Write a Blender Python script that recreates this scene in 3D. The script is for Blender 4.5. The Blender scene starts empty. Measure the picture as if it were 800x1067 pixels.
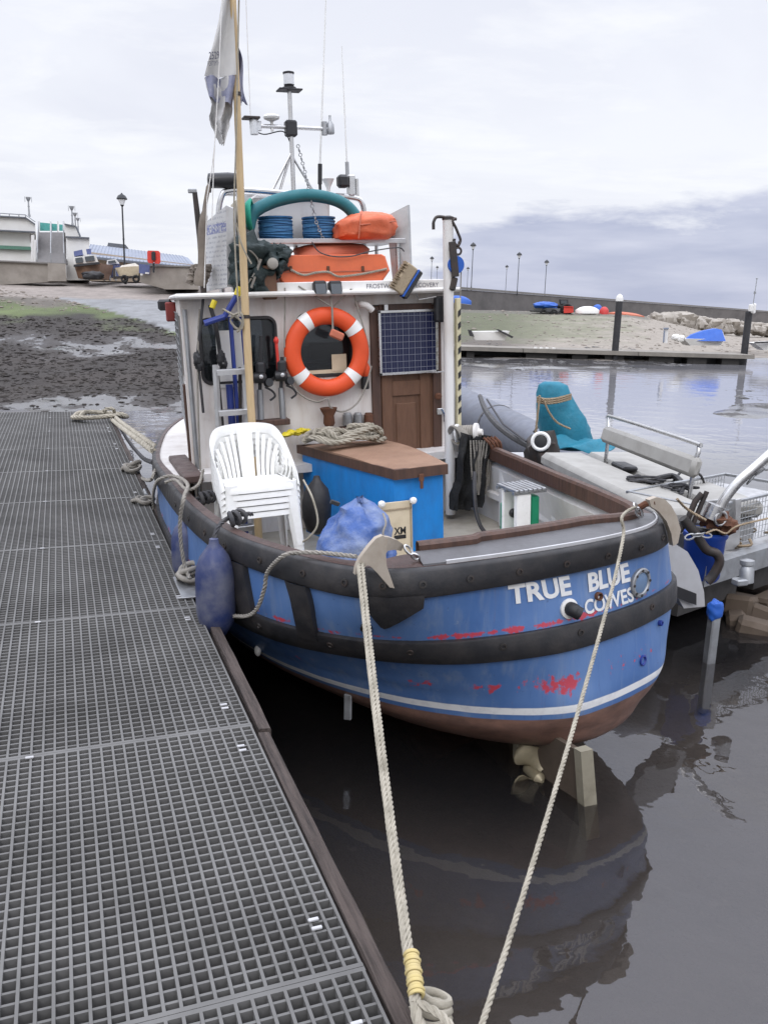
import bpy, bmesh, math, random
from mathutils import Vector, Matrix, noise as mnoise
R = math.radians
random.seed(7)
sc = bpy.context.scene
COL = sc.collection

# ------------------------------------------------------------------ camera (solved from the vanishing points)
F, PCX, PCY, CH = 887.0, 400.0, 533.5, 2.45
ROLL = math.atan(.0263)
PITCH = math.atan((PCY-(316.4+.0263*PCX))*math.cos(ROLL)/F)
YAW = R(20.8)
cam_d = bpy.data.cameras.new('camera'); cam = bpy.data.objects.new('camera', cam_d); COL.objects.link(cam)
cam_d.sensor_fit = 'VERTICAL'; cam_d.sensor_height = 36.0; cam_d.lens = 36.0*F/1067.0
cam_d.clip_start = .05; cam_d.clip_end = 6000
cam.matrix_world = (Matrix.Translation((0, 0, CH)) @ Matrix.Rotation(-YAW, 4, 'Z') @ Matrix.Rotation(R(90)-PITCH, 4, 'X')
                    @ Matrix.Rotation(ROLL, 4, 'Z'))
sc.camera = cam

def ray(x, y):
    u, v = x-PCX, -(y-PCY)
    c, s = math.cos(ROLL), math.sin(ROLL)
    u2, v2 = u*c-v*s, u*s+v*c
    cp, sp = math.cos(PITCH), math.sin(PITCH)
    return Vector((u2, F*cp+v2*sp, -F*sp+v2*cp))
def to_world(d):
    c, s = math.cos(YAW), math.sin(YAW)
    return Vector((d.x*c+d.y*s, -d.x*s+d.y*c, d.z))
def to_cam(w):
    c, s = math.cos(YAW), math.sin(YAW)
    return Vector((w[0]*c-w[1]*s, w[0]*s+w[1]*c, w[2]))
def gnd(x, y, z):                      # photo measurement -> point at height z
    d = to_world(ray(x, y)); return Vector((0, 0, CH))+d*((z-CH)/d.z)
def dep(x, y, d):                      # photo measurement -> point at distance d ahead
    r = ray(x, y); return to_world(r*(d/r.y))+Vector((0, 0, CH))
def cxd(xc, d, z=0.0):                 # metres right / metres ahead -> world
    w = to_world(Vector((xc, d, 0))); w.z = z; return w
def proj(p):
    p = to_cam(Vector(p)-Vector((0, 0, CH)))
    c, s = math.cos(PITCH), math.sin(PITCH)
    zf = p.y*c-p.z*s; v2 = p.y*s+p.z*c; u2 = p.x
    cr, sr = math.cos(ROLL), math.sin(ROLL)
    return (PCX+F*(u2*cr+v2*sr)/zf, PCY-F*(-u2*sr+v2*cr)/zf)

# the boat lies parallel to the pontoon and heels a little to port
TH, OX, OZ = R(3.2), 1.92, .9
HB = Matrix.Translation((OX, 0, OZ)) @ Matrix.Rotation(-TH, 4, 'Y') @ Matrix.Translation((0, 0, -OZ))
HBI = HB.inverted()
def b2w(p): return HB @ Vector(p)
def w2b(p): return HBI @ Vector(p)
def by(x, y, Y):
    d = to_world(ray(x, y)); return w2b(Vector((0, 0, CH))+d*(Y/d.y))
def bz(x, y, Z):
    n = HB.to_3x3() @ Vector((0, 0, 1)); o = b2w((0, 0, Z)); d = to_world(ray(x, y)); c = Vector((0, 0, CH))
    return w2b(c+d*(n.dot(o-c)/n.dot(d)))

# ------------------------------------------------------------------ materials
def nt(name):
    m = bpy.data.materials.new(name); m.use_nodes = True
    t = m.node_tree; b = t.nodes['Principled BSDF']; return m, t, b
def N(t, typ, **kw):
    n = t.nodes.new(typ)
    for k, v in kw.items():
        if k.startswith('i_'): n.inputs[k[2:].replace('_', ' ')].default_value = v
        else: setattr(n, k, v)
    return n
def rgb(c): return (c[0], c[1], c[2], 1)
def mixc(t, fac, a, b):
    n = t.nodes.new('ShaderNodeMix'); n.data_type = 'RGBA'
    for s, v in ((0, fac), (6, a), (7, b)):
        if hasattr(v, 'node'): t.links.new(v, n.inputs[s])
        else: n.inputs[s].default_value = v if s == 0 else rgb(v)
    return n.outputs[2]
def ramp(t, src, lo, hi, a=0.0, b=1.0):
    n = t.nodes.new('ShaderNodeMapRange'); t.links.new(src, n.inputs[0])
    n.inputs[1].default_value = lo; n.inputs[2].default_value = hi; n.inputs[3].default_value = a; n.inputs[4].default_value = b
    return n.outputs[0]
def noise(t, scale, detail=6, rough=.6, stretch=None, vec=None, dist=0.0):
    n = N(t, 'ShaderNodeTexNoise'); n.inputs['Scale'].default_value = scale; n.inputs['Detail'].default_value = detail
    n.inputs['Roughness'].default_value = rough; n.inputs['Distortion'].default_value = dist
    if vec is None:
        vec = t.nodes.new('ShaderNodeTexCoord').outputs['Object']
    if stretch:
        mp = N(t, 'ShaderNodeMapping'); mp.inputs['Scale'].default_value = stretch; t.links.new(vec, mp.inputs[0]); vec = mp.outputs[0]
    t.links.new(vec, n.inputs['Vector']); return n.outputs['Fac']
def math_(t, op, a, b=None, c=None):
    n = t.nodes.new('ShaderNodeMath'); n.operation = op
    for i, v in enumerate((a, b, c)):
        if v is None: continue
        if hasattr(v, 'node'): t.links.new(v, n.inputs[i])
        else: n.inputs[i].default_value = v
    return n.outputs[0]
def bump(t, b, h, strength=.3, dist=.01):
    n = N(t, 'ShaderNodeBump'); n.inputs['Strength'].default_value = strength; n.inputs['Distance'].default_value = dist
    t.links.new(h, n.inputs['Height']); t.links.new(n.outputs[0], b.inputs['Normal'])
def mat(name, c, rough=.6, metal=0.0, dirt=None, amount=.5, scale=6.0, bstr=.15, bdist=.004, bscale=None, stretch=None, spec=.4, sheen=0):
    m, t, b = nt(name)
    dirt = dirt or tuple(x*.45 for x in c)
    f = ramp(t, noise(t, scale, 8, .65, stretch), .42, .75, 0, amount)
    t.links.new(mixc(t, f, c, dirt), b.inputs['Base Color'])
    f2 = ramp(t, noise(t, scale*2.3, 4, .6, stretch), .3, .7, max(rough-.12, .03), min(rough+.12, 1))
    t.links.new(f2, b.inputs['Roughness'])
    b.inputs['Metallic'].default_value = metal; b.inputs['Specular IOR Level'].default_value = spec
    if bstr: bump(t, b, noise(t, bscale or scale*8, 6, .65, stretch), bstr, bdist)
    return m
MT = {}
def mk(key, *a, **k): MT[key] = mat(key, *a, **k)
mk('white_paint', (.72, .71, .69), .45, dirt=(.40, .34, .27), amount=.55, scale=3.5, stretch=(1, 1, .35))
mk('cabin_paint', (.72, .69, .665), .5, dirt=(.42, .33, .265), amount=.7, scale=5.5, stretch=(1.6, 1.6, .3), bstr=.3)
mk('white_plastic', (.80, .80, .78), .35, dirt=(.55, .53, .48), amount=.35, scale=9, bstr=.05)
mk('black_rubber', (.016, .016, .018), .5, dirt=(.06, .052, .048), amount=.6, scale=7, bstr=.35, spec=.4)
mk('black_plastic', (.02, .02, .022), .4, dirt=(.05, .05, .05), amount=.3)
mk('brown_wood', (.085, .045, .032), .55, dirt=(.028, .018, .015), amount=.8, scale=3, stretch=(9, 9, .9), bstr=.4)
mk('cap_wood', (.075, .046, .040), .5, dirt=(.022, .017, .016), amount=.85, scale=6, bstr=.5, bdist=.006)
mk('plank_wood', (.135, .068, .040), .6, dirt=(.07, .035, .02), amount=.7, scale=5, stretch=(6, 6, 1), bstr=.3)
mk('lid_brown', (.27, .165, .11), .6, dirt=(.15, .085, .055), amount=.7, scale=5, bstr=.2)
mk('blue_box', (.010, .205, .58), .5, dirt=(.02, .12, .34), amount=.7, scale=6, stretch=(1.5, 1.5, .6), bstr=.2)
mk('blue_bag', (.050, .105, .30), .65, dirt=(.30, .34, .41), amount=.9, scale=5, bstr=.7, bdist=.03, bscale=13)
mk('fender_blue', (.020, .032, .105), .45, dirt=(.20, .20, .215), amount=.8, scale=3.6, bstr=.2)
mk('orange', (.72, .085, .022), .5, dirt=(.50, .06, .02), amount=.5, scale=5, bstr=.08)
mk('orange_raft', (.72, .16, .065), .55, dirt=(.48, .12, .06), amount=.5, scale=6, bstr=.15)
mk('orange_pale', (.50, .15, .085), .65, dirt=(.28, .10, .07), amount=.6, scale=5)
mk('orange_bag', (.62, .14, .06), .6, dirt=(.36, .075, .035), amount=.7, scale=7, bstr=.5, bdist=.015, bscale=14)
mk('teal', (.016, .13, .155), .5, dirt=(.03, .20, .22), amount=.5, scale=8, bstr=.2)
mk('teal_cloth', (.014, .17, .25), .65, dirt=(.008, .10, .15), amount=.7, scale=5, bstr=.6, bdist=.02, bscale=11)
mk('blue_cord', (.025, .105, .24), .7, dirt=(.05, .19, .36), amount=.6, scale=20, bstr=.3)
mk('green_cord', (.02, .30, .20), .7)
mk('green_plastic', (.012, .24, .12), .45)
mk('rope', (.345, .315, .255), .9, dirt=(.15, .135, .10), amount=.9, scale=9, bstr=.5, bscale=120)
mk('rope_grey', (.27, .25, .22), .9, dirt=(.13, .12, .10), amount=.7, scale=14, bstr=.5, bscale=120)
mk('rope_dark', (.05, .05, .055), .9, dirt=(.10, .09, .08), amount=.5, scale=20, bstr=.4, bscale=90)
mk('rope_tan', (.30, .235, .16), .9, dirt=(.2, .12, .06), amount=.5, scale=20)
mk('rope_yellow', (.46, .37, .16), .9, dirt=(.40, .34, .22), amount=.5, scale=20)
mk('steel', (.55, .55, .55), .28, 1.0, dirt=(.35, .33, .31), amount=.5, scale=12, bstr=.05)
mk('galv', (.36, .37, .38), .5, .85, dirt=(.22, .21, .2), amount=.6, scale=9, bstr=.15)
mk('alu', (.50, .50, .50), .42, .8, dirt=(.30, .29, .28), amount=.6, scale=7, bstr=.12)
mk('rust', (.13, .055, .03), .85, dirt=(.05, .025, .018), amount=.7, scale=16, bstr=.5)
mk('dark_metal', (.045, .042, .04), .5, .5, dirt=(.10, .06, .045), amount=.5, scale=14)
mk('grating', (.138, .135, .130), .72, dirt=(.062, .060, .057), amount=.85, scale=2.2, bstr=.2, bscale=60)
mk('grating_under', (.225, .222, .217), .8, dirt=(.05, .05, .05), amount=.7, scale=3)
mk('old_timber', (.080, .062, .054), .9, dirt=(.014, .011, .010), amount=1.0, scale=5, stretch=(11, .6, 11), bstr=1.0, bdist=.012, bscale=7)
mk('anchor_grey', (.40, .35, .29), .6, .2, dirt=(.27, .22, .17), amount=.7, scale=9, bstr=.15)
mk('bamboo', (.56, .42, .24), .45, dirt=(.36, .25, .13), amount=.6, scale=5, stretch=(8, 8, .8), bstr=.1)
mk('flag_cloth', (.58, .57, .55), .9, dirt=(.42, .42, .44), amount=.5, scale=6, bstr=.4, bscale=40)
mk('flag_blue', (.25, .26, .36), .9, dirt=(.42, .42, .46), amount=.7, scale=18)
mk('deck_paint', (.40, .37, .31), .7, dirt=(.20, .17, .13), amount=.75, scale=4, bstr=.25)
mk('deck_white', (.62, .60, .58), .6, dirt=(.40, .36, .33), amount=.7, scale=5)
mk('cap_grey', (.10, .10, .105), .42, dirt=(.05, .045, .045), amount=.7, scale=5, bstr=.2)
mk('rib_grey', (.125, .135, .165), .5, dirt=(.10, .10, .11), amount=.6, scale=4, bstr=.1)
mk('cone_grey', (.44, .44, .45), .5, dirt=(.30, .29, .28), amount=.6, scale=5, bstr=.1)
mk('seat_grey', (.33, .32, .295), .6, dirt=(.20, .19, .17), amount=.6, scale=4, bstr=.12)
mk('blue_tub', (.010, .05, .30), .4, dirt=(.02, .05, .2), amount=.5)
mk('blue_frame', (.02, .04, .22), .45, dirt=(.05, .06, .14), amount=.5)
mk('net_black', (.012, .012, .012), .9, dirt=(.03, .03, .03), amount=.7, scale=30, bstr=.7, bscale=60)
mk('tarp_green', (.012, .022, .022), .6, dirt=(.03, .05, .05), amount=.7, scale=8, bstr=.7, bdist=.03, bscale=14)
mk('tan_cloth', (.20, .17, .14), .85, dirt=(.10, .08, .07), amount=.7)
mk('cream', (.62, .53, .38), .6, dirt=(.42, .33, .22), amount=.5, scale=8)
mk('yellow', (.62, .50, .03), .5)
mk('letter_white', (.74, .74, .73), .5, dirt=(.50, .50, .52), amount=.5, scale=25)
mk('letter_black', (.02, .02, .022), .6)
mk('letter_grey', (.10, .10, .13), .8)
mk('letter_blue', (.05, .08, .26), .6)
mk('concrete', (.30, .27, .235), .85, dirt=(.15, .13, .11), amount=.7, scale=1.2, bstr=.3, bscale=8)
mk('sea_wall', (.135, .125, .12), .9, dirt=(.065, .062, .06), amount=.8, scale=.25, stretch=(1, 1, 2), bstr=.2)
mk('wall_cap', (.20, .19, .18), .9, dirt=(.12, .11, .10), amount=.6, scale=.3)
mk('render_white', (.72, .71, .68), .7, dirt=(.52, .49, .45), amount=.4, scale=1)
mk('render_cream', (.42, .34, .26), .8, dirt=(.3, .24, .18), amount=.5, scale=.6)
mk('roof_blue', (.20, .225, .28), .5, dirt=(.15, .165, .20), amount=.6, scale=.4)
mk('roof_dark', (.13, .14, .16), .6)
mk('green_paint', (.10, .22, .16), .6)
mk('teal_panel', (.10, .38, .34), .5)
mk('stair', (.30, .29, .29), .8, dirt=(.2, .2, .2))
mk('red_paint', (.62, .05, .035), .5)
mk('red_boat', (.50, .035, .03), .5)
mk('rock', (.34, .31, .27), .9, dirt=(.13, .11, .095), amount=.8, scale=.7, bstr=.7, bdist=.1, bscale=2)
mk('stone_dark', (.10, .075, .055), .9, dirt=(.05, .04, .03), amount=.7, scale=4, bstr=.4)
mk('lamp_black', (.02, .022, .025), .5)
mk('pile_black', (.022, .022, .025), .6, dirt=(.06, .055, .05), amount=.5, scale=2)
mk('jetty_wood', (.24, .22, .19), .85, dirt=(.12, .11, .10), amount=.7, scale=1)
mk('jetty_float', (.05, .047, .045), .8)
mk('tarp_blue', (.02, .10, .42), .5, dirt=(.015, .06, .28), amount=.5, scale=2, bstr=.4, bscale=3)
mk('brown_hull', (.22, .13, .085), .6, dirt=(.12, .07, .05), amount=.6, scale=1)
mk('tyre', (.02, .02, .02), .8)
mk('sign_blue', (.10, .12, .25), .6)
mk('deadlight_blue', (.10, .18, .32), .5, dirt=(.2, .22, .22), amount=.6)
mk('prop_bronze', (.34, .29, .19), .5, .4, dirt=(.12, .11, .08), amount=.7)
mk('rudder_grey', (.27, .245, .185), .8, dirt=(.13, .11, .075), amount=.7)
mk('bristle', (.36, .29, .20), .9, dirt=(.2, .15, .1), amount=.6, scale=60, bstr=.8, bscale=120)
mk('side_light_red', (.26, .04, .035), .5, dirt=(.12, .05, .045), amount=.6)
mk('lens', (.80, .82, .84), .15)
mk('stripe_cream', (.60, .55, .36), .5)

def glass_mat(name, c, rough=.04, mixf=.75):
    m, t, b = nt(name)
    b.inputs['Base Color'].default_value = rgb(c); b.inputs['Roughness'].default_value = rough
    b.inputs['Specular IOR Level'].default_value = .8
    tr = N(t, 'ShaderNodeBsdfTransparent'); tr.inputs[0].default_value = (.75, .78, .8, 1)
    mx = N(t, 'ShaderNodeMixShader'); mx.inputs[0].default_value = mixf
    t.links.new(tr.outputs[0], mx.inputs[1]); t.links.new(b.outputs[0], mx.inputs[2])
    t.links.new(mx.outputs[0], t.nodes['Material Output'].inputs[0]); MT[name] = m
glass_mat('glass', (.012, .014, .016), .05, .42)
glass_mat('far_glass', (.05, .06, .07), .1, .95)

# hull paint: blue topsides, faded and scuffed to the red below, white boot line, brown antifouling
def hull_mat():
    m, t, b = nt('hull_paint')
    oc = t.nodes.new('ShaderNodeTexCoord').outputs['Object']
    sx = N(t, 'ShaderNodeSeparateXYZ'); t.links.new(oc, sx.inputs[0]); z = sx.outputs[2]; x = sx.outputs[0]
    f = ramp(t, noise(t, 1.3, 5, .6, (1.6, 1.6, .45), oc), .35, .7)
    blue = mixc(t, f, (.056, .132, .322), (.124, .215, .41))
    st = ramp(t, noise(t, 7, 5, .6, (2.2, 2.2, .16), oc), .52, .80, 0, .55)      # runs down the side
    blue = mixc(t, st, blue, (.24, .29, .37))
    st2 = ramp(t, noise(t, 9, 5, .65, (2.0, 2.0, .22), oc), .60, .78, 0, .5)
    blue = mixc(t, st2, blue, (.03, .065, .19))
    st3 = ramp(t, noise(t, 26, 3, .5, (1.6, 1.6, .10), oc), .66, .80, 0, .5)      # thin rust runs
    blue = mixc(t, math_(t, 'MULTIPLY', st3, ramp(t, noise(t, 2.5, 2, .5, None, oc), .48, .60)), blue, (.17, .12, .10))
    ch = ramp(t, noise(t, 30, 4, .65, (1, 1, 1), oc), .68, .71, 0, .6)
    blue = mixc(t, ch, blue, (.05, .075, .16))
    # red primer where the blue has rubbed off: a band above the strake and a patch low on the quarter
    n1 = noise(t, 15, 9, .72, (.9, .9, .62), oc); n2 = noise(t, 4.5, 3, .55, (1, 1, .8), oc)
    def band(c, w, gain):
        d = math_(t, 'ABSOLUTE', math_(t, 'SUBTRACT', z, c))
        return ramp(t, d, 0, w, gain, -.25)
    s = math_(t, 'MAXIMUM', band(.955, .05, .125), band(.62, .14, .055))
    xm = ramp(t, math_(t, 'ABSOLUTE', math_(t, 'SUBTRACT', x, .45)), .25, 1.1, .03, -.05)
    sc_ = math_(t, 'ADD', math_(t, 'ADD', n1, math_(t, 'MULTIPLY', math_(t, 'SUBTRACT', n2, .5), .62)), math_(t, 'ADD', s, xm))
    red = ramp(t, sc_, .608, .655, 0, .85)
    col = mixc(t, red, blue, (.52, .035, .035))
    pw = ramp(t, noise(t, 16, 4, .6, None, oc), .70, .76, 0, .35)
    col = mixc(t, pw, col, (.35, .38, .42))
    wn = math_(t, 'MULTIPLY', math_(t, 'SUBTRACT', noise(t, 6, 3, .5, None, oc), .5), .008)
    zz = math_(t, 'ADD', z, wn)
    below = ramp(t, zz, .414, .418, 1, 0)
    brown = mixc(t, ramp(t, noise(t, 6, 7, .7, (1, 1, 2.2), oc), .35, .7), (.21, .115, .085), (.085, .05, .04))
    line = math_(t, 'MULTIPLY', ramp(t, zz, .445, .449), ramp(t, zz, .488, .492, 1, 0))
    wl = mixc(t, ramp(t, noise(t, 12, 6, .7, None, oc), .45, .75, 0, .5), (.74, .74, .74), (.36, .36, .40))
    col = mixc(t, below, mixc(t, line, col, wl), brown)
    t.links.new(col, b.inputs['Base Color'])
    t.links.new(ramp(t, noise(t, 5, 5, .6, None, oc), .3, .7, .33, .55), b.inputs['Roughness'])
    bump(t, b, noise(t, 5, 6, .6, None, oc), .25, .012)
    MT['hull'] = m
hull_mat()

def strip_mat(name, base, alt, axis, pitch, duty=.5, rough=.6, off=0.0):   # regular bands in object space
    m, t, b = nt(name)
    oc = t.nodes.new('ShaderNodeTexCoord').outputs['Object']
    sx = N(t, 'ShaderNodeSeparateXYZ'); t.links.new(oc, sx.inputs[0])
    fr = math_(t, 'FRACT', math_(t, 'DIVIDE', math_(t, 'ADD', sx.outputs[axis], off+100*pitch), pitch))
    k = math_(t, 'LESS_THAN', fr, duty)
    t.links.new(mixc(t, k, base, alt), b.inputs['Base Color']); b.inputs['Roughness'].default_value = rough
    MT[name] = m
strip_mat('reel_wind', (.03, .12, .26), (.055, .20, .38), 2, .012, .5, .7)

def solar_mat():
    m, t, b = nt('solar_cells')
    oc = t.nodes.new('ShaderNodeTexCoord').outputs['Object']
    sx = N(t, 'ShaderNodeSeparateXYZ'); t.links.new(oc, sx.inputs[0])
    def ln(ax, p, w, o): 
        fr = math_(t, 'FRACT', math_(t, 'DIVIDE', math_(t, 'ADD', sx.outputs[ax], 10*p+o), p)); return math_(t, 'LESS_THAN', fr, w)
    g = math_(t, 'MAXIMUM', ln(0, .0505, .06, 0), ln(2, .0505, .06, 0))
    col = mixc(t, math_(t, 'MULTIPLY', g, .45), (.010, .013, .045), (.40, .42, .48))
    col = mixc(t, math_(t, 'MULTIPLY', ln(0, .0505, .02, .0255), .35), col, (.35, .38, .45))
    t.links.new(col, b.inputs['Base Color']); b.inputs['Roughness'].default_value = .2
    b.inputs['Specular IOR Level'].default_value = .35
    MT['solar'] = m
solar_mat()
def board_mat():
    m, t, b = nt('notice_board')
    oc = t.nodes.new('ShaderNodeTexCoord').outputs['Object']
    sx = N(t, 'ShaderNodeSeparateXYZ'); t.links.new(oc, sx.inputs[0]); z = sx.outputs[2]
    fr = math_(t, 'FRACT', math_(t, 'DIVIDE', math_(t, 'ADD', z, 10.0), .034))
    rows = math_(t, 'LESS_THAN', fr, .42)
    words = ramp(t, noise(t, 38, 2, .5, (1, 1, .9), oc), .46, .52)
    k = math_(t, 'MULTIPLY', math_(t, 'MULTIPLY', rows, words), .6)
    col = mixc(t, k, (.56, .56, .56), (.26, .27, .31))
    hd = math_(t, 'MULTIPLY', ramp(t, z, .13, .132), ramp(t, z, .20, .202, 1, 0))
    col = mixc(t, math_(t, 'MULTIPLY', hd, ramp(t, noise(t, 60, 2, .5, None, oc), .45, .5)), col, (.16, .18, .36))
    t.links.new(mixc(t, ramp(t, noise(t, 6, 5), .5, .8, 0, .5), col, (.36, .33, .30)), b.inputs['Base Color']); b.inputs['Roughness'].default_value = .5
    MT['board'] = m
board_mat()

# ------------------------------------------------------------------ mesh builder
class MB:
    def __init__(s): s.v = []; s.f = []
    def add(s, vs, fs):
        o = len(s.v); s.v += [Vector(p) for p in vs]; s.f += [tuple(i+o for i in q) for q in fs]; return s
    def box(s, c, d, rot=None, ch=.0, taper=None):
        hx, hy, hz = d[0]/2, d[1]/2, d[2]/2; c = Vector(c)
        ch = min(ch, hx*.9, hy*.9, hz*.9)
        if ch <= 0:
            vs = [Vector((x, y, z)) for x in (-hx, hx) for y in (-hy, hy) for z in (-hz, hz)]
            fs = [(0, 1, 3, 2), (4, 6, 7, 5), (0, 4, 5, 1), (2, 3, 7, 6), (0, 2, 6, 4), (1, 5, 7, 3)]
        else:
            vs = []; idx = {}
            for sx in (-1, 1):
                for sy in (-1, 1):
                    for sz in (-1, 1):
                        for a in range(3):
                            p = [sx*(hx-ch), sy*(hy-ch), sz*(hz-ch)]; p[a] += (sx, sy, sz)[a]*ch
                            idx[(sx, sy, sz, a)] = len(vs); vs.append(Vector(p))
            fs = []
            for a in range(3):
                u, w = [(1, 2), (2, 0), (0, 1)][a]
                for sg in (-1, 1):
                    q = []
                    for (p1, p2) in ((-1, -1), (1, -1), (1, 1), (-1, 1)):
                        k = [0, 0, 0]; k[a] = sg; k[u] = p1; k[w] = p2; q.append(idx[(*k, a)])
                    fs.append(tuple(q) if sg > 0 else tuple(q[::-1]))
            for a in range(3):
                u, w = [(1, 2), (2, 0), (0, 1)][a]
                for s1 in (-1, 1):
                    for s2 in (-1, 1):
                        k0 = [0, 0, 0]; k0[a] = -1; k0[u] = s1; k0[w] = s2; k1 = list(k0); k1[a] = 1
                        q = (idx[(*k0, u)], idx[(*k1, u)], idx[(*k1, w)], idx[(*k0, w)])
                        fs.append(q if s1*s2 < 0 else q[::-1])
            for sx in (-1, 1):
                for sy in (-1, 1):
                    for sz in (-1, 1):
                        q = tuple(idx[(sx, sy, sz, a)] for a in range(3)); fs.append(q if sx*sy*sz > 0 else q[::-1])
        if taper: vs = [Vector((p.x*(taper if p.z > 0 else 1), p.y*(taper if p.z > 0 else 1), p.z)) for p in vs]
        if rot is not None:
            if not isinstance(rot, Matrix): rot = Matrix.Rotation(rot[2], 3, 'Z') @ Matrix.Rotation(rot[1], 3, 'Y') @ Matrix.Rotation(rot[0], 3, 'X')
            vs = [rot @ p for p in vs]
        return s.add([c+p for p in vs], fs)
    def frames(s, pts, closed=False):
        pts = [Vector(p) for p in pts]; n = len(pts); T = []
        for i in range(n):
            a = pts[i-1] if (i > 0 or closed) else pts[i]; b = pts[(i+1) % n] if (i < n-1 or closed) else pts[i]
            d = b-a; T.append(d.normalized() if d.length > 1e-9 else Vector((0, 0, 1)))
        up = Vector((0, 0, 1)) if abs(T[0].z) < .95 else Vector((1, 0, 0))
        nn = (up-T[0]*up.dot(T[0])).normalized(); fr = []
        for i in range(n):
            nn = nn-T[i]*nn.dot(T[i]); nn = nn.normalized() if nn.length > 1e-6 else T[i].orthogonal().normalized()
            fr.append((pts[i], T[i], nn.copy(), T[i].cross(nn)))
        return fr
    def tube(s, pts, r, n=8, closed=False, flat=(1, 1)):
        fr = s.frames(pts, closed); m = len(fr); vs = []; fs = []
        for i, (p, t, a, b) in enumerate(fr):
            rr = r[i] if isinstance(r, (list, tuple)) else r
            for k in range(n):
                w = 2*math.pi*k/n; vs.append(p+a*(math.cos(w)*rr*flat[0])+b*(math.sin(w)*rr*flat[1]))
        for i in range(m if closed else m-1):
            j = (i+1) % m
            for k in range(n):
                l = (k+1) % n; fs.append((i*n+k, i*n+l, j*n+l, j*n+k))
        if not closed: fs += [tuple(range(n))[::-1], tuple((m-1)*n+k for k in range(n))]
        return s.add(vs, fs)
    def rope(s, pts, r, lay=None, strands=3, n=5, step=None, closed=False):
        lay = lay or r*7; pts = resample(smooth(pts, 6, closed), step or lay/7, closed); fr = s.frames(pts, closed)
        for k in range(strands):
            q = []; L = 0.0
            for i, (p, t, a, b) in enumerate(fr):
                if i: L += (p-fr[i-1][0]).length
                w = 2*math.pi*(L/lay+k/strands); q.append(p+a*(math.cos(w)*r*.52)+b*(math.sin(w)*r*.52))
            s.tube(q, r*.56, n, closed)
        return s
    def lathe(s, prof, c=(0, 0, 0), axis=(0, 0, 1), n=20):
        c = Vector(c); ax = Vector(axis).normalized(); q = ax.to_track_quat('Z', 'Y').to_matrix(); vs = []; fs = []
        for r, h in prof:
            for k in range(n):
                w = 2*math.pi*k/n; vs.append(c+q @ Vector((math.cos(w)*r, math.sin(w)*r, h)))
        m = len(prof)
        for i in range(m-1):
            for k in range(n):
                l = (k+1) % n; fs.append((i*n+k, i*n+l, (i+1)*n+l, (i+1)*n+k))
        fs += [tuple(range(n))[::-1], tuple((m-1)*n+k for k in range(n))]
        return s.add(vs, fs)
    def cyl(s, a, b, r, n=12, r2=None):
        return s.tube([a, b], [r, r if r2 is None else r2], n)
    def torus(s, c, Rr, r, axis=(0, 1, 0), n=40, m=14, flat=(1, 1)):
        q = Vector(axis).normalized().to_track_quat('Z', 'Y').to_matrix(); c = Vector(c)
        vs = []; fs = []
        for i in range(n):
            w = 2*math.pi*i/n; d = Vector((math.cos(w), math.sin(w), 0))
            for k in range(m):
                a = 2*math.pi*k/m; vs.append(c+q @ (d*(Rr+r*flat[0]*math.cos(a))+Vector((0, 0, r*flat[1]*math.sin(a)))))
        for i in range(n):
            j = (i+1) % n
            for k in range(m):
                l = (k+1) % m; fs.append((i*m+k, j*m+k, j*m+l, i*m+l))
        return s.add(vs, fs)
    def loft(s, rings, closed=True, cap=True):
        n = len(rings[0]); vs = [p for r in rings for p in r]; fs = []
        for i in range(len(rings)-1):
            for k in range(n if closed else n-1):
                l = (k+1) % n; fs.append((i*n+k, i*n+l, (i+1)*n+l, (i+1)*n+k))
        if cap and closed: fs += [tuple(range(n))[::-1], tuple((len(rings)-1)*n+k for k in range(n))]
        return s.add(vs, fs)
    def prism(s, pts, ext):                # planar outline (3-D points) pushed along ext
        e = Vector(ext); n = len(pts); vs = [Vector(p) for p in pts]+[Vector(p)+e for p in pts]
        return s.add(vs, [tuple(range(n))[::-1], tuple(range(n, 2*n))]+[(i, (i+1) % n, (i+1) % n+n, i+n) for i in range(n)])
    def blob(s, c, r, amp=.1, freq=2.0, nu=28, nv=18, seed=0, power=1.0, flatbot=None):
        c = Vector(c); vs = []; fs = []
        for j in range(nv+1):
            v = math.pi*j/nv
            for i in range(nu):
                u = 2*math.pi*i/nu; d = Vector((math.sin(v)*math.cos(u), math.sin(v)*math.sin(u), math.cos(v)))
                if power != 1: d = Vector([math.copysign(abs(q)**power, q) for q in d])
                k = 1+amp*mnoise.fractal(d*freq+Vector((seed*7.1, seed*3.3, 0)), 1, 2, 4)
                p = Vector((d.x*r[0]*k, d.y*r[1]*k, d.z*r[2]*k))
                if flatbot is not None: p.z = max(p.z, -r[2]*flatbot)
                vs.append(c+p)
        for j in range(nv):
            for i in range(nu):
                l = (i+1) % nu; fs.append((j*nu+i, (j+1)*nu+i, (j+1)*nu+l, j*nu+l))
        return s.add(vs, fs)
    def grid(s, fn, nu, nv):
        vs = [fn(i/nu, j/nv) for j in range(nv+1) for i in range(nu+1)]
        return s.add(vs, [(j*(nu+1)+i, j*(nu+1)+i+1, (j+1)*(nu+1)+i+1, (j+1)*(nu+1)+i) for j in range(nv) for i in range(nu)])
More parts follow.
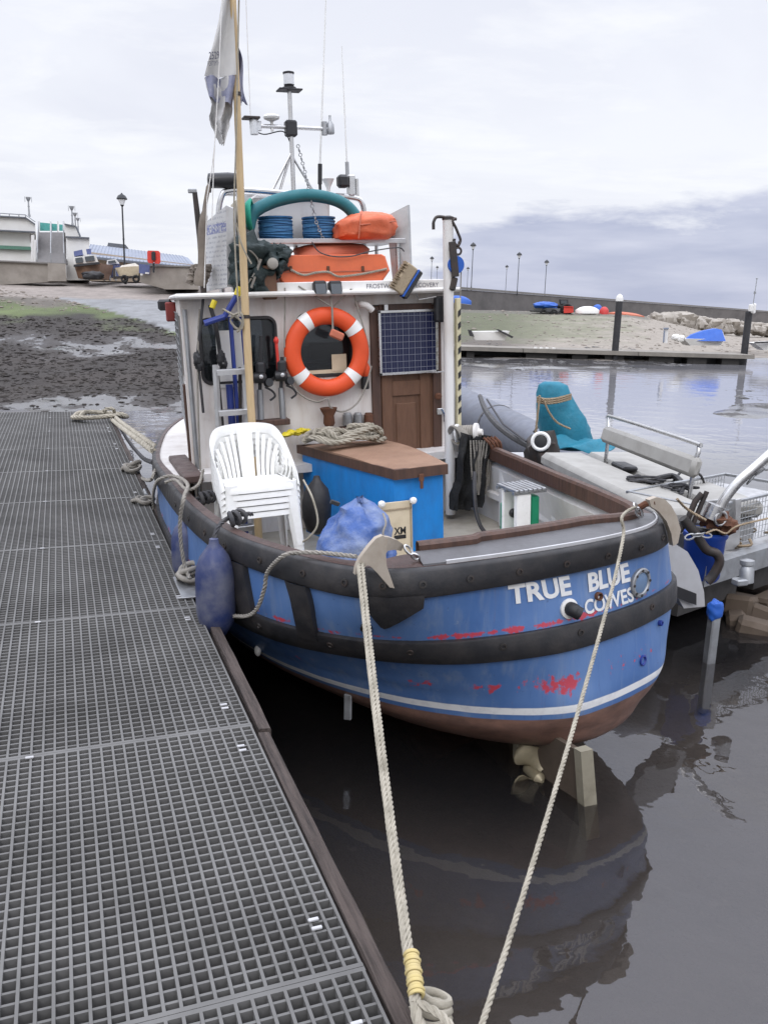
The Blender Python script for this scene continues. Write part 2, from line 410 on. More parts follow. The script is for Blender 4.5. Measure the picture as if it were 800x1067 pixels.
    def slab(s, fn, nu, nv, th):           # sheet with thickness along -th vector
        th = Vector(th); a = len(s.v); n1 = nu+1
        s.grid(fn, nu, nv); s.grid(lambda u, v: Vector(fn(u, v))+th, nu, nv); o = (nu+1)*(nv+1)
        f = s.f; 
        k0 = len(f)-nu*nv
        for q in range(k0, len(f)): f[q] = f[q][::-1]
        B = lambda i, j: a+j*n1+i
        for i in range(nu):
            f.append((B(i, 0), B(i, 0)+o, B(i+1, 0)+o, B(i+1, 0))); f.append((B(i+1, nv), B(i+1, nv)+o, B(i, nv)+o, B(i, nv)))
        for j in range(nv):
            f.append((B(0, j+1), B(0, j+1)+o, B(0, j)+o, B(0, j))); f.append((B(nu, j), B(nu, j)+o, B(nu, j+1)+o, B(nu, j+1)))
        return s

def smooth(pts, k=6, closed=False):        # Catmull-Rom through pts
    P = [Vector(p) for p in pts]; n = len(P); out = []
    if n < 3:
        return [P[0].lerp(P[1], i/k) for i in range(k+1)]
    for i in range(n if closed else n-1):
        g = lambda j: P[j % n] if closed else P[max(0, min(n-1, j))]
        a, b, c, d = g(i-1), g(i), g(i+1), g(i+2)
        for j in range(k):
            t = j/k; out.append(.5*((2*b)+(c-a)*t+(2*a-5*b+4*c-d)*t*t+(3*b-a-3*c+d)*t**3))
    if not closed: out.append(P[-1])
    return out
def resample(pts, step, closed=False, count=None):
    P = list(pts)+([pts[0]] if closed else []); L = [0.0]
    for i in range(1, len(P)): L.append(L[-1]+(P[i]-P[i-1]).length)
    m = count or max(2, int(L[-1]/step)); out = []; k = 0
    for i in range(m if closed else m+1):
        t = L[-1]*i/m
        while k < len(L)-2 and L[k+1] < t: k += 1
        d = L[k+1]-L[k]; out.append(P[k].lerp(P[k+1], (t-L[k])/d if d > 1e-9 else 0))
    return out
def sag(a, b, s, n=14):
    a, b = Vector(a), Vector(b); return [a.lerp(b, i/n)-Vector((0, 0, s*4*(i/n)*(1-i/n))) for i in range(n+1)]

def mesh_of(name, mb, origin, m, angle):
    me = bpy.data.meshes.new(name); o = Vector(origin)
    me.from_pydata([p-o for p in mb.v], [], mb.f); me.update()
    if m: me.materials.append(MT[m] if isinstance(m, str) else m)
    bm = bmesh.new(); bm.from_mesh(me); bmesh.ops.recalc_face_normals(bm, faces=bm.faces[:]); bm.to_mesh(me); bm.free()
    if angle:
        me.polygons.foreach_set('use_smooth', [True]*len(me.polygons)); me.set_sharp_from_angle(angle=R(angle))
    return me
ORG = {}
def props(o, label=None, cat=None, group=None, kind=None):
    for k, v in (('label', label), ('category', cat), ('group', group), ('kind', kind)):
        if v: o[k] = v
def thing(name, label, cat, loc=(0, 0, 0), group=None, boat=False):
    o = bpy.data.objects.new(name, None); COL.objects.link(o); o.empty_display_size = .1
    M = Matrix.Translation(loc); o.matrix_world = HB @ M if boat else M
    props(o, label, cat, group); ORG[o.name] = Vector(loc); return o
def part(par, name, mb, m, angle=35, label=None):
    if par.name == 'cabin' or (par.get('label') is None and par.name.startswith('cabin')):       # the wheelhouse narrows towards the bow
        for v in mb.v:
            if v.y > 6.5 and abs(v.x-.06) > .7: v.x -= math.copysign(.20*(v.y-6.45)/1.9, v.x-.06)
    o = bpy.data.objects.new(name, mesh_of(name, mb, ORG[par.name], m, angle)); COL.objects.link(o); o.parent = par
    ORG[o.name] = ORG[par.name]
    if label: o['label'] = label
    return o
def solo(name, label, cat, mb, m, loc=None, group=None, boat=False, angle=35, kind=None):
    if loc is None:
        n = len(mb.v); loc = (sum(p.x for p in mb.v)/n, sum(p.y for p in mb.v)/n, min(p.z for p in mb.v))
    o = bpy.data.objects.new(name, mesh_of(name, mb, loc, m, angle)); COL.objects.link(o)
    M = Matrix.Translation(loc); o.matrix_world = HB @ M if boat else M
    props(o, label, cat, group, kind); ORG[o.name] = Vector(loc); return o
def copy_tree(o, parent=None):
    c = o.copy(); COL.objects.link(c)
    if parent is not None: c.parent = parent
    ORG[c.name] = ORG[o.name]
    for ch in list(o.children): copy_tree(ch, c)
    return c
def text_mb(txt, fn, bold=.02, spacing=1.0):     # lettering mapped by fn(x, y) onto a surface; x,y in cap heights
    cu = bpy.data.curves.new('lettering', 'FONT'); cu.body = txt; cu.size = 1.0; cu.offset = bold; cu.space_character = spacing
    cu.resolution_u = 4
    ob = bpy.data.objects.new('lettering', cu); COL.objects.link(ob)
    dg = bpy.context.evaluated_depsgraph_get(); me = bpy.data.meshes.new_from_object(ob.evaluated_get(dg))
    xs = [v.co.x for v in me.vertices]; w = max(xs); h = .73; x0 = min(xs)
    mb = MB(); mb.add([fn((v.co.x-x0)/(w-x0), v.co.y/h) for v in me.vertices], [tuple(p.vertices) for p in me.polygons])
    bpy.data.objects.remove(ob); bpy.data.curves.remove(cu); bpy.data.meshes.remove(me)
    return mb
# ------------------------------------------------------------------ sky and light (bright overcast)
def build_world():
    w = bpy.data.worlds.new('World'); sc.world = w; w.use_nodes = True; t = w.node_tree; t.nodes.clear()
    out = N(t, 'ShaderNodeOutputWorld')
    sky = N(t, 'ShaderNodeTexSky'); sky.sky_type = 'NISHITA'; sky.sun_disc = False
    sky.sun_elevation = R(38); sky.sun_rotation = R(SUN_AZ); sky.air_density = 1.0; sky.dust_density = 2.0
    b1 = N(t, 'ShaderNodeBackground'); t.links.new(sky.outputs[0], b1.inputs[0]); b1.inputs[1].default_value = .09
    d = t.nodes.new('ShaderNodeTexCoord').outputs['Generated']
    mp = N(t, 'ShaderNodeMapping'); mp.inputs['Rotation'].default_value = (0, 0, YAW); t.links.new(d, mp.inputs[0]); d = mp.outputs[0]
    sx = N(t, 'ShaderNodeSeparateXYZ'); t.links.new(d, sx.inputs[0]); z = sx.outputs[2]; x = sx.outputs[0]; y = sx.outputs[1]
    zz = math_(t, 'ADD', math_(t, 'MAXIMUM', z, 0.0), .13)
    cb = N(t, 'ShaderNodeCombineXYZ')
    t.links.new(math_(t, 'DIVIDE', x, zz), cb.inputs[0]); t.links.new(math_(t, 'DIVIDE', y, zz), cb.inputs[1])
    p = cb.outputs[0]
    n1 = noise(t, .55, 7, .55, (1, 1.25, 1), p, .5); n2 = noise(t, 1.7, 6, .6, (1, 1.5, 1), p, .3)
    base = mixc(t, ramp(t, z, .0, .55), (.885, .895, .925), (.77, .80, .91))
    col = mixc(t, ramp(t, n1, .42, .62, 0, .62), base, (.70, .72, .815))
    col = mixc(t, ramp(t, n2, .50, .70, 0, .75), col, (.92, .93, .955))
    # heavier grey-blue bank standing low over the sea to the right, with a ragged top
    top = math_(t, 'ADD', ramp(t, math_(t, 'DIVIDE', x, math_(t, 'MAXIMUM', y, .05)), -.14, .14, -.06, .118),
                math_(t, 'MULTIPLY', math_(t, 'SUBTRACT', noise(t, 3.6, 7, .6, (1, 1, 4.5), d, .3), .5), .17))
    k = ramp(t, math_(t, 'SUBTRACT', top, z), -.006, .018, 0, .92)
    k = math_(t, 'MULTIPLY', k, ramp(t, y, 0, .2))
    bank = mixc(t, ramp(t, noise(t, 6, 5, .55, (1, 1, 6), d), .35, .68), (.41, .445, .60), (.57, .595, .73))
    col = mixc(t, k, col, bank)
    b2 = N(t, 'ShaderNodeBackground'); t.links.new(col, b2.inputs[0])
    t.links.new(math_(t, 'MULTIPLY', ramp(t, z, .36, .72, 1.0, 3.2), SKY_GAIN), b2.inputs[1])     # overcast: brightest overhead
    mx = N(t, 'ShaderNodeMixShader'); mx.inputs[0].default_value = .93
    t.links.new(b1.outputs[0], mx.inputs[1]); t.links.new(b2.outputs[0], mx.inputs[2]); t.links.new(mx.outputs[0], out.inputs[0])
SUN_AZ = 205.0; SKY_GAIN = 1.21
build_world()
sl = bpy.data.lights.new('sun', 'SUN'); sl.energy = .6; sl.angle = R(24); sl.color = (1, .96, .90)
so = bpy.data.objects.new('sun', sl); COL.objects.link(so)
_el = R(38); _az = R(SUN_AZ)       # azimuth clockwise from +Y
_sd = Vector((math.sin(_az)*math.cos(_el), math.cos(_az)*math.cos(_el), math.sin(_el)))
so.rotation_euler = _sd.to_track_quat('Z', 'Y').to_euler()
sc.view_settings.view_transform = 'Standard'; sc.view_settings.look = 'None'; sc.view_settings.gamma = 1.0
sc.view_settings.exposure = -0.08
sc.render.engine = 'CYCLES'; sc.cycles.use_denoising = True
sc.cycles.max_bounces = 6; sc.cycles.transparent_max_bounces = 12; sc.cycles.caustics_reflective = False; sc.cycles.caustics_refractive = False

# ------------------------------------------------------------------ ground: harbour bed, mud banks, beach, slipway, in one sheet
def lerp_tab(tab, x):
    for (a, va), (b, vb) in zip(tab, tab[1:]):
        if x <= b:
            k = max(0, (x-a)/(b-a)); return va+(vb-va)*k
    return tab[-1][1]
LEFT = [(0, -.42), (16, -.38), (18.5, -.10), (21, .05), (24, .32), (30, 1.05), (35, 1.90), (40, 2.60), (46, 3.35), (52, 3.85), (70, 4.1), (200, 4.3), (3000, 4.5)]
MID = [(0, -.42), (24, -.40), (34, -.22), (43, -.02), (49, .0), (58, .35), (70, 1.1), (82, 2.15), (92, 2.95), (100, 3.15), (130, 3.3), (3000, 3)]
RIGHT = [(0, -.42), (16, -.34), (19.5, -.07), (25, .0), (34, .0), (42, -.14), (56, -.12), (64, .25), (90, .62), (130, .75), (200, .9), (3000, 1)]
def sstep(a, b, x):
    k = max(0, min(1, (x-a)/(b-a))); return k*k*(3-2*k)
def ground(r, d):
    xc = r*d; p = Vector((xc, d, 0))
    zl = lerp_tab(LEFT, d); zm = lerp_tab(MID, d); zr = lerp_tab(RIGHT, d)
    # bank running out to the right near the moored boats, the channel in between
    z = zl+(zm-zl)*sstep(-.12, .06, r); z = z+(zr-z)*sstep(.26, .42, r)
    big = mnoise.fractal(p*.11, 1, 2, 4); mid_ = mnoise.fractal(p*.45+Vector((9, 3, 1)), 1, 2, 5); fine = mnoise.fractal(p*2.1, 1, 2, 3)
    if r > -.15 and d > 14:
        k = sstep(14, 20, d)
        z += k*(.09*big+.05*mid_)*(1 if d < 60 else .5)
        if d < 58: z += k*sstep(.08, .16, r)*(1-sstep(.25, .33, r))*(.055*sstep(35, 42, d)-.02)
    else:
        z += (.05*mid_+.012*fine+.05*mnoise.fractal(p*1.3, 1, 2, 4)*(1-sstep(34, 37, d)))*sstep(16, 22, d)
    if d < 14: z += .04*mid_+.01*fine
    # left: low-lying wet gullies between the weed beds
    return z
def zone(r, d, z):
    if -.17 < r < -.02 and d >= 15:          # the two sides of the harbour run into each other behind the boat
        k = sstep(-.17, -.03, r); a, wa, _ = zone_(-.171, d, z); b, wb, _ = zone_(-.019, d, z); return a.lerp(b, k), wa+(wb-wa)*k, .3
    return zone_(r, d, z)
def zone_(r, d, z):
    """albedo, wetness, roughness-of-surface"""
    xc = r*d; p = Vector((xc, d, 0)); n = mnoise.fractal(p*.35+Vector((4, 8, 0)), 1, 2, 5)
    mud = Vector((.115, .098, .082)); weed = Vector((.024, .018, .015)); sand = Vector((.30, .265, .222)); alg = Vector((.072, .094, .030))
    pave = Vector((.275, .238, .21)); slip = Vector((.235, .24, .245)); wetm = Vector((.10, .095, .095))
    if d < 15: return Vector((.105, .093, .082))*(1+.25*n), .2, .3
    if r < -.02:
        q = d+3.2*n
        wet = 0.0
        c = weed*(1+.5*n)
        # puddled strips between weed beds, then green algae, shingle, paving
        pud = max(sstep(18.3, 19.6, q)*(1-sstep(21.2, 22.6, q)), .92*sstep(28.9, 30.0, q)*(1-sstep(30.6, 31.9, q)))
        c = (weed*(1+.45*n)).lerp(wetm, pud*.6); wet = .12+.62*pud
        c = c.lerp(alg*(1.25+.6*n), sstep(34.0, 35.6, q)); c = c.lerp(Vector((.115, .10, .082)), sstep(38.6, 40, q)); c = c.lerp(pave*(1+.15*n), sstep(41.5, 43.5, q)); wet *= 1-sstep(34, 36, q)
        # the slipway ramp on the right of the beach
        edge = -.366+(40.5-d)*.0158+.004*n
        if d > 31+2*n and r > edge:
            c = slip*(1+.2*n) if d < 41.5 else pave*(1+.1*n); wet = .25 if d < 41.5 else 0
        if d > 43.5: c = pave*(1+.12*n)
        return c, wet, .3
    # centre and right
    if z < .12:
        return wetm*(1+.5*n), .78+.3*n, .2
    g = sstep(.10, .45, z+.3*n)
    c = mud.lerp(sand, g*sstep(.12, .20, r)); wet = .3*(1-g)
    if r < .30 and 62 < d < 98: c = c.lerp(alg*1.25, sstep(.33, .17, r+.12*n)*sstep(60, 68, d+6*n)*.55)
    if d > 90 and r < .3: c = c.lerp(Vector((.12, .11, .095)), .7)
    return c, wet, .3
def build_ground():
    ds = []; d = -30.0
    ds = [-40, -20, -8, -3, 0, 1]
    d = 2.0
    while d < 110: ds.append(d); d *= 1.0155 if d > 14 else 1.05
    ds += [112, 118, 126, 140, 160, 190, 230, 300, 450, 800, 1600, 3000]
    rs = [-5, -3.5, -2.4, -1.7, -1.3, -1.0, -.85]+[(-.75+1.5*i/300) for i in range(301)]+[.85, 1.0, 1.3, 1.7, 2.4, 3.5, 5]
    mb = MB(); cols = []; wets = []
    for d in ds:
        for r in rs:
            xc = r*max(d, 14.0)                        # a fan, with a straight block round the camera
            if d < 14:
                z = -.42+.05*mnoise.fractal(Vector((xc*.5, d*.5, 0)), 1, 2, 4); c, wv, _ = zone(.2, 5, -.4)
            else:
                z = ground(r, d); c, wv, _ = zone(r, d, z)
            mb.v.append(cxd(xc, d, z)); cols.append((c.x, c.y, c.z, 1)); wets.append((wv, wv, wv, 1))
    n1 = len(rs)
    for j in range(len(ds)-1):
        for i in range(n1-1): mb.f.append((j*n1+i, j*n1+i+1, (j+1)*n1+i+1, (j+1)*n1+i))
    m, t, b = nt('harbour_ground')
    a1 = N(t, 'ShaderNodeVertexColor', layer_name='soil'); a2 = N(t, 'ShaderNodeVertexColor', layer_name='wet')
    oc = t.nodes.new('ShaderNodeTexCoord').outputs['Object']
    n = noise(t, 1.6, 9, .7, None, oc); n_f = noise(t, 9, 6, .7, None, oc); n_p = noise(t, 1.1, 12, .72, (.6, .6, .6), oc)
    dark = mixc(t, ramp(t, n, .35, .68, .0, .42), a1.outputs[0], (.04, .034, .028))
    wsrc = a2.outputs[0]
    sepw = N(t, 'ShaderNodeSeparateColor'); t.links.new(wsrc, sepw.inputs[0]); wv = sepw.outputs[0]
    wk = math_(t, 'GREATER_THAN', math_(t, 'ADD', wv, math_(t, 'MULTIPLY', math_(t, 'SUBTRACT', n_p, .5), 1.7)), .62)
    col = mixc(t, math_(t, 'MULTIPLY', wk, .35), dark, (.10, .10, .105))
    speck = ramp(t, noise(t, 3.2, 5, .75, None, oc), .63, .70, 0, .35)
    col = mixc(t, speck, col, (.20, .175, .15))
    t.links.new(col, b.inputs['Base Color'])
    t.links.new(math_(t, 'ADD', math_(t, 'MULTIPLY', wk, -.80), .88), b.inputs['Roughness'])
    b.inputs['Specular IOR Level'].default_value = .5
    bh = math_(t, 'MULTIPLY', math_(t, 'ADD', n, math_(t, 'MULTIPLY', n_f, .35)), math_(t, 'ADD', math_(t, 'MULTIPLY', wk, -.93), 1.0))
    bump(t, b, bh, .9, .10)
    me = mesh_of('harbour_ground', mb, (0, 0, 0), m, 60)
    for nm, arr in (('soil', cols), ('wet', wets)):
        at = me.color_attributes.new(nm, 'FLOAT_COLOR', 'POINT'); at.data.foreach_set('color', [q for c in arr for q in c])
    o = bpy.data.objects.new('ground', me); COL.objects.link(o); o['kind'] = 'structure'; o['label'] = 'tidal harbour bed of mud and weed rising to a beach and slipway'
build_ground()

def build_water():
    mb = MB(); a = 2500
    mb.add([(-a, -a, 0), (a, -a, 0), (a, a, 0), (-a, a, 0)], [(0, 1, 2, 3)])
    m = bpy.data.materials.new('still_harbour_water'); m.use_nodes = True; t = m.node_tree; t.nodes.clear()
    out = N(t, 'ShaderNodeOutputMaterial'); oc = t.nodes.new('ShaderNodeTexCoord').outputs['Object']
    h = math_(t, 'ADD', noise(t, 1.1, 3, .5, None, oc), math_(t, 'MULTIPLY', noise(t, 6.5, 2, .5, None, oc), .12))
    bp = N(t, 'ShaderNodeBump'); bp.inputs['Strength'].default_value = .32; bp.inputs['Distance'].default_value = .035; t.links.new(h, bp.inputs['Height'])
    fr = N(t, 'ShaderNodeFresnel'); fr.inputs[0].default_value = 1.52
    g = N(t, 'ShaderNodeBsdfGlossy'); g.inputs['Roughness'].default_value = .015; g.inputs[0].default_value = (.94, .955, 1, 1)
    sw = N(t, 'ShaderNodeSeparateXYZ'); t.links.new(oc, sw.inputs[0])          # outer harbour slightly ruffled by the breeze
    far = math_(t, 'ADD', sw.outputs[1], math_(t, 'MULTIPLY', sw.outputs[0], .38))
    t.links.new(ramp(t, far, 11, 24, .014, .04), g.inputs['Roughness'])
    t.links.new(bp.outputs[0], g.inputs['Normal']); t.links.new(bp.outputs[0], fr.inputs['Normal'])
    tr = N(t, 'ShaderNodeBsdfTransparent'); tr.inputs[0].default_value = (.86, .81, .76, 1)
    df = N(t, 'ShaderNodeBsdfDiffuse'); df.inputs[0].default_value = (.112, .107, .110, 1)     # silt in the near water; farther out its paler mix imitates sky reflection
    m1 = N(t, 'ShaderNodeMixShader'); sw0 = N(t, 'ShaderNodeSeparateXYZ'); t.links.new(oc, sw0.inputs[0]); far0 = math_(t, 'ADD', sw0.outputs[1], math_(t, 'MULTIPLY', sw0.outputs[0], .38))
    t.links.new(ramp(t, far0, 10, 20, .08, .62), m1.inputs[0]); t.links.new(mixc(t, ramp(t, far0, 10, 22), (.112, .107, .110), (.36, .355, .37)), df.inputs[0]); t.links.new(tr.outputs[0], m1.inputs[1]); t.links.new(df.outputs[0], m1.inputs[2])  # outer water paled by diffuse colour, standing in for the bright sky reflection
    m2 = N(t, 'ShaderNodeMixShader'); t.links.new(fr.outputs[0], m2.inputs[0]); t.links.new(m1.outputs[0], m2.inputs[1]); t.links.new(g.outputs[0], m2.inputs[2])
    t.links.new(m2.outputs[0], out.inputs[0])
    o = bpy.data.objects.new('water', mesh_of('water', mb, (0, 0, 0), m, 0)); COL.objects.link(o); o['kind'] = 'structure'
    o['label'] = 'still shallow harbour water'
build_water()

# ------------------------------------------------------------------ pontoon (axis = world Y, right edge at x = .63, deck z = .80)
DZ = .80
def build_pontoon():
    root = thing('pontoon', 'grey plastic grating pontoon walkway with weathered timber edge', 'pontoon', (-.6, 6, 0))
    PX0, PX1 = -1.85, .650; k = 0
    SEAMS = [-1.1, .35, 1.77, 3.17, 4.66, 6.17, 7.72, 9.2, 10.7, 12.2, 13.7, 14.5]
    y = .18-1.5
    for y, ye in zip(SEAMS, SEAMS[1:]):
        y0, y1 = y+.001, ye-.001
        if y1-y0 < .2: break
        mb = MB()
        for e in (y0+.007, y1-.007): mb.box(((PX0+PX1)/2, e, DZ-.019), (PX1-PX0, .014, .038))
        nb = 60
        for i in range(nb+1):
            x = PX0+.006+(PX1-PX0-.012)*i/nb
            mb.box((x, (y0+y1)/2, DZ-.0185), (.0085, y1-y0-.028, .037))
        nc = round((y1-y0)/.0405)
        for j in range(1, nc):
            yy = y0+(y1-y0)*j/nc
            for i in range(nb):
                xa = PX0+.006+(PX1-PX0-.012)*i/nb+.00425; xb = PX0+.006+(PX1-PX0-.012)*(i+1)/nb-.00425
                if y0 < 4: 
                    mb.box(((xa+xb)/2, yy, DZ-.021), (xb-xa, .0078, .036))
            if y0 >= 4: mb.box(((PX0+PX1)/2, yy, DZ-.0225), (PX1-PX0, .0085, .036))
        part(root, 'deck_panel', mb, 'grating', 0)
        for x, dy in ((-.19, -.018), (.572, .17), (.572, .205), (.572, -.205), (.572, -.17)):
            c = MB(); c.box((x, y1+dy, DZ+.004), (.030, .011, .008), ch=.002); part(root, 'panel_clip', c, 'cone_grey', 0)
    u = MB(); u.box(((PX0+PX1)/2, 6.55, DZ-.066), (PX1-PX0, 15.6, .03)); part(root, 'underlay', u, 'grating_under', 0)
    # weathered edge timber with slight bows, in lengths
    for (a, b, dx) in ((-1.3, 3.1, 0), (3.13, 7.4, .012), (7.43, 14.5, -.004)):
        e = MB()
        def fn(s, q, a=a, b=b, dx=dx):
            yy = a+(b-a)*s; w = .012*mnoise.noise(Vector((yy*1.3, q*2, 3)))
            w2 = .008*mnoise.noise(Vector((yy*5, q*7, 9)))
            prof = [(.660, -.30), (.660, -.010), (.664, -.006), (.706, -.007), (.712, -.013), (.714, -.30)]
            i = min(int(q*5), 4); f = q*5-i
            return Vector((prof[i][0]+(prof[i+1][0]-prof[i][0])*f+dx+w*.6, yy, DZ+prof[i][1]+(prof[i+1][1]-prof[i][1])*f+w2))
        e.grid(fn, 90, 5); n = len(e.v); 
        e.f += [tuple(i*91 for i in range(6)), tuple(i*91+90 for i in range(6))[::-1]]
        part(root, 'edge_timber', e, 'old_timber', 30)
    y = .3
    while y < 13:
        f = MB(); f.box((-.65, y+.9, .28), (2.3, 1.7, .80), ch=.05); y += 2.2; part(root, 'float', f, 'jetty_float', 0)
    # mooring plate by the knotted line
    p = MB(); p.box((.64, 5.02, DZ+.006), (.11, .42, .012), ch=.003); part(root, 'cleat_plate', p, 'galv', 0)
    for (x, y) in ((.655, 5.12), (.64, 7.62), (.64, 9.1), (.45, 13.9)):
        c = MB(); c.tube(smooth([(x, y-.11, DZ+.06), (x, y-.06, DZ+.055), (x, y+.06, DZ+.055), (x, y+.11, DZ+.06)]), .014, 8)
        c.cyl((x, y-.035, DZ), (x, y-.035, DZ+.055), .013); c.cyl((x, y+.035, DZ), (x, y+.035, DZ+.055), .013)
        part(root, 'cleat', c, 'galv')
build_pontoon()
# ------------------------------------------------------------------ hull: plan curves measured at seven heights, lofted
def mirror_bow(port): return port
PLAN = {   # z: points from bow, down the port side, round the stern, up the starboard side (boat frame)
 1.34: [(.07,10.45),(-.38,10.05),(-.69,9.46),(-.95,8.66),(-1.11,7.85),(-1.22,7.0),(-1.22,6.2),(-1.20,5.5),(-1.15,4.9),(-1.06,4.4),(-.86,3.92),(-.66,3.62),(-.44,3.49),(-.1,3.455),(.3,3.455),(.68,3.49),(.98,3.585),(1.14,3.78),(1.21,4.2),(1.26,4.8),(1.33,5.5),(1.37,6.2),(1.36,7.0),(1.25,7.85),(1.08,8.66),(.83,9.46),(.5,10.05)],
 1.17: [(.07,10.42),(-.37,10.03),(-.69,9.44),(-.95,8.64),(-1.12,7.84),(-1.23,7.0),(-1.24,6.2),(-1.22,5.5),(-1.17,4.9),(-1.08,4.42),(-.88,3.92),(-.66,3.60),(-.44,3.475),(-.1,3.45),(.3,3.465),(.68,3.52),(1.04,3.62),(1.28,3.83),(1.34,4.2),(1.36,4.8),(1.39,5.5),(1.41,6.2),(1.39,7.0),(1.27,7.85),(1.09,8.64),(.83,9.44),(.5,10.03)],
 .86:  [(.07,10.3),(-.34,9.93),(-.66,9.36),(-.93,8.6),(-1.11,7.8),(-1.22,7.0),(-1.24,6.2),(-1.23,5.5),(-1.17,4.92),(-1.06,4.42),(-.90,4.08),(-.68,3.82),(-.44,3.63),(-.15,3.5),(.2,3.44),(.5,3.455),(.92,3.57),(1.30,3.78),(1.41,4.1),(1.43,4.8),(1.44,5.5),(1.44,6.2),(1.41,7.0),(1.28,7.8),(1.08,8.6),(.80,9.36),(.47,9.93)],
 .60:  [(.07,10.15),(-.30,9.8),(-.6,9.26),(-.87,8.5),(-1.05,7.75),(-1.16,7.0),(-1.18,6.2),(-1.15,5.55),(-1.08,5.0),(-.94,4.62),(-.76,4.28),(-.55,4.0),(-.33,3.77),(-.06,3.58),(.22,3.47),(.5,3.44),(.92,3.54),(1.24,3.73),(1.38,4.05),(1.41,4.8),(1.42,5.5),(1.42,6.2),(1.38,7.0),(1.24,7.75),(1.03,8.5),(.74,9.26),(.42,9.8)],
 .46:  [(.07,10.05),(-.27,9.7),(-.56,9.18),(-.81,8.45),(-.98,7.7),(-1.09,7.0),(-1.10,6.2),(-1.06,5.6),(-.98,5.08),(-.84,4.66),(-.66,4.3),(-.46,4.02),(-.26,3.8),(0,3.6),(.25,3.475),(.5,3.43),(.9,3.53),(1.19,3.69),(1.33,4.05),(1.38,4.8),(1.39,5.5),(1.39,6.2),(1.34,7.0),(1.19,7.7),(.97,8.45),(.68,9.18),(.39,9.7)],
 .32:  [(.07,9.9),(-.22,9.55),(-.48,9.08),(-.7,8.38),(-.87,7.65),(-.98,7.0),(-.99,6.2),(-.96,5.65),(-.88,5.2),(-.76,4.8),(-.6,4.45),(-.42,4.12),(-.24,3.87),(0,3.66),(.25,3.52),(.5,3.47),(.84,3.54),(1.08,3.70),(1.22,4.05),(1.28,4.8),(1.29,5.5),(1.29,6.2),(1.24,7.0),(1.09,7.65),(.86,8.38),(.6,9.08),(.34,9.55)],
 .16:  [(.07,9.7),(-.14,9.4),(-.34,8.95),(-.52,8.3),(-.66,7.6),(-.76,7.0),(-.78,6.3),(-.74,5.8),(-.67,5.4),(-.57,5.05),(-.45,4.72),(-.3,4.4),(-.14,4.12),(.06,3.88),(.28,3.70),(.5,3.60),(.74,3.64),(.92,3.80),(1.02,4.15),(1.08,4.9),(1.09,5.6),(1.08,6.3),(1.04,7.0),(.88,7.6),(.68,8.3),(.46,8.95),(.26,9.4)],
 -.06: [(.07,9.4),(-.02,9.1),(-.12,8.7),(-.22,8.1),(-.3,7.5),(-.36,7.0),(-.37,6.4),(-.34,6.0),(-.28,5.7),(-.22,5.4),(-.15,5.1),(-.06,4.85),(.02,4.62),(.12,4.42),(.24,4.28),(.34,4.24),(.44,4.3),(.52,4.45),(.58,4.75),(.62,5.2),(.63,5.8),(.62,6.4),(.59,7.0),(.46,7.5),(.36,8.1),(.26,8.7),(.14,9.1)],
}
LV = sorted(PLAN, reverse=True); NU = 240
RINGS = []
for z in LV:
    pts = [Vector((x, y, z)) for x, y in PLAN[z]]
    # each measured point owns the same share of the girth, so columns line up from level to level
    RINGS.append(smooth(pts, 9, True))
NU = len(RINGS[0])
def hull_pt(u, z):
    """point on the planking: u in 0..NU (bow-port-stern-starboard), z height"""
    i = int(math.floor(u)) % NU; f = u-math.floor(u); j = (i+1) % NU
    P = [r[i].lerp(r[j], f) for r in RINGS]
    z = max(min(z, LV[0]), LV[-1])
    for k in range(len(LV)-1):
        if z >= LV[k+1]: break
    t = (LV[k]-z)/(LV[k]-LV[k+1])
    a = P[max(k-1, 0)]; b = P[k]; c = P[k+1]; d = P[min(k+2, len(P)-1)]
    # monotone-ish blend in x,y
    m1 = (c-a)/2 if k > 0 else (c-b); m2 = (d-b)/2 if k+2 < len(P) else (c-b)
    h = (2*t**3-3*t*t+1)*b+(t**3-2*t*t+t)*m1+(-2*t**3+3*t*t)*c+(t**3-t*t)*m2
    return Vector((h.x, h.y, z))
def hull_n(u, z):
    a = hull_pt(u+.4, z)-hull_pt(u-.4, z); b = hull_pt(u, z+.03)-hull_pt(u, z-.03)
    n = a.cross(b).normalized()
    c = hull_pt(u, z); 
    if n.dot(Vector((c.x-.07, (c.y-6.6)*.4, 0))) < 0: n = -n
    return n
def hull_off(u, z, o): return hull_pt(u, z)+hull_n(u, z)*o
def hull_find(px, py):          # planking point seen at a place in the photograph
    best = None
    for i in range(70, 215):
        for k in range(60):
            z = .3+k*.0175
            p = hull_pt(i, z); w_ = b2w(p); q = proj(w_)
            if (q[0]-px)**2+(q[1]-py)**2 > 900 or (HB.to_3x3() @ hull_n(i, z)).dot(Vector((0, 0, CH))-w_) <= 0: continue
            e = (q[0]-px)**2+(q[1]-py)**2
            if best is None or e < best[0]: best = (e, i, z)
    _, u, z = best; st = .5; sz = .01
    for _ in range(24):
        c = []
        for du in (-st, 0, st):
            for dz in (-sz, 0, sz):
                q = proj(b2w(hull_pt(u+du, z+dz))); c.append(((q[0]-px)**2+(q[1]-py)**2, u+du, z+dz))
        _, u, z = min(c); st *= .75; sz *= .75
    return u, z

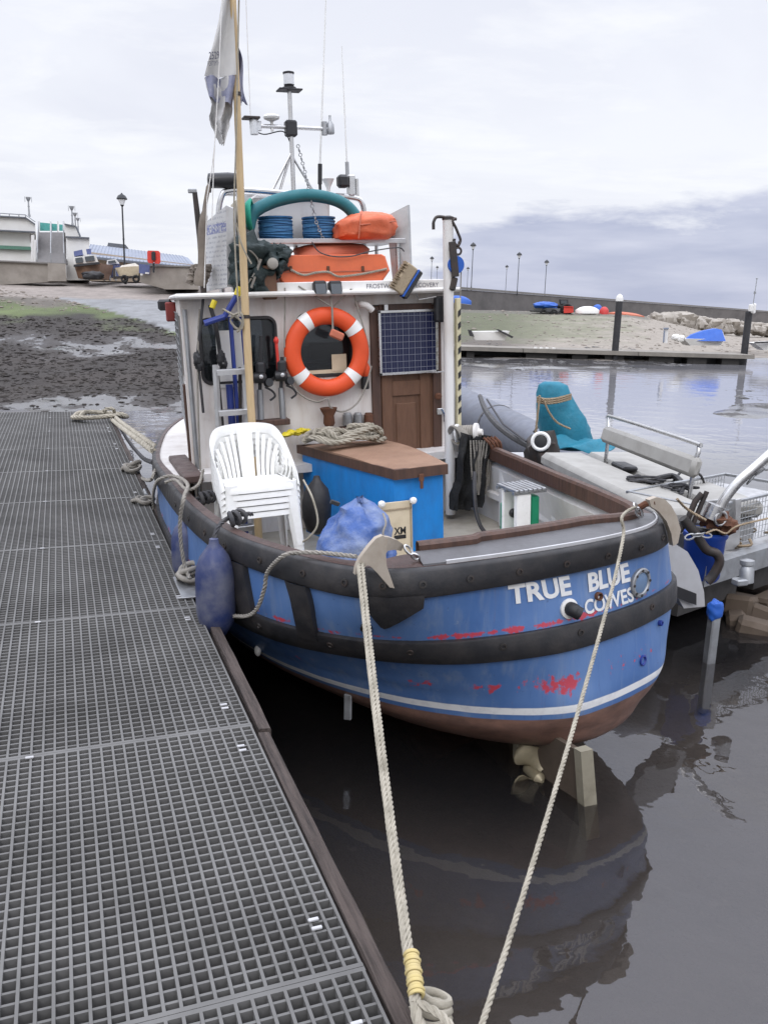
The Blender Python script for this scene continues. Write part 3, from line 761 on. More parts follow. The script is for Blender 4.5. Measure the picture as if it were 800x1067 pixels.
boat = thing('fishing_boat', 'blue wooden fishing boat with white wheelhouse and rounded stern moored to the pontoon', 'boat', (0, 0, 0), None, True)
GT = 1.32          # gunwale height
hb = MB(); zs = [1.30-.03*i for i in range(46)]
zs = [z for z in zs if z > -.06]+[-.06]
hb.loft([[hull_pt(i, z) for i in range(NU)] for z in zs], True, False)
keel = [Vector((hull_pt(i, -.06).x*.15+.05+.02, min(max(hull_pt(i, -.06).y, 4.6), 9.2), -.42)) for i in range(NU)]
o = len(hb.v); hb.v += keel; n0 = o-NU
hb.f += [(n0+i, n0+(i+1) % NU, o+(i+1) % NU, o+i) for i in range(NU)]
hull = part(boat, 'hull', hb, 'hull', 60)
def band(za, zb, th, u0=0, u1=None, step=1, bulge=.0, inset=0):
    m = MB(); us = [u0+step*i for i in range(int(((u1 if u1 is not None else NU)-u0)/step)+(0 if u1 is None else 1))]
    rows = []
    prof = [(zb, -.01), (zb, th*.8), (zb+(za-zb)*.07, th), ((za+zb)/2, th+bulge), (za-(za-zb)*.07, th), (za, th*.8), (za, -.01)]
    if za > 1.2: prof[-1:] = [(za+.010, th*.35), (za+.012, -.022)]
    for z, o_ in prof: rows.append([hull_off(u, z, o_) for u in us])
    m.loft(rows, u1 is None, False); 
    if u1 is not None:
        n = len(us); b = len(m.v)-n*len(prof)
        m.f += [tuple(b+k*n for k in range(len(prof))), tuple(b+k*n+n-1 for k in range(len(prof)))[::-1]]
    return m
gun = part(boat, 'gunwale_belt', band(1.322, 1.196, .026, bulge=.001), 'black_rubber', 40)
strake = part(boat, 'rubbing_strake', band(.935, .80, .026, bulge=.001), 'black_rubber', 40)
for i in range(60, 220, 6):
    for z in (1.245, .872):
        if z < 1 and i % 12: continue
        p = hull_off(i+1.5, z+.012, .028); n = hull_n(i, z); bt = MB(); bt.lathe([(.019, -.006), (.019, .004), (.011, .005), (.008, -.004)], p, n, 10); part(boat, 'bolt', bt, 'dark_metal', 30)
# vertical timbers on the port quarter between the two belts
for (x0, y0, x1, y1) in ((250, 598, 263, 646), (311, 612, 324, 664)):
    a = hull_find(x0, y0); b = hull_find(x1, y1); m = MB(); rows = []
    for s in range(9):
        t = s/8; u = a[0]+(b[0]-a[0])*t; z = 1.20+(.90-1.20)*t
        rows.append([hull_off(u-1.4, z, -.01), hull_off(u-1.4, z, .032), hull_off(u, z, .036), hull_off(u+1.4, z, .032), hull_off(u+1.4, z, -.01)])
    m.loft(rows, False, False); part(boat, 'rubbing_post', m, 'black_rubber', 40)
# wedge-shaped chafing pad under the port anchor
m = MB(); u0, z0 = hull_find(404, 640); rows = []
for k in range(9):
    z = 1.215-.155*k/8; w = 4.6*(1-max(0, k-3)/5.5)+.35
    rows.append([hull_off(u0-w*.8, z, -.01), hull_off(u0-w*.8, z, .04), hull_off(u0, z, .05), hull_off(u0+w, z, .04), hull_off(u0+w, z, -.01)])
m.loft(rows, False, True); part(boat, 'chafing_pad', m, 'black_rubber', 40)
# capping board, raised coaming, bulwark lining
def inset(u, d, z):
    a = hull_pt(u+.6, 1.32)-hull_pt(u-.6, 1.32); n = Vector((a.y, -a.x, 0)).normalized(); c = hull_pt(u, 1.32)
    if n.dot(Vector((c.x-.07, (c.y-6.6)*.5, 0))) > 0: n = -n
    p = c+n*d; p.z = z; return p
def capw(u):       # width of the capping: broad round the stern
    y = hull_pt(u, 1.32).y
    x = hull_pt(u, 1.32).x; return .035+.02*sstep(7.0, 6.0, y)+(.03 if x > 0 else 0)*sstep(6.6, 5.5, y)+.15*sstep(4.7, 3.7, y)*sstep(-.75, -.40, x)*sstep(1.2, .65, x)
def ringpart(prof, a=0, b=None):
    us = range(NU) if b is None else range(a, b+1)
    m = MB(); m.loft([[inset(u, d(u) if callable(d) else d, z) for u in us] for d, z in prof], b is None, False); return m
part(boat, 'capping', ringpart([(.004, 1.30), (.004, 1.334), (lambda u: capw(u), 1.338), (lambda u: capw(u), 1.30)]), 'cap_wood', 30)
# grey painted walkway of the after deck inside the black belt
part(boat, 'stern_deck', ringpart([(.010, 1.330), (.012, 1.343), (lambda u: capw(u)-.004, 1.350)], 110, 153), 'cap_grey', 30)
part(boat, 'edge_bead', ringpart([(.006, 1.330), (.006, 1.350), (.014, 1.352), (.014, 1.330)], 113, 153), 'cone_grey', 30)
part(boat, 'coaming', ringpart([(lambda u: capw(u)-.002, 1.26), (lambda u: capw(u)-.002, 1.375), (lambda u: capw(u)+.012, 1.388), (lambda u: capw(u)+.05, 1.386), (lambda u: capw(u)+.062, 1.37), (lambda u: capw(u)+.062, 1.285), (lambda u: capw(u)+.03, 1.28)], 111, 200), 'brown_wood', 35)
part(boat, 'bulwark', ringpart([(lambda u: capw(u)-.02, 1.27), (lambda u: capw(u)+.035, 1.22)]), 'white_paint', 50)
m = MB(); us = range(NU); m.loft([[inset(u, capw(u)+.034, 1.222) for u in us]]+[[(inset(u, capw(u)+.036, 1.22)*(1-k/5)+hull_off(u, .80, -.13)*(k/5)) for u in us] for k in range(1, 6)]+[[hull_off(u, .80, -.13)-Vector((0, 0, .06)) for u in us]], True, False); part(boat, 'bulwark_planking', m, 'white_paint', 50)
dk = MB(); ring = [Vector((p.x, p.y, .76)) for p in (hull_off(u, .80, -.12) for u in range(NU))]; dk.v += ring; dk.f.append(tuple(range(NU)))
part(boat, 'cockpit_sole', dk, 'deck_paint', 0)
rb = MB()
for y in (4.25, 4.95, 5.75):
    rb.box((1.25+.02*(y-4), y, 1.0), (.09, .07, .46), ch=.008)
rb.box((1.27, 5.0, .99), (.05, 2.0, .06), ch=.008); part(boat, 'bulwark_rib', rb, 'white_paint', 20)
# raised side decks and foredeck
fd = MB(); us = [u for u in range(NU) if hull_pt(u, 1.32).y > 6.15]
order = sorted(us, key=lambda u: (0 if u > NU/2 else 1, u))
rg = [inset(u, .034, 1.325) for u in order]; fd.v += rg+[p-Vector((0, 0, .06)) for p in rg]; n = len(rg)
fd.f += [tuple(range(n)), tuple(range(n, 2*n))[::-1]]+[(i, (i+1) % n, (i+1) % n+n, i+n) for i in range(n)]
part(boat, 'foredeck', fd, 'deck_white', 20)
st = MB(); st.box((-1.06, 6.45, 1.335), (.14, .9, .06), ch=.01); part(boat, 'side_deck_timber', st, 'cap_wood', 20)

# lettering on the stern
def letter(txt, bl, br, hpx, name, bold=.036):
    a = hull_find(*bl); b = hull_find(*br)
    t0 = hull_find(bl[0]-hpx*.09, bl[1]-hpx); t1 = hull_find(br[0]-hpx*.16, br[1]-hpx)
    def fn(x, y):
        u = (a[0]+(b[0]-a[0])*x)*(1-y)+(t0[0]+(t1[0]-t0[0])*x)*y; z = (a[1]+(b[1]-a[1])*x)*(1-y)+(t0[1]+(t1[1]-t0[1])*x)*y; return hull_off(u, z, .004)
    part(boat, name, text_mb(txt, fn, bold), 'letter_white', 0)
letter('TRUE', (530, 629), (595, 618.5), 19.5, 'lettering')
letter('BLUE', (613, 616), (656, 604.5), 19, 'lettering')
letter('COWES', (609, 640), (660, 625.5), 15, 'lettering', .026)
# skin fittings: exhaust elbow, deadlight, drains
u, z = hull_find(592, 634); p = hull_off(u, z, 0); n = hull_n(u, z)
m = MB(); m.lathe([(.052, -.01), (.052, .010), (.04, .014)], p, n, 22); part(boat, 'exhaust_flange', m, 'white_paint')
m = MB(); m.tube(smooth([p+n*.0, p+n*.03, p+n*.045+Vector((.012, 0, -.012)), p+n*.055+Vector((.028, 0, -.024))]), [.036]*12+[.034]*7, 16)
part(boat, 'exhaust_pipe', m, 'black_rubber')
u, z = hull_find(666, 607); p = hull_off(u, z, 0); n = hull_n(u, z)
m = MB(); m.lathe([(.082, -.01), (.082, .012), (.075, .017), (.062, .017), (.058, .008)], p, n, 28)
dl = part(boat, 'deadlight', m, 'galv')
m = MB(); m.lathe([(.058, -.01), (.056, .010), (.035, .014), (.008, .014)], p, n, 24); part(dl, 'blank', m, 'deadlight_blue')
m = MB()
for k in range(8):
    w = 2*math.pi*k/8; q = n.to_track_quat('Z', 'Y').to_matrix() @ Vector((math.cos(w)*.069, math.sin(w)*.069, .015)); m.lathe([(.006, 0), (.008, .006)], p+q, n, 8)
part(dl, 'bolt', m, 'dark_metal')
for (x, y, r, k) in ((545, 0, 0, 0),): pass
for (px, py, r, mt_) in ((382, 653, .028, 'dark_metal'), (622, 621, .022, 'rust'), (669, 688, .03, 'blue_frame'), (686, 649, .016, 'blue_frame')):
    u, z = hull_find(px, py); p = hull_off(u, z, 0); n = hull_n(u, z)
    m = MB(); m.lathe([(r, -.01), (r, .02 if r < .03 else .008), (r*.75, .022 if r < .03 else .01), (r*.6, .0)], p, n, 16); part(boat, 'drain', m, mt_)
# trim tab bracket and white rope toggle low on the port side
u, z = hull_find(362, 722); p = hull_off(u, z-.03, .01); m = MB(); m.box(p+Vector((0, -.02, -.05)), (.045, .03, .15), (R(-10), 0, R(-35)), .006); part(boat, 'bracket', m, 'galv', 20)
u, z = hull_find(270, 676); p = hull_off(u, z, .012); m = MB(); m.blob(p, (.022, .03, .035), .1, 2, 12, 8); part(boat, 'toggle', m, 'white_paint')
# propeller, shaft, skeg and rudder under the counter
m = MB(); m.box((.42, 4.45, -.06), (.07, .9, .40), ch=.02); part(boat, 'skeg', m, 'rudder_grey', 20)
def prop_at(): return Vector((.38, 3.98, -.10))
pc = by(556, 806, 3.66)
m = MB(); m.lathe([(.01, -.09), (.035, -.06), (.04, .05), (.03, .07)], pc, (0, 1, 0), 14)
pr = part(boat, 'propeller', m, 'prop_bronze')
for k in range(3):
    w = R(95+120*k); m = MB()
    def fn(a, b, w=w):
        r = .03+.14*b; th = (a-.5)*1.9*math.sin(math.pi*(.14+.78*b))
        return pc+Vector((math.cos(w+th)*r, (a-.5)*.09, math.sin(w+th)*r))
    m.slab(fn, 8, 8, (0, .012, 0)); part(pr, 'blade', m, 'prop_bronze')
m = MB(); p = by(549, 776, 3.72); m.box(p+Vector((0, .05, .0)), (.10, .06, .24), ch=.012); part(boat, 'shaft_bracket', m, 'rudder_grey', 20)
ra = by(612, 782, 3.30); rbm = by(620, 856, 3.30)
m = MB(); m.prism([ra+Vector((-.04, 0, 0)), ra+Vector((.03, 0, 0)), rbm+Vector((.03, 0, -.1)), rbm+Vector((-.05, 0, -.1))], (-.01, .05, 0))
rd = part(boat, 'rudder', m, 'rudder_grey', 20)
m = MB(); m.prism([ra+Vector((-.03, .05, -.02)), ra+Vector((-.10, .36, -.02)), rbm+Vector((-.12, .36, 0)), rbm+Vector((-.05, .05, -.06))], (.03, 0, 0)); part(rd, 'blade', m, 'stone_dark', 20)
m = MB(); m.cyl(ra+Vector((-.09, .33, -.04)), ra+Vector((-.12, .50, .30)), .03); part(rd, 'stock', m, 'rudder_grey')

# ------------------------------------------------------------------ wheelhouse
CX0, CX1, CYA, CYF, CZT = -1.0, 1.12, 6.45, 8.35, 2.57
def wall_open(rects, x0, x1, z0, z1, y, th, rn):
    """flat wall in the xz plane with rounded-corner openings: each opening is a collar of corner fans"""
    m = MB(); xs = sorted({x0, x1, *[r[0] for r in rects], *[r[1] for r in rects]}); zz = sorted({z0, z1, *[r[2] for r in rects], *[r[3] for r in rects]})
    for i in range(len(xs)-1):
        for j in range(len(zz)-1):
            cx, cz = (xs[i]+xs[i+1])/2, (zz[j]+zz[j+1])/2
            if any(r[0] < cx < r[1] and r[2] < cz < r[3] for r in rects): continue
            m.box((cx, y+th/2, cz), (xs[i+1]-xs[i], th, zz[j+1]-zz[j]))
    for r in rects:
        for (sx, sz) in ((0, 0), (0, 1), (1, 0), (1, 1)):
            cx = r[0]+rn if sx == 0 else r[1]-rn; cz = r[2]+rn if sz == 0 else r[3]-rn
            kx, kz = (r[0] if sx == 0 else r[1]), (r[2] if sz == 0 else r[3]); dx, dz = (-1 if sx == 0 else 1), (-1 if sz == 0 else 1)
            arc = [(cx+dx*rn*math.cos(R(a)), cz+dz*rn*math.sin(R(a))) for a in range(0, 91, 15)]
            m.prism([(kx, y+.001, kz)]+[(a, y+.001, b) for a, b in arc], (0, th-.002, 0))
    return m
W1 = (-.87, -.31, 1.96, 2.42); W2 = (-.13, .30, 1.97, 2.43); DR = (.45, 1.05, .84, 2.49)
cabin = part(boat, 'cabin', wall_open([W1, W2], CX0, DR[0], .76, CZT, CYA, .04, .06), 'cabin_paint', 20)
m = MB(); m.box(((DR[0]+DR[1])/2, CYA+.02, (DR[3]+CZT)/2), (DR[1]-DR[0], .04, CZT-DR[3])); m.box(((DR[1]+CX1)/2, CYA+.02, (.76+CZT)/2), (CX1-DR[1], .04, CZT-.76))
m.box(((DR[0]+DR[1])/2, CYA+.02, .80), (DR[1]-DR[0], .04, .08))
for x in (CX1-.02,): m.box((x, (CYA+CYF)/2+.02, (.9+CZT)/2), (.04, CYF-CYA-.04, CZT-.9))
m.box((CX0+.02, (CYA+CYF)/2+.02, (.9+1.95)/2), (.04, CYF-CYA-.04, 1.05)); m.box((CX0+.02, (CYA+CYF)/2+.02, (2.45+CZT)/2), (.04, CYF-CYA-.04, CZT-2.45))
for y in (CYA+.25, CYA+1.0, CYF-.1): m.box((CX0+.02, y, 2.2), (.038, .14, .5))
m.box(((CX0+CX1)/2, CYF, (.9+1.95)/2), (CX1-CX0-.082, .04, 1.05)); m.box(((CX0+CX1)/2, CYF, 2.51), (CX1-CX0-.082, .04, .12))
for x in (CX0+.09, .06, CX1-.09): m.box((x, CYF, 2.2), (.1, .038, .5))
part(cabin, 'side_wall', m, 'cabin_paint', 20)
m = MB(); m.box(((CX0+CX1)/2, (CYA+CYF)/2-.05, CZT+.02), (CX1-CX0+.10, CYF-CYA+.24, .04), ch=.014); part(cabin, 'roof', m, 'white_paint', 30)
m = MB(); m.box(((CX0+CX1)/2+.0, (CYA+CYF)/2, 1.5), (CX1-CX0-.14, CYF-CYA-.14, .02)); m.box((.0, 7.6, 1.75), (.9, .5, .5), ch=.03); m.box((.55, 7.9, 1.8), (.5, .3, .7), ch=.03)
m.box((-.5, 8.0, 1.85), (.4, .25, .2), ch=.03); part(cabin, 'console', m, 'black_plastic', 20)
for r in (W1, W2):
    m = MB(); f = []
    for k in range(4):
        cx = r[1]-.06 if k in (0, 3) else r[0]+.06; cz = r[3]-.06 if k in (0, 1) else r[2]+.06
        for a in range(0, 91, 15): w = R(k*90+a); f.append((cx+.062*math.cos(w), CYA-.004, cz+.062*math.sin(w)))
    m.tube(f, .014, 6, True); wf = part(cabin, 'window', m, 'black_rubber')
    m = MB(); m.box(((r[0]+r[1])/2, CYA+.02, (r[2]+r[3])/2), (r[1]-r[0]-.006, .006, r[3]-r[2]-.006)); part(wf, 'pane', m, 'glass', 0)
m = MB(); m.box((.13, CYA+.012, 1.985), (.5, .005, .05)); m.box((.19, CYA+.008, 2.06), (.12, .004, .13)); part(cabin, 'window_notice', m, 'cream', 0)
m = MB(); m.box((-.66, CYA-.006, 2.13), (.20, .012, .42)); part(cabin, 'notice_sheet', m, 'white_paint', 0)
# port side: glass and the mesh guard
m = MB(); m.box((CX0+.02, (CYA+CYF)/2, 2.2), (.006, CYF-CYA-.2, .5)); m.box(((CX0+CX1)/2, CYF, 2.2), (CX1-CX0-.2, .006, .5)); part(cabin, 'side_pane', m, 'glass', 0)
m = MB(); y0, y1 = CYA+.42, CYF-.05
for i in range(24): y = y0+(y1-y0)*i/23; m.box((CX0-.012, y, 2.02), (.005, .006, .9))
for i in range(16): z = 1.57+.9*i/15; m.box((CX0-.018, (y0+y1)/2, z), (.005, y1-y0, .006))
part(cabin, 'mesh_guard', m, 'galv', 0)
m = MB(); m.box((CX0-.012, CYA+.20, 1.42), (.022, .10, 1.05), ch=.004); part(cabin, 'side_post', m, 'brown_wood', 20)
m = MB(); m.box((CX0-.045, CYF-.25, 2.47), (.09, .22, .17), ch=.01); part(cabin, 'side_light', m, 'side_light_red', 20)
m = MB(); m.box((CX0-.09, CYF-.05, 2.53), (.13, .12, .10), ch=.02); part(cabin, 'vent_cowl', m, 'black_plastic', 20)
m = MB(); m.tube([(CX0+.03, CYA-.012, 1.0), (CX0+.03, CYA-.012, 2.5)], .016, 8); part(cabin, 'corner_pipe', m, 'galv')
# door
m = MB(); m.box((.75, CYA+.012, 1.66), (.594, .03, 1.64)); door = part(cabin, 'door', m, 'plank_wood', 0)
m = MB()
for x in (.485, 1.015): m.box((x, CYA-.008, 1.66), (.075, .026, 1.63), ch=.004)
m.box((.75, CYA-.008, 2.455), (.45, .024, .075), ch=.004); part(door, 'jamb', m, 'brown_wood', 20)
m = MB()
for x in (.575, .905): m.box((x, CYA-.010, 1.62), (.09, .02, 1.5), ch=.004)
for z in (1.83, .98): m.box((.74, CYA-.0115, z), (.24, .017, .12), ch=.004)
m.box((.74, CYA-.006, 1.40), (.18, .016, .62), ch=.012); part(door, 'panel', m, 'plank_wood', 20)
m = MB(); m.lathe([(.012, 0), (.012, .035), (.028, .04), (.03, .055), (.018, .066)], (1.0, CYA-.018, 1.75), (0, -1, 0), 14); part(door, 'knob', m, 'rust')
m = MB(); m.box((1.03, CYA-.024, 1.62), (.05, .012, .05), ch=.003); m.tube(smooth([(1.05, CYA-.03, 1.64), (1.07, CYA-.035, 1.60), (1.075, CYA-.035, 1.53)]), .012, 8); m.box((1.03, CYA-.024, 1.22), (.04, .012, .06), ch=.003); part(door, 'hasp', m, 'steel', 30)
m = MB(); m.tube([(.20, CYA-.02, 2.545), (.30, CYA-.03, 2.54), (.37, CYA-.06, 2.52), (.40, CYA-.07, 2.47)], [.026, .026, .026, .034], 12); 
m = MB(); m.tube(smooth([(.36, CYA+.0, 2.50), (.36, CYA-.07, 2.50), (.40, CYA-.10, 2.485), (.44, CYA-.10, 2.45)]), .026, 12); part(cabin, 'vent_pipe', m, 'deck_white')
# white rail beam on the roof edge, with its faint lettering and two floodlights
m = MB(); m.box((.38, CYA-.07, 2.635), (1.36, .05, .075), ch=.006); rail = part(cabin, 'roof_beam', m, 'white_paint', 20)
def beamtxt(a, b): return lambda x, y: Vector((a+(b-a)*x, CYA-.0972, 2.615+.035*y))
part(rail, 'lettering', text_mb('FROSTWATER', beamtxt(.40, .70), .0), 'letter_grey', 0); part(rail, 'lettering', text_mb('RECOVERY', beamtxt(.78, 1.0), .0), 'letter_grey', 0)
for px in (333, 349):
    p = by(px, 300, CYA-.14); m = MB(); m.box(p, (.10, .06, .10), (R(-15), 0, 0), .012); fl = part(cabin, 'floodlight', m, 'black_plastic', 20)
    m = MB(); m.box(p+Vector((0, -.034, -.008)), (.08, .006, .075), (R(-15), 0, 0)); part(fl, 'lens', m, 'far_glass', 0)
p = by(462, 322, CYA-.12); m = MB(); m.box(p, (.15, .08, .20), ch=.015); dl = part(cabin, 'deck_lamp', m, 'black_plastic', 20)
m = MB(); m.box(p+Vector((.045, -.043, .02)), (.045, .006, .15), ch=.002); part(dl, 'lens', m, 'lens', 0)
p = by(278, 299, CYA-.10); m = MB(); m.box(p+Vector((.02, 0, .03)), (.10, .06, .24), ch=.008); part(cabin, 'timber_bracket', m, 'plank_wood', 20)

# ------------------------------------------------------------------ roof gear that is fixed to the boat
RY = 6.72
def rp(x, y, d=0): return by(x, y, RY+d)
tr0, tr1 = rp(246, 249), rp(420, 254)
m = MB(); m.box(((tr0.x+tr1.x)/2, RY+.26, 2.985), (tr1.x-tr0.x, .62, .016)); m.box(((tr0.x+tr1.x)/2, RY-.045, 2.985), (tr1.x-tr0.x, .014, .036), ch=.004)
rack = part(boat, 'roof_rack', m, 'alu', 20)
for x in (tr0.x+.05, tr1.x-.05):
    for y in (RY, RY+.5):
        m = MB(); m.cyl((x, y, 2.6), (x, y, 2.98), .016); part(rack, 'rack_leg', m, 'steel')
a, b, c, d_ = rp(424, 215), rp(427, 291), rp(410, 291), rp(411, 224)
m = MB(); m.prism([a, b, c+Vector((.02, 0, 0)), d_+Vector((0, 0, 0))], (.0, .012, 0)); 
m = MB(); q = [Vector((a.x, RY-.02, a.z)), Vector((b.x, RY-.02, b.z)), Vector((b.x-.03, RY+.55, b.z)), Vector((a.x-.03, RY+.55, a.z-.03)), Vector((a.x-.06, RY-.02, a.z-.02))]
m.prism([(a.x, RY-.02, a.z+.01), (b.x, RY-.02, b.z), (b.x-.13, RY+.06, b.z), (a.x-.16, RY+.06, a.z-.07)], (.02, .012, 0)); part(boat, 'side_plate', m, 'alu', 0)
# stainless goalpost arch
m = MB(); AY = 7.0
pa = by(228, 250, AY); pb = by(230, 208, AY); pt0 = by(245, 198, AY); pt1 = by(362, 205, AY); pc1 = by(378, 214, AY); pd = by(379, 250, AY)
m.tube(smooth([Vector((pa.x, AY, 2.6)), pa, pb, pt0, pt0.lerp(pt1, .5), pt1, pc1, pd, Vector((pd.x, AY, 2.6))], 6), .022, 10); arch = part(boat, 'gantry', m, 'steel')
m = MB(); m.tube([pt0+Vector((0, .4, .02)), pt1+Vector((0, .4, .02))], .02, 10); m.tube([pt0+Vector((0, 0, 0)), pt0+Vector((0, .4, .02))], .02, 10); m.tube([pt1, pt1+Vector((0, .4, .02))], .02, 10); part(arch, 'cross_bar', m, 'steel')
m = MB(); p = by(238, 188, AY); m.lathe([(.02, -.16), (.055, -.15), (.06, 0), (.05, .08), (.02, .10)], p, (1, -.25, 0), 16); m.cyl(p+Vector((-.14, 0, 0)), p+Vector((-.15, 0, -.09)), .012); part(arch, 'horn', m, 'black_plastic')
m = MB(); p = by(357, 189, AY); m.box(p, (.09, .09, .10), ch=.02); part(arch, 'search_lamp', m, 'black_plastic', 20)
m = MB(); p = by(366, 193, AY); m.box(p, (.06, .05, .16), ch=.01); m.tube([p+Vector((.05, 0, .05)), p+Vector((.05, 0, -.10))], .014, 8); part(arch, 'lamp_bracket', m, 'steel', 20)
m = MB(); p = by(342, 192, AY); m.lathe([(.015, -.10), (.015, -.03), (.045, .03), (.05, .04)], p, (0, 0, 1), 14); part(arch, 'gps_antenna', m, 'white_plastic')
# nav-light mast
MY = 7.15
def mp_(x, y): return by(x, y, MY)
mt0 = mp_(301.5, 92); mb0 = mp_(305, 200); mx = mb0.x
m = MB(); m.cyl((mx, MY, 2.6), (mt0.x, MY, mt0.z), .020, 12, .018); mast = part(boat, 'nav_mast', m, 'steel')
f = mp_(303, 160)
for (px, py, dy) in ((282, 199, 0), (328, 199, 0), (305, 190, .45)):
    m = MB(); e = mp_(px, py); e = Vector((e.x, MY+dy, e.z-.02)); m.cyl(f, e, .011); part(mast, 'strut', m, 'steel')
y0 = mp_(264, 131); y1 = mp_(343, 134.5); m = MB(); m.cyl(y0, y1, .016); part(mast, 'yard', m, 'steel', 30); m = MB(); m.box(mp_(303, 134), (.095, .075, .12), ch=.012); part(mast, 'junction_box', m, 'black_plastic', 30)
p = mp_(301, 84); m = MB(); m.lathe([(.055, -.062), (.055, -.05), (.035, -.048), (.042, -.03)], p, (0, 0, 1), 16); m.lathe([(.044, .045), (.046, .06), (.02, .068)], p, (0, 0, 1), 16); m.box(p+Vector((0, 0, -.07)), (.19, .12, .012), ch=.003); lan = part(mast, 'lantern', m, 'black_plastic', 30)
m = MB(); m.lathe([(.042, -.03), (.042, .045)], p, (0, 0, 1), 18); part(lan, 'lens', m, 'lens')
p = mp_(263, 126); m = MB(); m.box(p+Vector((-.01, 0, .02)), (.13, .10, .018), ch=.004); part(mast, 'lamp_shelf', m, 'dark_metal', 20)
m = MB(); m.lathe([(.032, -.10), (.034, -.09), (.034, .0), (.03, .012)], p+Vector((.01, 0, 0)), (0, 0, 1), 14); m.cyl(p+Vector((.05, 0, -.07)), p+Vector((.05, 0, 0)), .022); part(mast, 'steaming_lamp', m, 'lens')
p = mp_(283, 124); m = MB(); m.lathe([(.012, -.09), (.012, -.02), (.06, .0), (.066, .015), (.055, .03), (.02, .038)], p, (0, 0, 1), 18); part(mast, 'gps_dome', m, 'white_plastic')
p = mp_(344, 130); m = MB(); m.lathe([(.03, -.07), (.034, -.06), (.03, 0), (.01, .03), (.01, .07)], p, (0, 0, 1), 14); m.cyl(p+Vector((-.05, 0, -.08)), p+Vector((-.05, 0, .02)), .024); part(mast, 'anemometer', m, 'galv')
m = MB(); m.tube(smooth([mp_(262, 134), mp_(275, 140), mp_(295, 137), mp_(303, 150)]), .005, 5); part(mast, 'cable', m, 'black_plastic')
# whip aerials
def whip(x0, y0, x1, y1, Y, base, r):
    a, b = by(x0, y0, Y), by(x1, y1, Y); d = b-a
    m = MB(); m.tube([a, a+d*.5, b], [r, r*.75, r*.35], 6); w = part(boat, 'whip_aerial', m, 'white_plastic')
    m = MB(); m.cyl(Vector((a.x, Y, 2.62)), a, r*1.3); m.cyl(a-Vector((0, 0, .06)), a+d.normalized()*.10, r*1.9); part(w, 'base', m, base); return w
whip(333, 184, 341, -40, 7.35, 'black_plastic', .010); whip(362, 182, 356, 48, 7.3, 'galv', .0085)
# white davit post with hazard stripes, hook and block
dpx = .995; m = MB(); zt = by(463, 229, 6.2).z
m.tube([(dpx+.02, 6.2, .80), (dpx+.02, 6.2, zt)], .040, 14); dav = part(boat, 'davit_post', m, 'white_paint')
m = MB(); m.lathe([(.045, 0), (.045, .02), (.02, .03)], (dpx+.02, 6.2, zt), (0, 0, 1), 14); m.tube(smooth([(dpx-.10, 6.2, zt-.02), (dpx-.07, 6.2, zt+.02), (dpx+.02, 6.2, zt+.015), (dpx+.09, 6.2, zt+.005)]), .012, 8); m.cyl((dpx-.10, 6.2, zt-.07), (dpx-.10, 6.2, zt-.02), .012); part(dav, 'cap', m, 'dark_metal')
# the lower timber is painted in yellow and black
m = MB()
for i in range(9): z = 1.62+i*.095; m.prism([(1.075, 6.155, z), (1.098, 6.155, z+.02), (1.098, 6.155, z+.065), (1.075, 6.155, z+.045)], (0, .05, 0))
part(dav, 'hazard_stripe', m, 'black_plastic', 0)
m = MB(); m.box((1.085, 6.185, 1.95), (.035, .05, 1.15), ch=.004); part(dav, 'stripe_batten', m, 'stripe_cream', 20)
hk = [by(x, y, 6.17) for x, y in ((471, 230), (475, 238), (477, 243))]
m = MB(); m.tube(smooth([Vector((dpx+.06, 6.18, zt)), hk[0], hk[1], hk[2]]), .011, 8)
hp = hk[2]; m.tube(smooth([hp, hp+Vector((.02, 0, -.05)), hp+Vector((0, 0, -.09)), hp+Vector((-.03, 0, -.07)), hp+Vector((-.03, 0, -.04))]), .011, 8); hkp = part(dav, 'hook', m, 'dark_metal')
m = MB(); m.torus(hp+Vector((.0, 0, -.13)), .026, .009, (0, 1, 0), 16, 6); m.cyl(hp+Vector((.01, 0, -.06)), hp+Vector((0, 0, -.11)), .009); part(hkp, 'shackle', m, 'dark_metal')
bl = by(474, 276, 6.17); m = MB(); m.lathe([(.03, -.025), (.066, -.025), (.066, .025), (.03, .025)], bl, (0, 1, 0), 24); shv = part(dav, 'pulley_block', m, 'tarp_blue')
m = MB(); m.box(bl+Vector((-.025, -.032, .04)), (.06, .012, .26), (0, R(-6), 0), .004); m.box(bl+Vector((-.025, .032, .04)), (.06, .012, .26), (0, R(-6), 0), .004); m.box(bl+Vector((-.02, 0, -.14)), (.05, .05, .10), (0, R(15), 0), .008); part(shv, 'cheek_plate', m, 'dark_metal', 20)
m = MB(); m.cyl(bl+Vector((.05, 0, -.05)), by(476, 440, 6.17), .005, 6); part(dav, 'fall', m, 'rope_grey')
# winch drum low on the post
wc = by(486, 451, 6.08); m = MB(); m.lathe([(.05, -.09), (.075, -.085), (.075, -.07), (.045, -.06), (.045, .06), (.075, .07), (.075, .09), (.03, .10), (.025, .13)], wc, (1, -.9, .1), 20); m.cyl(wc, (dpx+.03, 6.2, wc.z), .025)
wn = part(boat, 'winch', m, 'white_paint'); m = MB()
ax = Vector((1, -.9, .1)).normalized()
for k in range(7): m.torus(wc+ax*(-.055+.018*k), .052, .011, ax, 20, 6)
for k in range(5): m.torus(wc+Vector((-.09+.01*k, .02, -.02-.01*k)), .08+.006*k, .011, (1, .2+.1*k, .3), 22, 6)
part(wn, 'rope_turns', m, 'rope_grey')
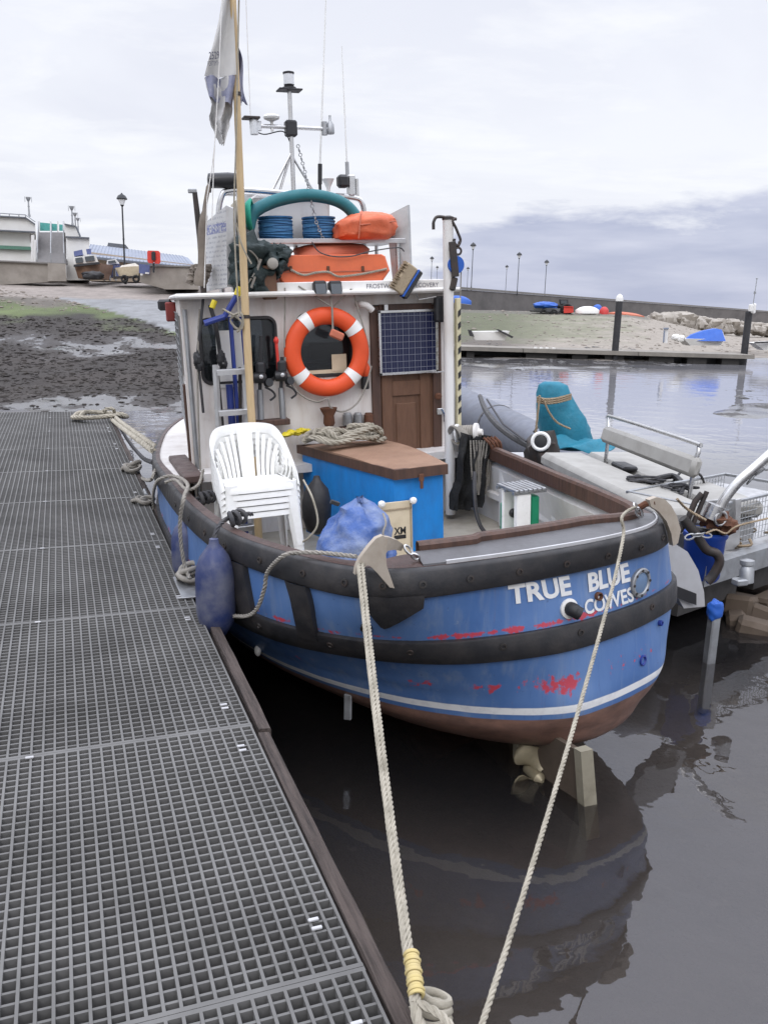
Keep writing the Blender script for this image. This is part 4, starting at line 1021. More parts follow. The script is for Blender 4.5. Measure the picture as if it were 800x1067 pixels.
# two gooseneck tins on the bulkhead and the shelf below the rod tubes
for px in (362, 373, 384):
    p = by(px, 436, CYA-.05); m = MB(); m.lathe([(.036, -.05), (.038, .03), (.030, .034), (.028, .045)], p, (0, 0, 1), 14); part(cabin, 'tin', m, 'rust' if px > 380 else 'galv')
m = MB(); p = by(373, 443, CYA-.05); m.box(p+Vector((0, 0, -.02)), (.30, .10, .03), ch=.005); part(cabin, 'tin_shelf', m, 'brown_wood', 20)
# ------------------------------------------------------------------ loose things on the boat
# chairs: one monobloc chair, copied up the stack
def make_chair(loc, label):
    root = thing('plastic_chair', label, 'chair', loc, 'white plastic chairs stacked on the after deck', True)
    L = Vector(loc); sy = -1
    def P(x, y, z): return L+Vector((x, y, z))
    m = MB()
    def seat(u, v):
        x = (u-.5)*(.43-.06*v); y = -.21+.40*v
        z = .42-.020*math.sin(math.pi*u)*math.sin(math.pi*min(1, v*1.1))-.02*v+(-.025*(1-v/.12)**2 if v < .12 else 0)
        return P(x, y, z)
    m.slab(seat, 16, 16, (0, 0, -.006))
    for i in range(9):      # front and side apron
        pass
    ap = [(-.205, .19), (-.217, -.10), (-.216, -.19), (-.18, -.222), (0, -.228), (.18, -.222), (.216, -.19), (.217, -.10), (.205, .19)]
    sp = smooth([Vector((x, y, 0)) for x, y in ap], 5)
    def rim(k, z): return [P(p.x*k, p.y*k, z) for p in sp]
    m.loft([rim(.965, .405), rim(.985, .412), rim(1.0, .404), rim(1.010, .378), rim(1.0, .378), rim(.975, .40)], False, False)
    part(root, 'seat', m, 'white_plastic', 50)
    # back rim: from the front legs up over the low arms and round the back
    top = [(-.238, -.205, .40), (-.246, -.15, .465), (-.252, -.03, .525), (-.252, .10, .585), (-.238, .20, .655), (-.195, .255, .715), (-.11, .275, .735), (0, .28, .740)]
    full = top+[(-x, y, z) for x, y, z in top[::-1][1:]]
    pts = resample(smooth([P(*p) for p in full], 6), .02); m = MB(); rows = []
    for i, p in enumerate(pts):
        a = pts[max(i-1, 0)]; b = pts[min(i+1, len(pts)-1)]; t = (b-a).normalized()
        out = Vector((p.x-L.x, (p.y-L.y+.02), 0)); out = (out-t*out.dot(t)).normalized(); dn = t.cross(out).normalized()
        if dn.z > 0: dn = -dn
        w = .034+.022*sstep(.60, .72, p.z-L.z)
        rows.append([p+out*.006, p-dn*.012, p-out*.004, p-out*.010+dn*w, p+dn*w*1.05+out*.0])
    m.loft(rows, True, True); br = part(root, 'backrest', m, 'white_plastic', 50)
    slats = [(0, .042)]+[(sg*(.072+.031*k), .0105) for k in range(4) for sg in (-1, 1)]
    for x0, hw in slats:
        m = MB(); rows = []; sg = 1 if x0 > 0 else -1; ax = abs(x0)
        for j in range(11):
            t = j/10; fan = 1+.30*t**1.6; x = x0*fan*.95
            ztop = .705-.10*(ax/.165)**2.4; z = .400+(ztop-.400)*t
            yb = .185+.085*t-.02*t*t; y = yb-.10*(abs(x)/.24)**2*(.45+.55*t)
            tx = Vector((1, -.20*x/.24*(.45+.55*t)*(1 if True else 0)/.24*1.0, 0)).normalized(); nn = Vector((-tx.y, tx.x, 0)); w = hw*(1+.25*t)
            c = P(x, y, z); rows.append([c-tx*w-nn*.003, c+tx*w-nn*.003, c+tx*w+nn*.003, c-tx*w+nn*.003])
        m.loft(rows, True, True); part(br, 'slat', m, 'white_plastic', 50)
    for s in (-1, 1):                     # sloping slots under each arm
        m = MB()
        for k in range(3):
            y = -.06+.085*k
            m.tube(smooth([P(s*.206, y, .40), P(s*.233, y+.025, .46), P(s*.246, y+.05, .515+.03*k)], 4), .012, 6, flat=(1, .5))
        part(root, 'arm_slat', m, 'white_plastic', 50)
    for s in (-1, 1):
        m = MB(); rows = []
        for k in range(8):
            t = k/7; z = .43*(1-t); w = .062-.028*t; x = s*(.216+.024*t); y = -.205-.025*t
            ang = [(x-s*w, y-.006), (x, y-.010), (x+s*.012, y+.004), (x+s*.008, y+w*.9), (x+s*.0, y+w*.9), (x+s*.002, y+.006), (x-s*w, y+.006)]
            rows.append([P(a, b, z) for a, b in ang])
        m.loft(rows, True, True); part(root, 'leg', m, 'white_plastic', 40)
        m = MB(); rows = []
        for k in range(8):
            t = k/7; z = .46*(1-t); w = .055-.025*t; x = s*(.215+.028*t); y = .19+.055*t
            rows.append([P(a, b, z) for a, b in [(x-s*w, y+.006), (x, y+.010), (x+s*.012, y-.004), (x+s*.008, y-w*.9), (x, y-w*.9), (x+s*.002, y-.006), (x-s*w, y-.006)]])
        m.loft(rows, True, True); part(root, 'leg', m, 'white_plastic', 40)
    return root
CHX, CHY, CHZ = -.745, 5.43, .832
pos = ['bottom white plastic chair of the stack, its feet on the deck', 'second white plastic chair up from the bottom of the stack', 'middle white plastic chair of the stack of five', 'white plastic chair just under the topmost of the stack', 'topmost white plastic chair of the stack, seat empty to view']
m = MB()
for i in range(5): m.box((-.98+.12*i, 5.43, .815), (.10, .75, .03), ch=.004)
m.box((-.74, 5.2, .783), (.6, .06, .034)); m.box((-.74, 5.65, .783), (.6, .06, .034)); part(boat, 'duckboard', m, 'brown_wood', 20)
ch0 = make_chair((CHX, CHY, CHZ), pos[0])
for k in range(1, 5):
    c = copy_tree(ch0); c['label'] = pos[k]; c.matrix_world = HB @ Matrix.Translation((CHX, CHY-.004*k, CHZ+.042*k))

# lifebuoy hung on the bulkhead
LC = Vector((.063, CYA-.10, 2.152)); LR, Lr = .272, .066
root = thing('lifebuoy', 'orange lifebuoy with four white bands hung on the wheelhouse bulkhead', 'lifebuoy', LC, None, True)
m = MB(); m.torus(LC, LR, Lr, (0, 1, 0), 64, 18, (1, .72)); part(root, 'ring', m, 'orange', 60)
for a in (38, 124, 218, 316):
    m = MB(); rows = []
    for i in range(5):
        w = R(a-7.0+14.0*i/4); d = Vector((math.cos(w), 0, math.sin(w)))
        rows.append([LC+d*(LR+(Lr+.003)*math.cos(q))+Vector((0, (Lr*.72+.003)*math.sin(q), 0)) for q in [2*math.pi*k/18 for k in range(18)]])
    m.loft(rows, True, False); part(root, 'band', m, 'white_plastic', 60)
m = MB()
g = [LC+Vector((math.cos(R(a)), 0, math.sin(R(a))))*(LR+Lr+.012+(.02 if (a//90) % 2 == 0 and a % 90 == 45 else 0))+Vector((0, -.02, 0)) for a in range(200, 341, 10)]
m.tube(smooth([LC+Vector((-.335, -.02, -.02))]+[LC+Vector(p) for p in ((-.33, -.03, -.16), (-.24, -.03, -.30), (-.11, -.03, -.37), (-.02, -.03, -.35), (.0, -.03, -.42), (.10, -.03, -.46), (.22, -.03, -.40), (.30, -.03, -.26), (.345, -.03, -.12))], 6), .007, 6)
part(root, 'grab_line', m, 'rope_grey')
m = MB()
for a, b in (((344, 303), (346, 322)), ((345, 322), (366, 301))): m.tube([by(*a, CYA-.10), by(*b, CYA-.16)], .006, 6)
m.tube([by(311, 298, CYA-.10), by(346, 320, CYA-.16)], .006, 6); m.tube([by(297, 300, CYA-.10), LC+Vector((-.335, -.02, .05))], .006, 6); m.tube([by(367, 301, CYA-.10), LC+Vector((.335, -.02, .02))], .006, 6)
m.tube([by(346, 320, CYA-.165), by(347, 350, CYA-.18)], .008, 6); part(root, 'hanging_line', m, 'rope_grey')
m = MB(); p = by(351, 349, CYA-.18); m.box(p, (.11, .03, .06), (0, R(25), 0), .01); part(root, 'tag', m, 'orange_pale', 20)

# hand-held flare-like light
p = by(380, 392, CYA-.05); root = thing('hand_lamp', 'small orange and black hand lamp hanging beside the wheelhouse door', 'lamp', p, None, True)
m = MB(); m.lathe([(.030, 0), (.042, .02), (.042, .07), (.025, .11), (.012, .13)], p, (0, 0, 1), 14); part(root, 'float_body', m, 'orange')
m = MB(); m.lathe([(.03, -.10), (.034, -.09), (.032, 0)], p, (0, 0, 1), 14); part(root, 'handle', m, 'black_plastic')
m = MB(); m.tube([p+Vector((0, 0, .13)), p+Vector((-.01, .02, .24))], .004, 5); part(root, 'cord', m, 'rope_dark')
# solar panel
root = thing('solar_panel', 'dark blue solar panel in an aluminium frame on the wheelhouse door', 'solar panel', (.752, CYA-.055, 1.945), None, True)
m = MB(); 
for x in (.51, .995): m.box((x, CYA-.055, 2.195), (.02, .03, .50), ch=.002)
for z in (1.955, 2.437): m.box((.7525, CYA-.056, z), (.505, .028, .02), ch=.002)
part(root, 'frame', m, 'steel', 20)
m = MB(); m.box((.7525, CYA-.057, 2.196), (.468, .012, .466)); part(root, 'cells', m, 'solar', 0)
m = MB(); m.tube([(.50, CYA-.05, 1.97), (.99, CYA-.075, 1.945), (1.06, CYA-.06, 1.95), (1.10, CYA-.04, 1.93)], .006, 6); m.box((.57, CYA-.05, 2.465), (.03, .02, .05)); part(root, 'bracket', m, 'steel')

# engine box
FL, FR, BR, BL = Vector((.115, 5.1, 1.45)), Vector((.50, 5.12, 1.45)), Vector((.47, 6.25, 1.45)), Vector((-.20, 6.38, 1.45))
root = thing('deck_box', 'bright blue deck box with a brown lid in the cockpit', 'box', (.2, 5.7, .76), None, True)
m = MB(); ins = .03
c = (FL+FR+BR+BL)/4
def sh(p, k, z): q = c+(p-c)*k; return Vector((q.x, q.y, z))
rr = [FL, FR, BR, BL]
m.loft([[sh(p, .94, .76) for p in rr], [sh(p, .94, 1.415) for p in rr]], True, True); part(root, 'box_body', m, 'blue_box', 10)
def lidp(u, v, dz=0):
    a = FL.lerp(FR, u); b = BL.lerp(BR, u); p = a.lerp(b, v); p.z = 1.455+.030*math.sin(math.pi*v)*(1-.2*u)-.05*(1-u)**3*v*0+dz-.02*(1-u)**6; return p
m = MB(); m.slab(lidp, 16, 20, (0, 0, -.03)); lid = part(root, 'lid', m, 'lid_brown', 50)
m = MB(); cor = [sh(p, 1.012, 0) for p in rr]
m.loft([[Vector((p.x, p.y, 1.452)) for p in cor], [Vector((p.x, p.y, 1.385)) for p in cor]], True, False)
m.loft([[Vector((p.x, p.y, 1.452)) for p in cor], [Vector((sh(p, .96, 0).x, sh(p, .96, 0).y, 1.453)) for p in rr]], True, False); part(lid, 'lid_edge', m, 'brown_wood', 10)
def fb(px, py, o=.0):
    k = .94; a, b = sh(FL, k, 0), sh(FR, k, 0); Y = (a.y+b.y)/2-o; return by(px, py, Y)
m = MB(); p = fb(412+0, 0) if False else by(412, 507, 5.13); 
hp_ = by(447, 507, 5.10); hp_ = by(411+.5, 510, 5.10)
hp_ = by(412, 508, 5.1); hp_.x = .30; hp_.z = 1.385
m.box(hp_+Vector((0, -.008, .0)), (.035, .01, .05), ch=.003); m.box(hp_+Vector((0, -.010, -.045)), (.022, .012, .06), ch=.003); part(root, 'latch', m, 'rust', 20)
# cream notice board hung on the box front
bl0, br1 = by(386, 531, 5.10), by(431, 525, 5.10)
root = thing('notice_board', 'cream board with black lettering hung on the blue box front', 'board', (.2, 5.1, .80), None, True)
x0, x1, zt_ = by(396, 529, 5.09).x, by(431, 525, 5.09).x, by(431, 522, 5.09).z
m = MB(); m.box(((x0+x1)/2, 5.125, (.80+zt_)/2), (x1-x0, .014, zt_-.80), ch=.003); part(root, 'panel', m, 'cream', 20)
def tb(cx, cz, w, h): return lambda x, y: Vector((cx+w*(x-.5), 5.1165, cz+h*(y-.5)))
p = by(417, 553, 5.11); part(root, 'lettering', text_mb('XM', tb(p.x, p.z, .085, .05), .03), 'letter_black', 0)
m = MB(); m.box((p.x, 5.117, p.z-.045), (.085, .002, .026)); part(root, 'lettering_bar', m, 'letter_black', 0)
m = MB(); m.box(((x0+x1)/2, 5.115, zt_-.05), (x1-x0-.02, .006, .012)); m.box((x1-.012, 5.115, (.8+zt_)/2), (.010, .006, zt_-.84)); part(root, 'moulding', m, 'bristle', 0)
for x in (x0+.01, x1-.005):
    m = MB(); m.lathe([(.012, 0), (.012, .02), (.022, .025), (.024, .04), (.012, .05)], (x, 5.12, zt_+.005), (0, -1, 0), 12); part(root, 'hanging_knob', m, 'white_plastic')

# coil of rope on the lid
m = MB(); random.seed(3); cc = Vector((.06, 6.02, 1.50)); path = []
for i in range(150):
    t = i/149; w = t*2*math.pi*7.3; k = .72+.28*math.sin(i*.37)+random.uniform(-.08, .08)
    path.append(cc+Vector((math.cos(w)*.30*k+.03*math.sin(i*.9), math.sin(w)*.15*k, .022+.085*t*abs(math.sin(i*.61+1))+.02*random.random())))
path += [Vector((.28, 5.95, 1.515)), Vector((.36, 5.97, 1.51)), Vector((.40, 6.05, 1.50))]
m.rope(path, .019, step=.018); solo('rope_coil', 'thick pale rope coiled on the brown lid of the blue box', 'rope', m, 'rope', boat=True, angle=60)
# brown vase-like pot against the bulkhead
p = by(343, 441, CYA-.12); m = MB(); m.lathe([(.035, -.02), (.045, .0), (.04, .06), (.062, .10), (.068, .12), (.058, .12), (.04, .10)], p, (0, 0, 1), 18); solo('metal_pot', 'rusty brown pot standing below the lifebuoy', 'pot', m, 'rust', boat=True)

# blue sack: a slack bag, tied at the top left, pulled into folds
m = MB(); a, b = by(331, 560, 4.60), by(412, 560, 4.60); c = (a+b)/2; hw = (b-a).length/2*.96
tie = by(347, 526, 4.44); topz = by(374, 520, 4.6).z; nu, nv = 84, 44
def sackp(i, j):
    v = j/nv; w = 2*math.pi*i/nu; z = .78+(topz-.78)*v
    prof = lin_([(0, .82), (.12, .98), (.45, 1.0), (.66, .93), (.80, .76), (.91, .50), (.97, .24), (1, .0)], v)
    x = math.cos(w)*hw*prof; y = math.sin(w)*.25*prof
    p = Vector((c.x+x+.06*max(0, v-.5)*1.0, 4.62+y, z+.02*math.sin(2*w+1)*v))
    q = p-tie; d = q.length; ang = math.atan2(q.z, q.x)
    fold = (1-abs(math.sin(ang*5.5+1.2*mnoise.noise(p*4))))*.028*max(0, 1-d/.55)
    r1 = (1-abs(mnoise.noise(Vector((p.x*4.2, p.y*4, p.z*7+3)))*2.2))*.030+(1-abs(mnoise.noise(p*11)*2.2))*.012
    n = Vector((math.cos(w), math.sin(w)*.8, .35*(v-.4))).normalized()
    sd = .035*mnoise.noise(Vector((math.cos(w)*1.5, v*2.5, 8)))
    return p+n*(fold+r1+sd-.04)
def lin_(tab, x):
    for (p, vp), (q, vq) in zip(tab, tab[1:]):
        if x <= q: return vp+(vq-vp)*(x-p)/(q-p)
    return tab[-1][1]
for j in range(nv+1):
    for i in range(nu): m.v.append(sackp(i, j))
m.f += [(j*nu+i, j*nu+(i+1) % nu, (j+1)*nu+(i+1) % nu, (j+1)*nu+i) for j in range(nv) for i in range(nu)]
root = thing('sack', 'faded blue crumpled sack beside the white chairs', 'sack', (c.x, 4.62, .76), None, True); part(root, 'sack_body', m, 'blue_bag', 70)
m = MB(); m.box(by(349, 524, 4.36), (.055, .02, .025), (0, R(25), 0), .005); part(root, 'tie', m, 'black_plastic', 20)
m = MB(); m.tube(smooth([by(399, 535, 4.5), by(402, 545, 4.45), by(399, 556, 4.42), by(404, 566, 4.42)]), .006, 6); part(root, 'cord', m, 'rope_grey')
# black float against the box side, odds and ends behind the lid
p = by(330, 528, 5.62); root = thing('black_float', 'black oval float hanging against the left side of the blue box', 'float', (p.x, p.y, .9), None, True)
m = MB(); m.lathe([(.02, -.20), (.07, -.17), (.10, -.08), (.105, .03), (.08, .13), (.03, .19), (.02, .22)], p, (.05, 0, 1), 20); part(root, 'float_body', m, 'black_rubber', 60)
m = MB(); m.tube(smooth([by(316, 500, 5.3), by(326, 520, 5.2), by(331, 545, 5.15), by(322, 560, 5.15), by(312, 566, 5.2)]), .007, 6); part(root, 'lanyard', m, 'rope', 60)
m = MB(); q = by(309, 452, 6.25)
for k in range(5): m.blob(q+Vector((-.08+.045*k, .02*k, .01*(k % 2))), (.04, .05, .02), .5, 3, 12, 8, k+20)
solo('yellow_rag', 'yellow and grey rag lying between the chairs and the rope coil', 'rag', m, 'yellow', boat=True, angle=60)
# net hanging by the post
def drape(name, label, cat, pts_fn, mt, nu=26, nv=24, th=(0, .02, 0), loc=None):
    m = MB(); m.slab(pts_fn, nu, nv, th); return solo(name, label, cat, m, mt, boat=True, angle=60)
n0, n1, n2, n3 = by(479, 450, 6.0), by(508, 452, 6.0), by(497, 527, 6.0), by(468, 530, 6.0)
def netf(u, v):
    p = n0.lerp(n1, u).lerp(n3.lerp(n2, u), v); k = mnoise.fractal(Vector((u*5, v*2.0, 4)), 1, 2, 4)
    return p+Vector((.03*mnoise.noise(Vector((v*4, 3, 1)))+.02*(u-.5)*math.sin(v*9), -.05*math.sin(u*14+2*k)-.04*k-.03, .05*k*(1-abs(2*v-1))-.02*math.sin(u*3.1)))
drape('fishing_net', 'bundle of black netting hanging by the white davit post', 'net', netf, 'net_black')
m = MB(); q = by(497, 465, 5.95)
for k in range(7):
    x = q.x+.02*k-.06; m.rope([Vector((x, 5.95-.01*k, q.z+.05)), Vector((x+.02*math.sin(k), 5.93, q.z-.18)), Vector((x+.03, 5.95, q.z-.34-.03*(k % 3))), Vector((x+.05, 5.94, q.z-.15)), Vector((x+.03+.01*k, 5.96, q.z+.03))], .008, step=.02, n=4)
solo('rope_hank', 'grey ropes hanked over the starboard gunwale by the netting', 'rope', m, 'rope_grey', boat=True, angle=60)
m = MB(); q = by(511, 462, 5.9)
for k in range(4): m.rope([q+Vector((-.06+.03*k, .0, .05)), q+Vector((-.02+.03*k, -.03, .0)), q+Vector((.02+.02*k, -.01, -.06)), q+Vector((.06, .02, .01*k))], .012, step=.02, n=4)
solo('tackle_hank', 'rust red cordage knotted on the starboard gunwale', 'rope', m, 'rust', boat=True, angle=60)
# pump unit with a slatted lid
SY = 4.78; a, b = by(523, 512, SY), by(562, 512, SY); zt_ = by(545, 507, SY).z
root = thing('bait_stand', 'small white stand with a grey slatted top by the bulwark', 'stand', ((a.x+b.x)/2, SY, .77), None, True); cx = (a.x+b.x)/2
m = MB()
for i in range(7): m.box((cx-.10+.033*i, SY, zt_), (.024, .26, .022), ch=.004)
for y in (SY-.11, SY, SY+.11): m.box((cx, y, zt_-.012), (.24, .02, .02))
part(root, 'slatted_top', m, 'galv', 20)
m = MB(); m.box((cx-.04, SY-.09, (.77+zt_)/2-.01), (.10, .05, zt_-.79), ch=.006); m.box((cx-.0, SY+.07, (.77+zt_)/2-.01), (.20, .03, zt_-.79), ch=.006); part(root, 'leg_panel', m, 'white_plastic', 20)
m = MB(); m.box((cx+.055, SY-.03, (.77+zt_)/2-.02), (.07, .12, zt_-.83), ch=.012); part(root, 'green_can', m, 'green_plastic', 20)
q = by(529, 541, 4.9); root = thing('bilge_pump', 'green pump with a black hose on the cockpit floor', 'pump', (q.x, q.y, .77), None, True)
m = MB(); m.box(q+Vector((0, 0, .0)), (.08, .10, .24), ch=.015); part(root, 'pump_body', m, 'green_plastic', 20)
m = MB(); m.lathe([(.03, 0), (.03, .03), (.02, .04)], q+Vector((-.0, -.05, .06)), (0, -1, 0), 14); part(root, 'cap', m, 'black_plastic')
m = MB(); m.tube(smooth([q+Vector((0, -.04, -.06)), q+Vector((-.08, -.05, -.09)), q+Vector((-.17, .0, -.07)), q+Vector((-.20, .06, .03)), q+Vector((-.19, .12, .18)), q+Vector((-.15, .2, .3))]), .014, 8); part(root, 'hose', m, 'black_rubber')

# step ladder, poles and rod tubes by the port window
LY = 6.22
lp = lambda x, y, d=0: by(x, y, LY+d)
root = thing('step_ladder', 'aluminium step ladder leaning on the port side of the bulkhead', 'ladder', (-.7, LY, .80), None, True)
a0, a1, b0, b1 = lp(225, 386), lp(229, 462), lp(255, 386), lp(260, 462)
for (s, e) in ((a0, a1), (b0, b1)):
    m = MB(); d = (e-s); e2 = s+d*((s.z-.80)/(s.z-e.z)); m.tube([s+Vector((0, 0, .04)), e2], .017, 4, flat=(1.3, .8)); part(root, 'stile', m, 'alu', 20)
for k in range(6):
    t = k*.55; m = MB()
    p, q = a0.lerp(a1, t), b0.lerp(b1, t)
    if p.z < .9: break
    m.box((p+q)/2+Vector((0, .0, .0)), ((q-p).length, .075, .022), ch=.004); m.box((p+q)/2+Vector((0, -.034, -.012)), ((q-p).length, .008, .034)); part(root, 'step', m, 'alu', 20)
m = MB()
for dx in (.02, -.02): 
    s = (a0 if dx > 0 else b0)+Vector((dx, .06, .02)); m.tube([s, s+Vector((dx*2, .12, -1.0))], .013, 6)
part(root, 'rear_leg', m, 'dark_metal')
root = thing('boat_hook', 'blue telescopic pole standing behind the step ladder', 'pole', (-.66, 6.35, .80), None, True)
m = MB(); p = by(240, 330, 6.36); m.cyl((p.x+.01, 6.36, .80), (p.x, 6.36, p.z), .016); part(root, 'shaft', m, 'blue_frame')
m = MB(); p = by(239, 400, 6.36); m.cyl((p.x, 6.36, 1.2), (p.x, 6.36, 1.95), .027); part(root, 'grip', m, 'blue_frame')
root = thing('blue_bracket', 'bent blue metal arm with yellow tips beside the port window', 'bracket', by(235, 336, 6.2), None, True)
m = MB(); m.tube([by(213, 337, 6.2), by(234, 330, 6.2)], .022, 8); m.tube([by(234, 330, 6.2), by(248, 306, 6.18)], .02, 8); part(root, 'arm', m, 'blue_frame')
m = MB(); m.tube([by(247, 308, 6.18), by(250, 299, 6.18)], .024, 8); m.tube([by(221, 321, 6.2), by(224, 313, 6.2)], .02, 8); part(root, 'tip', m, 'yellow')
root = thing('blue_pole', 'second blue pole standing right of the step ladder', 'pole', by(258, 440, 6.3), None, True)
m = MB(); m.cyl(by(252, 330, 6.36), by(262, 445, 6.36), .017); part(root, 'shaft', m, 'blue_frame')
m = MB(); a, b = by(262, 445, 6.36), by(267, 520, 6.36); m.cyl(a, b, .02); part(root, 'foot', m, 'galv')
root = thing('rod_holder', 'brown shelf with two steel tubes holding black tackle', 'rod holder', by(282, 440, 6.38), None, True)
a, b = by(262, 440, 6.36), by(301, 440, 6.36); m = MB(); m.box((a+b)/2, ((b-a).length, .10, .045), ch=.006); part(root, 'shelf', m, 'brown_wood', 20)
for i, (x0, y0, x1, y1) in enumerate(((271, 406, 272, 437), (293, 404, 295, 437))):
    m = MB(); m.cyl(by(x1, y1, 6.36), by(x0, y0, 6.36), .024, 12); part(root, 'tube', m, 'galv')
    m = MB(); p = by(x0, y0, 6.34); m.cyl(p, by(x0+1, 350 if i == 0 else 372, 6.34), .014, 8)
    m.lathe([(.02, -.05), (.04, -.04), (.042, .03), (.02, .05)], p+Vector((-.0, -.02, .09)), (1, -.3, 0), 14); m.lathe([(.02, -.03), (.032, -.02), (.032, .02)], p+Vector((.06, -.03, .05)), (.3, -1, .2), 12)
    m.box(p+Vector((.01, -.02, .16)), (.07, .05, .09), ch=.015); m.tube(smooth([p+Vector((.03, -.04, .02)), p+Vector((.08, -.05, -.01)), p+Vector((.10, -.05, -.05)), p+Vector((.06, -.05, -.08))]), .008, 6)
    tk = part(root, 'tackle', m, 'black_plastic')
    m = MB(); m.lathe([(.014, 0), (.016, .012), (.006, .016)], p+Vector((0, -.06, .10)), (0, -1, 0), 10); part(tk, 'reel_knob', m, 'steel')
m = MB(); m.cyl(by(288, 358, 6.33), by(291, 392, 6.33), .012); m.lathe([(.012, 0), (.02, .015), (.02, .03), (.008, .05)], by(288, 358, 6.33), (0, 0, 1), 10); solo('red_tool', 'thin red handled tool hung between window and lifebuoy', 'tool', m, 'red_paint', boat=True)
# black lines and clutter hanging by the port corner
for (pts, r, lab, mt_) in ((((212, 310), (209, 340), (206, 370), (209, 400), (212, 430)), .010, 'black cord hanging down the port corner of the wheelhouse', 'rope_dark'),
                           (((219, 318), (225, 340), (229, 365), (232, 390)), .016, 'dark hose draped past the port window', 'black_rubber'),
                           (((208, 322), (206, 400), (210, 520)), .007, 'grey halyard led down the port corner', 'rope_grey')):
    m = MB(); m.tube(smooth([by(x, y, 6.36-.03*i % .06) for i, (x, y) in enumerate(pts)]), r, 7); solo('hanging_line', lab, 'line', m, mt_, boat=True)
for (x, y, lab) in ((206, 375, 'black clamp at the left edge of the port window'), (231, 374, 'black clamp hanging right of the dark hose by the port window')):
    m = MB(); m.blob(by(x, y, 6.3), (.03, .035, .06), .45, 3, 14, 10, x); m.blob(by(x+2, y+5, 6.3), (.028, .03, .045), .4, 3, 12, 8, y); solo('black_clamp', lab, 'clamp', m, 'black_plastic', boat=True)
m = MB(); m.rope([by(232, 322, 6.1), by(246, 330, 6.08), by(252, 336, 6.05), by(248, 343, 6.08), by(240, 333, 6.1), by(251, 326, 6.05), by(253, 340, 6.05), by(247, 346, 6.06)], .009, step=.015, n=4); solo('pole_lashing', 'white cord lashing tangled round the flagpole foot', 'rope', m, 'rope', boat=True, angle=60)

# flagpole with the tattered flag
fa, fb_, fc = by(261, 470, 6.08), by(256, 330, 6.08), by(243, 0, 6.08)
root = thing('flagpole', 'long varnished flagpole rising past the port side of the wheelhouse', 'flagpole', (fa.x, 6.08, .80), None, True)
d = (fc-fb_).normalized(); m = MB(); m.tube([Vector((fa.x+.02, 6.08, .80)), fb_, fc, fc+d*.9], [.030, .028, .021, .016], 12); part(root, 'pole', m, 'bamboo')
m = MB()
for z in (330, 98): 
    p = by(256 if z == 330 else 247.5, z, 6.08); m.lathe([(.031 if z == 330 else .025, -.012), (.031 if z == 330 else .025, .012)], p, d, 12)
part(root, 'clip', m, 'dark_metal')
def fl(x, y, dy=0): return by(x, y, 6.06+dy)
root = thing('flag', 'tattered grey white flag hanging limp from the flagpole', 'flag', fl(243, 79), None, True)
def flagf(u, v):        # upper folded panel, triangular, hoist at the pole
    l = [(233, -10), (228, 20), (222, 45), (217, 62), (212.5, 80)]; i = min(int(v*4), 3); f = v*4-i
    lx = l[i][0]+(l[i+1][0]-l[i][0])*f; ly = l[i][1]+(l[i+1][1]-l[i][1])*f
    rx = 242.5+3*v; ry = -10+89*v
    p = fl(lx+(rx-lx)*u, ly+(ry-ly)*u); return p+Vector((0, -.03*math.sin(u*6+v*2), 0))
m = MB(); m.slab(flagf, 24, 24, (0, .006, 0)); part(root, 'cloth', m, 'flag_cloth', 70)
def low(u, v):
    l = [(213, 81), (217, 95), (219, 110), (217, 122), (224, 136), (231, 148)]; r = [(245, 80), (245, 100), (243, 118), (240, 128), (236, 140), (233, 152)]
    i = min(int(v*5), 4); f = v*5-i; g = lambda q: (q[i][0]+(q[i+1][0]-q[i][0])*f, q[i][1]+(q[i+1][1]-q[i][1])*f)
    a, b = g(l), g(r); p = fl(a[0]+(b[0]-a[0])*u, a[1]+(b[1]-a[1])*u, .03); k = mnoise.fractal(Vector((u*5, v*3, 2)), 1, 2, 3)
    return p+Vector((.012*k, -.045*math.sin(u*10+v*5)-.03*k, .02*k*v))
m = MB(); m.slab(low, 30, 30, (0, .006, 0)); part(root, 'torn_cloth', m, 'flag_cloth', 70)
def fold(u, v):
    p = fl(214+31*u-6*v*(u-.5), 80+22*v+8*u*v, .015); return p+Vector((0, -.05*math.sin(u*9+v), 0))
m = MB(); m.slab(fold, 16, 10, (0, .005, 0)); part(root, 'fold', m, 'flag_blue', 70)
def fly(u, v):
    p = fl(247+(2+8.5*v)*u, 45+62*v, .10); return p+Vector((0, -.05*math.sin(u*6+v*7), .02*math.sin(u*11)))
m = MB(); m.slab(fly, 10, 20, (0, .006, 0)); part(root, 'fly_end', m, 'flag_blue', 70)
def ftxt(x0, y0, x1, y1, h): 
    a, b = fl(x0, y0), fl(x1, y1); return lambda x, y: a.lerp(b, x)+Vector((0, -.05, .0075*h*y))
part(root, 'lettering', text_mb('2529', ftxt(217.0, 64, 227.5, 63, 6.0), .01), 'letter_grey', 0)
part(root, 'lettering', text_mb('PORTSMTH', ftxt(215.5, 71, 227.5, 70, 4), .0), 'letter_grey', 0)
for (pts, lab) in ((((226, 130), (221, 175), (216, 205), (213, 300)), 'thin halyard hanging below the torn flag'), (((232, -10), (228, 80), (223, 165), (221, 230)), 'white flag halyard running down left of the flagpole'),
                   (((256, -10), (261, 120)), 'fine stay wire from the masthead to the left end of the yard')):
    m = MB(); m.tube([by(x, y, 6.0 if x < 240 else 7.1) for x, y in pts], .0036, 5); solo('halyard', lab, 'line', m, 'white_paint', boat=True)
for (pts, lab) in ((((249, 0), (246, 150), (244, 230), (249, 330)), 'white cord running close along the flagpole'), (((246, 232), (252, 255), (262, 275)), 'white cord looped from the flagpole to the dark bundle')):
    m = MB(); m.tube(smooth([by(x, y, 6.0) for x, y in pts]), .006, 5); solo('flag_line', lab, 'line', m, 'rope', boat=True)
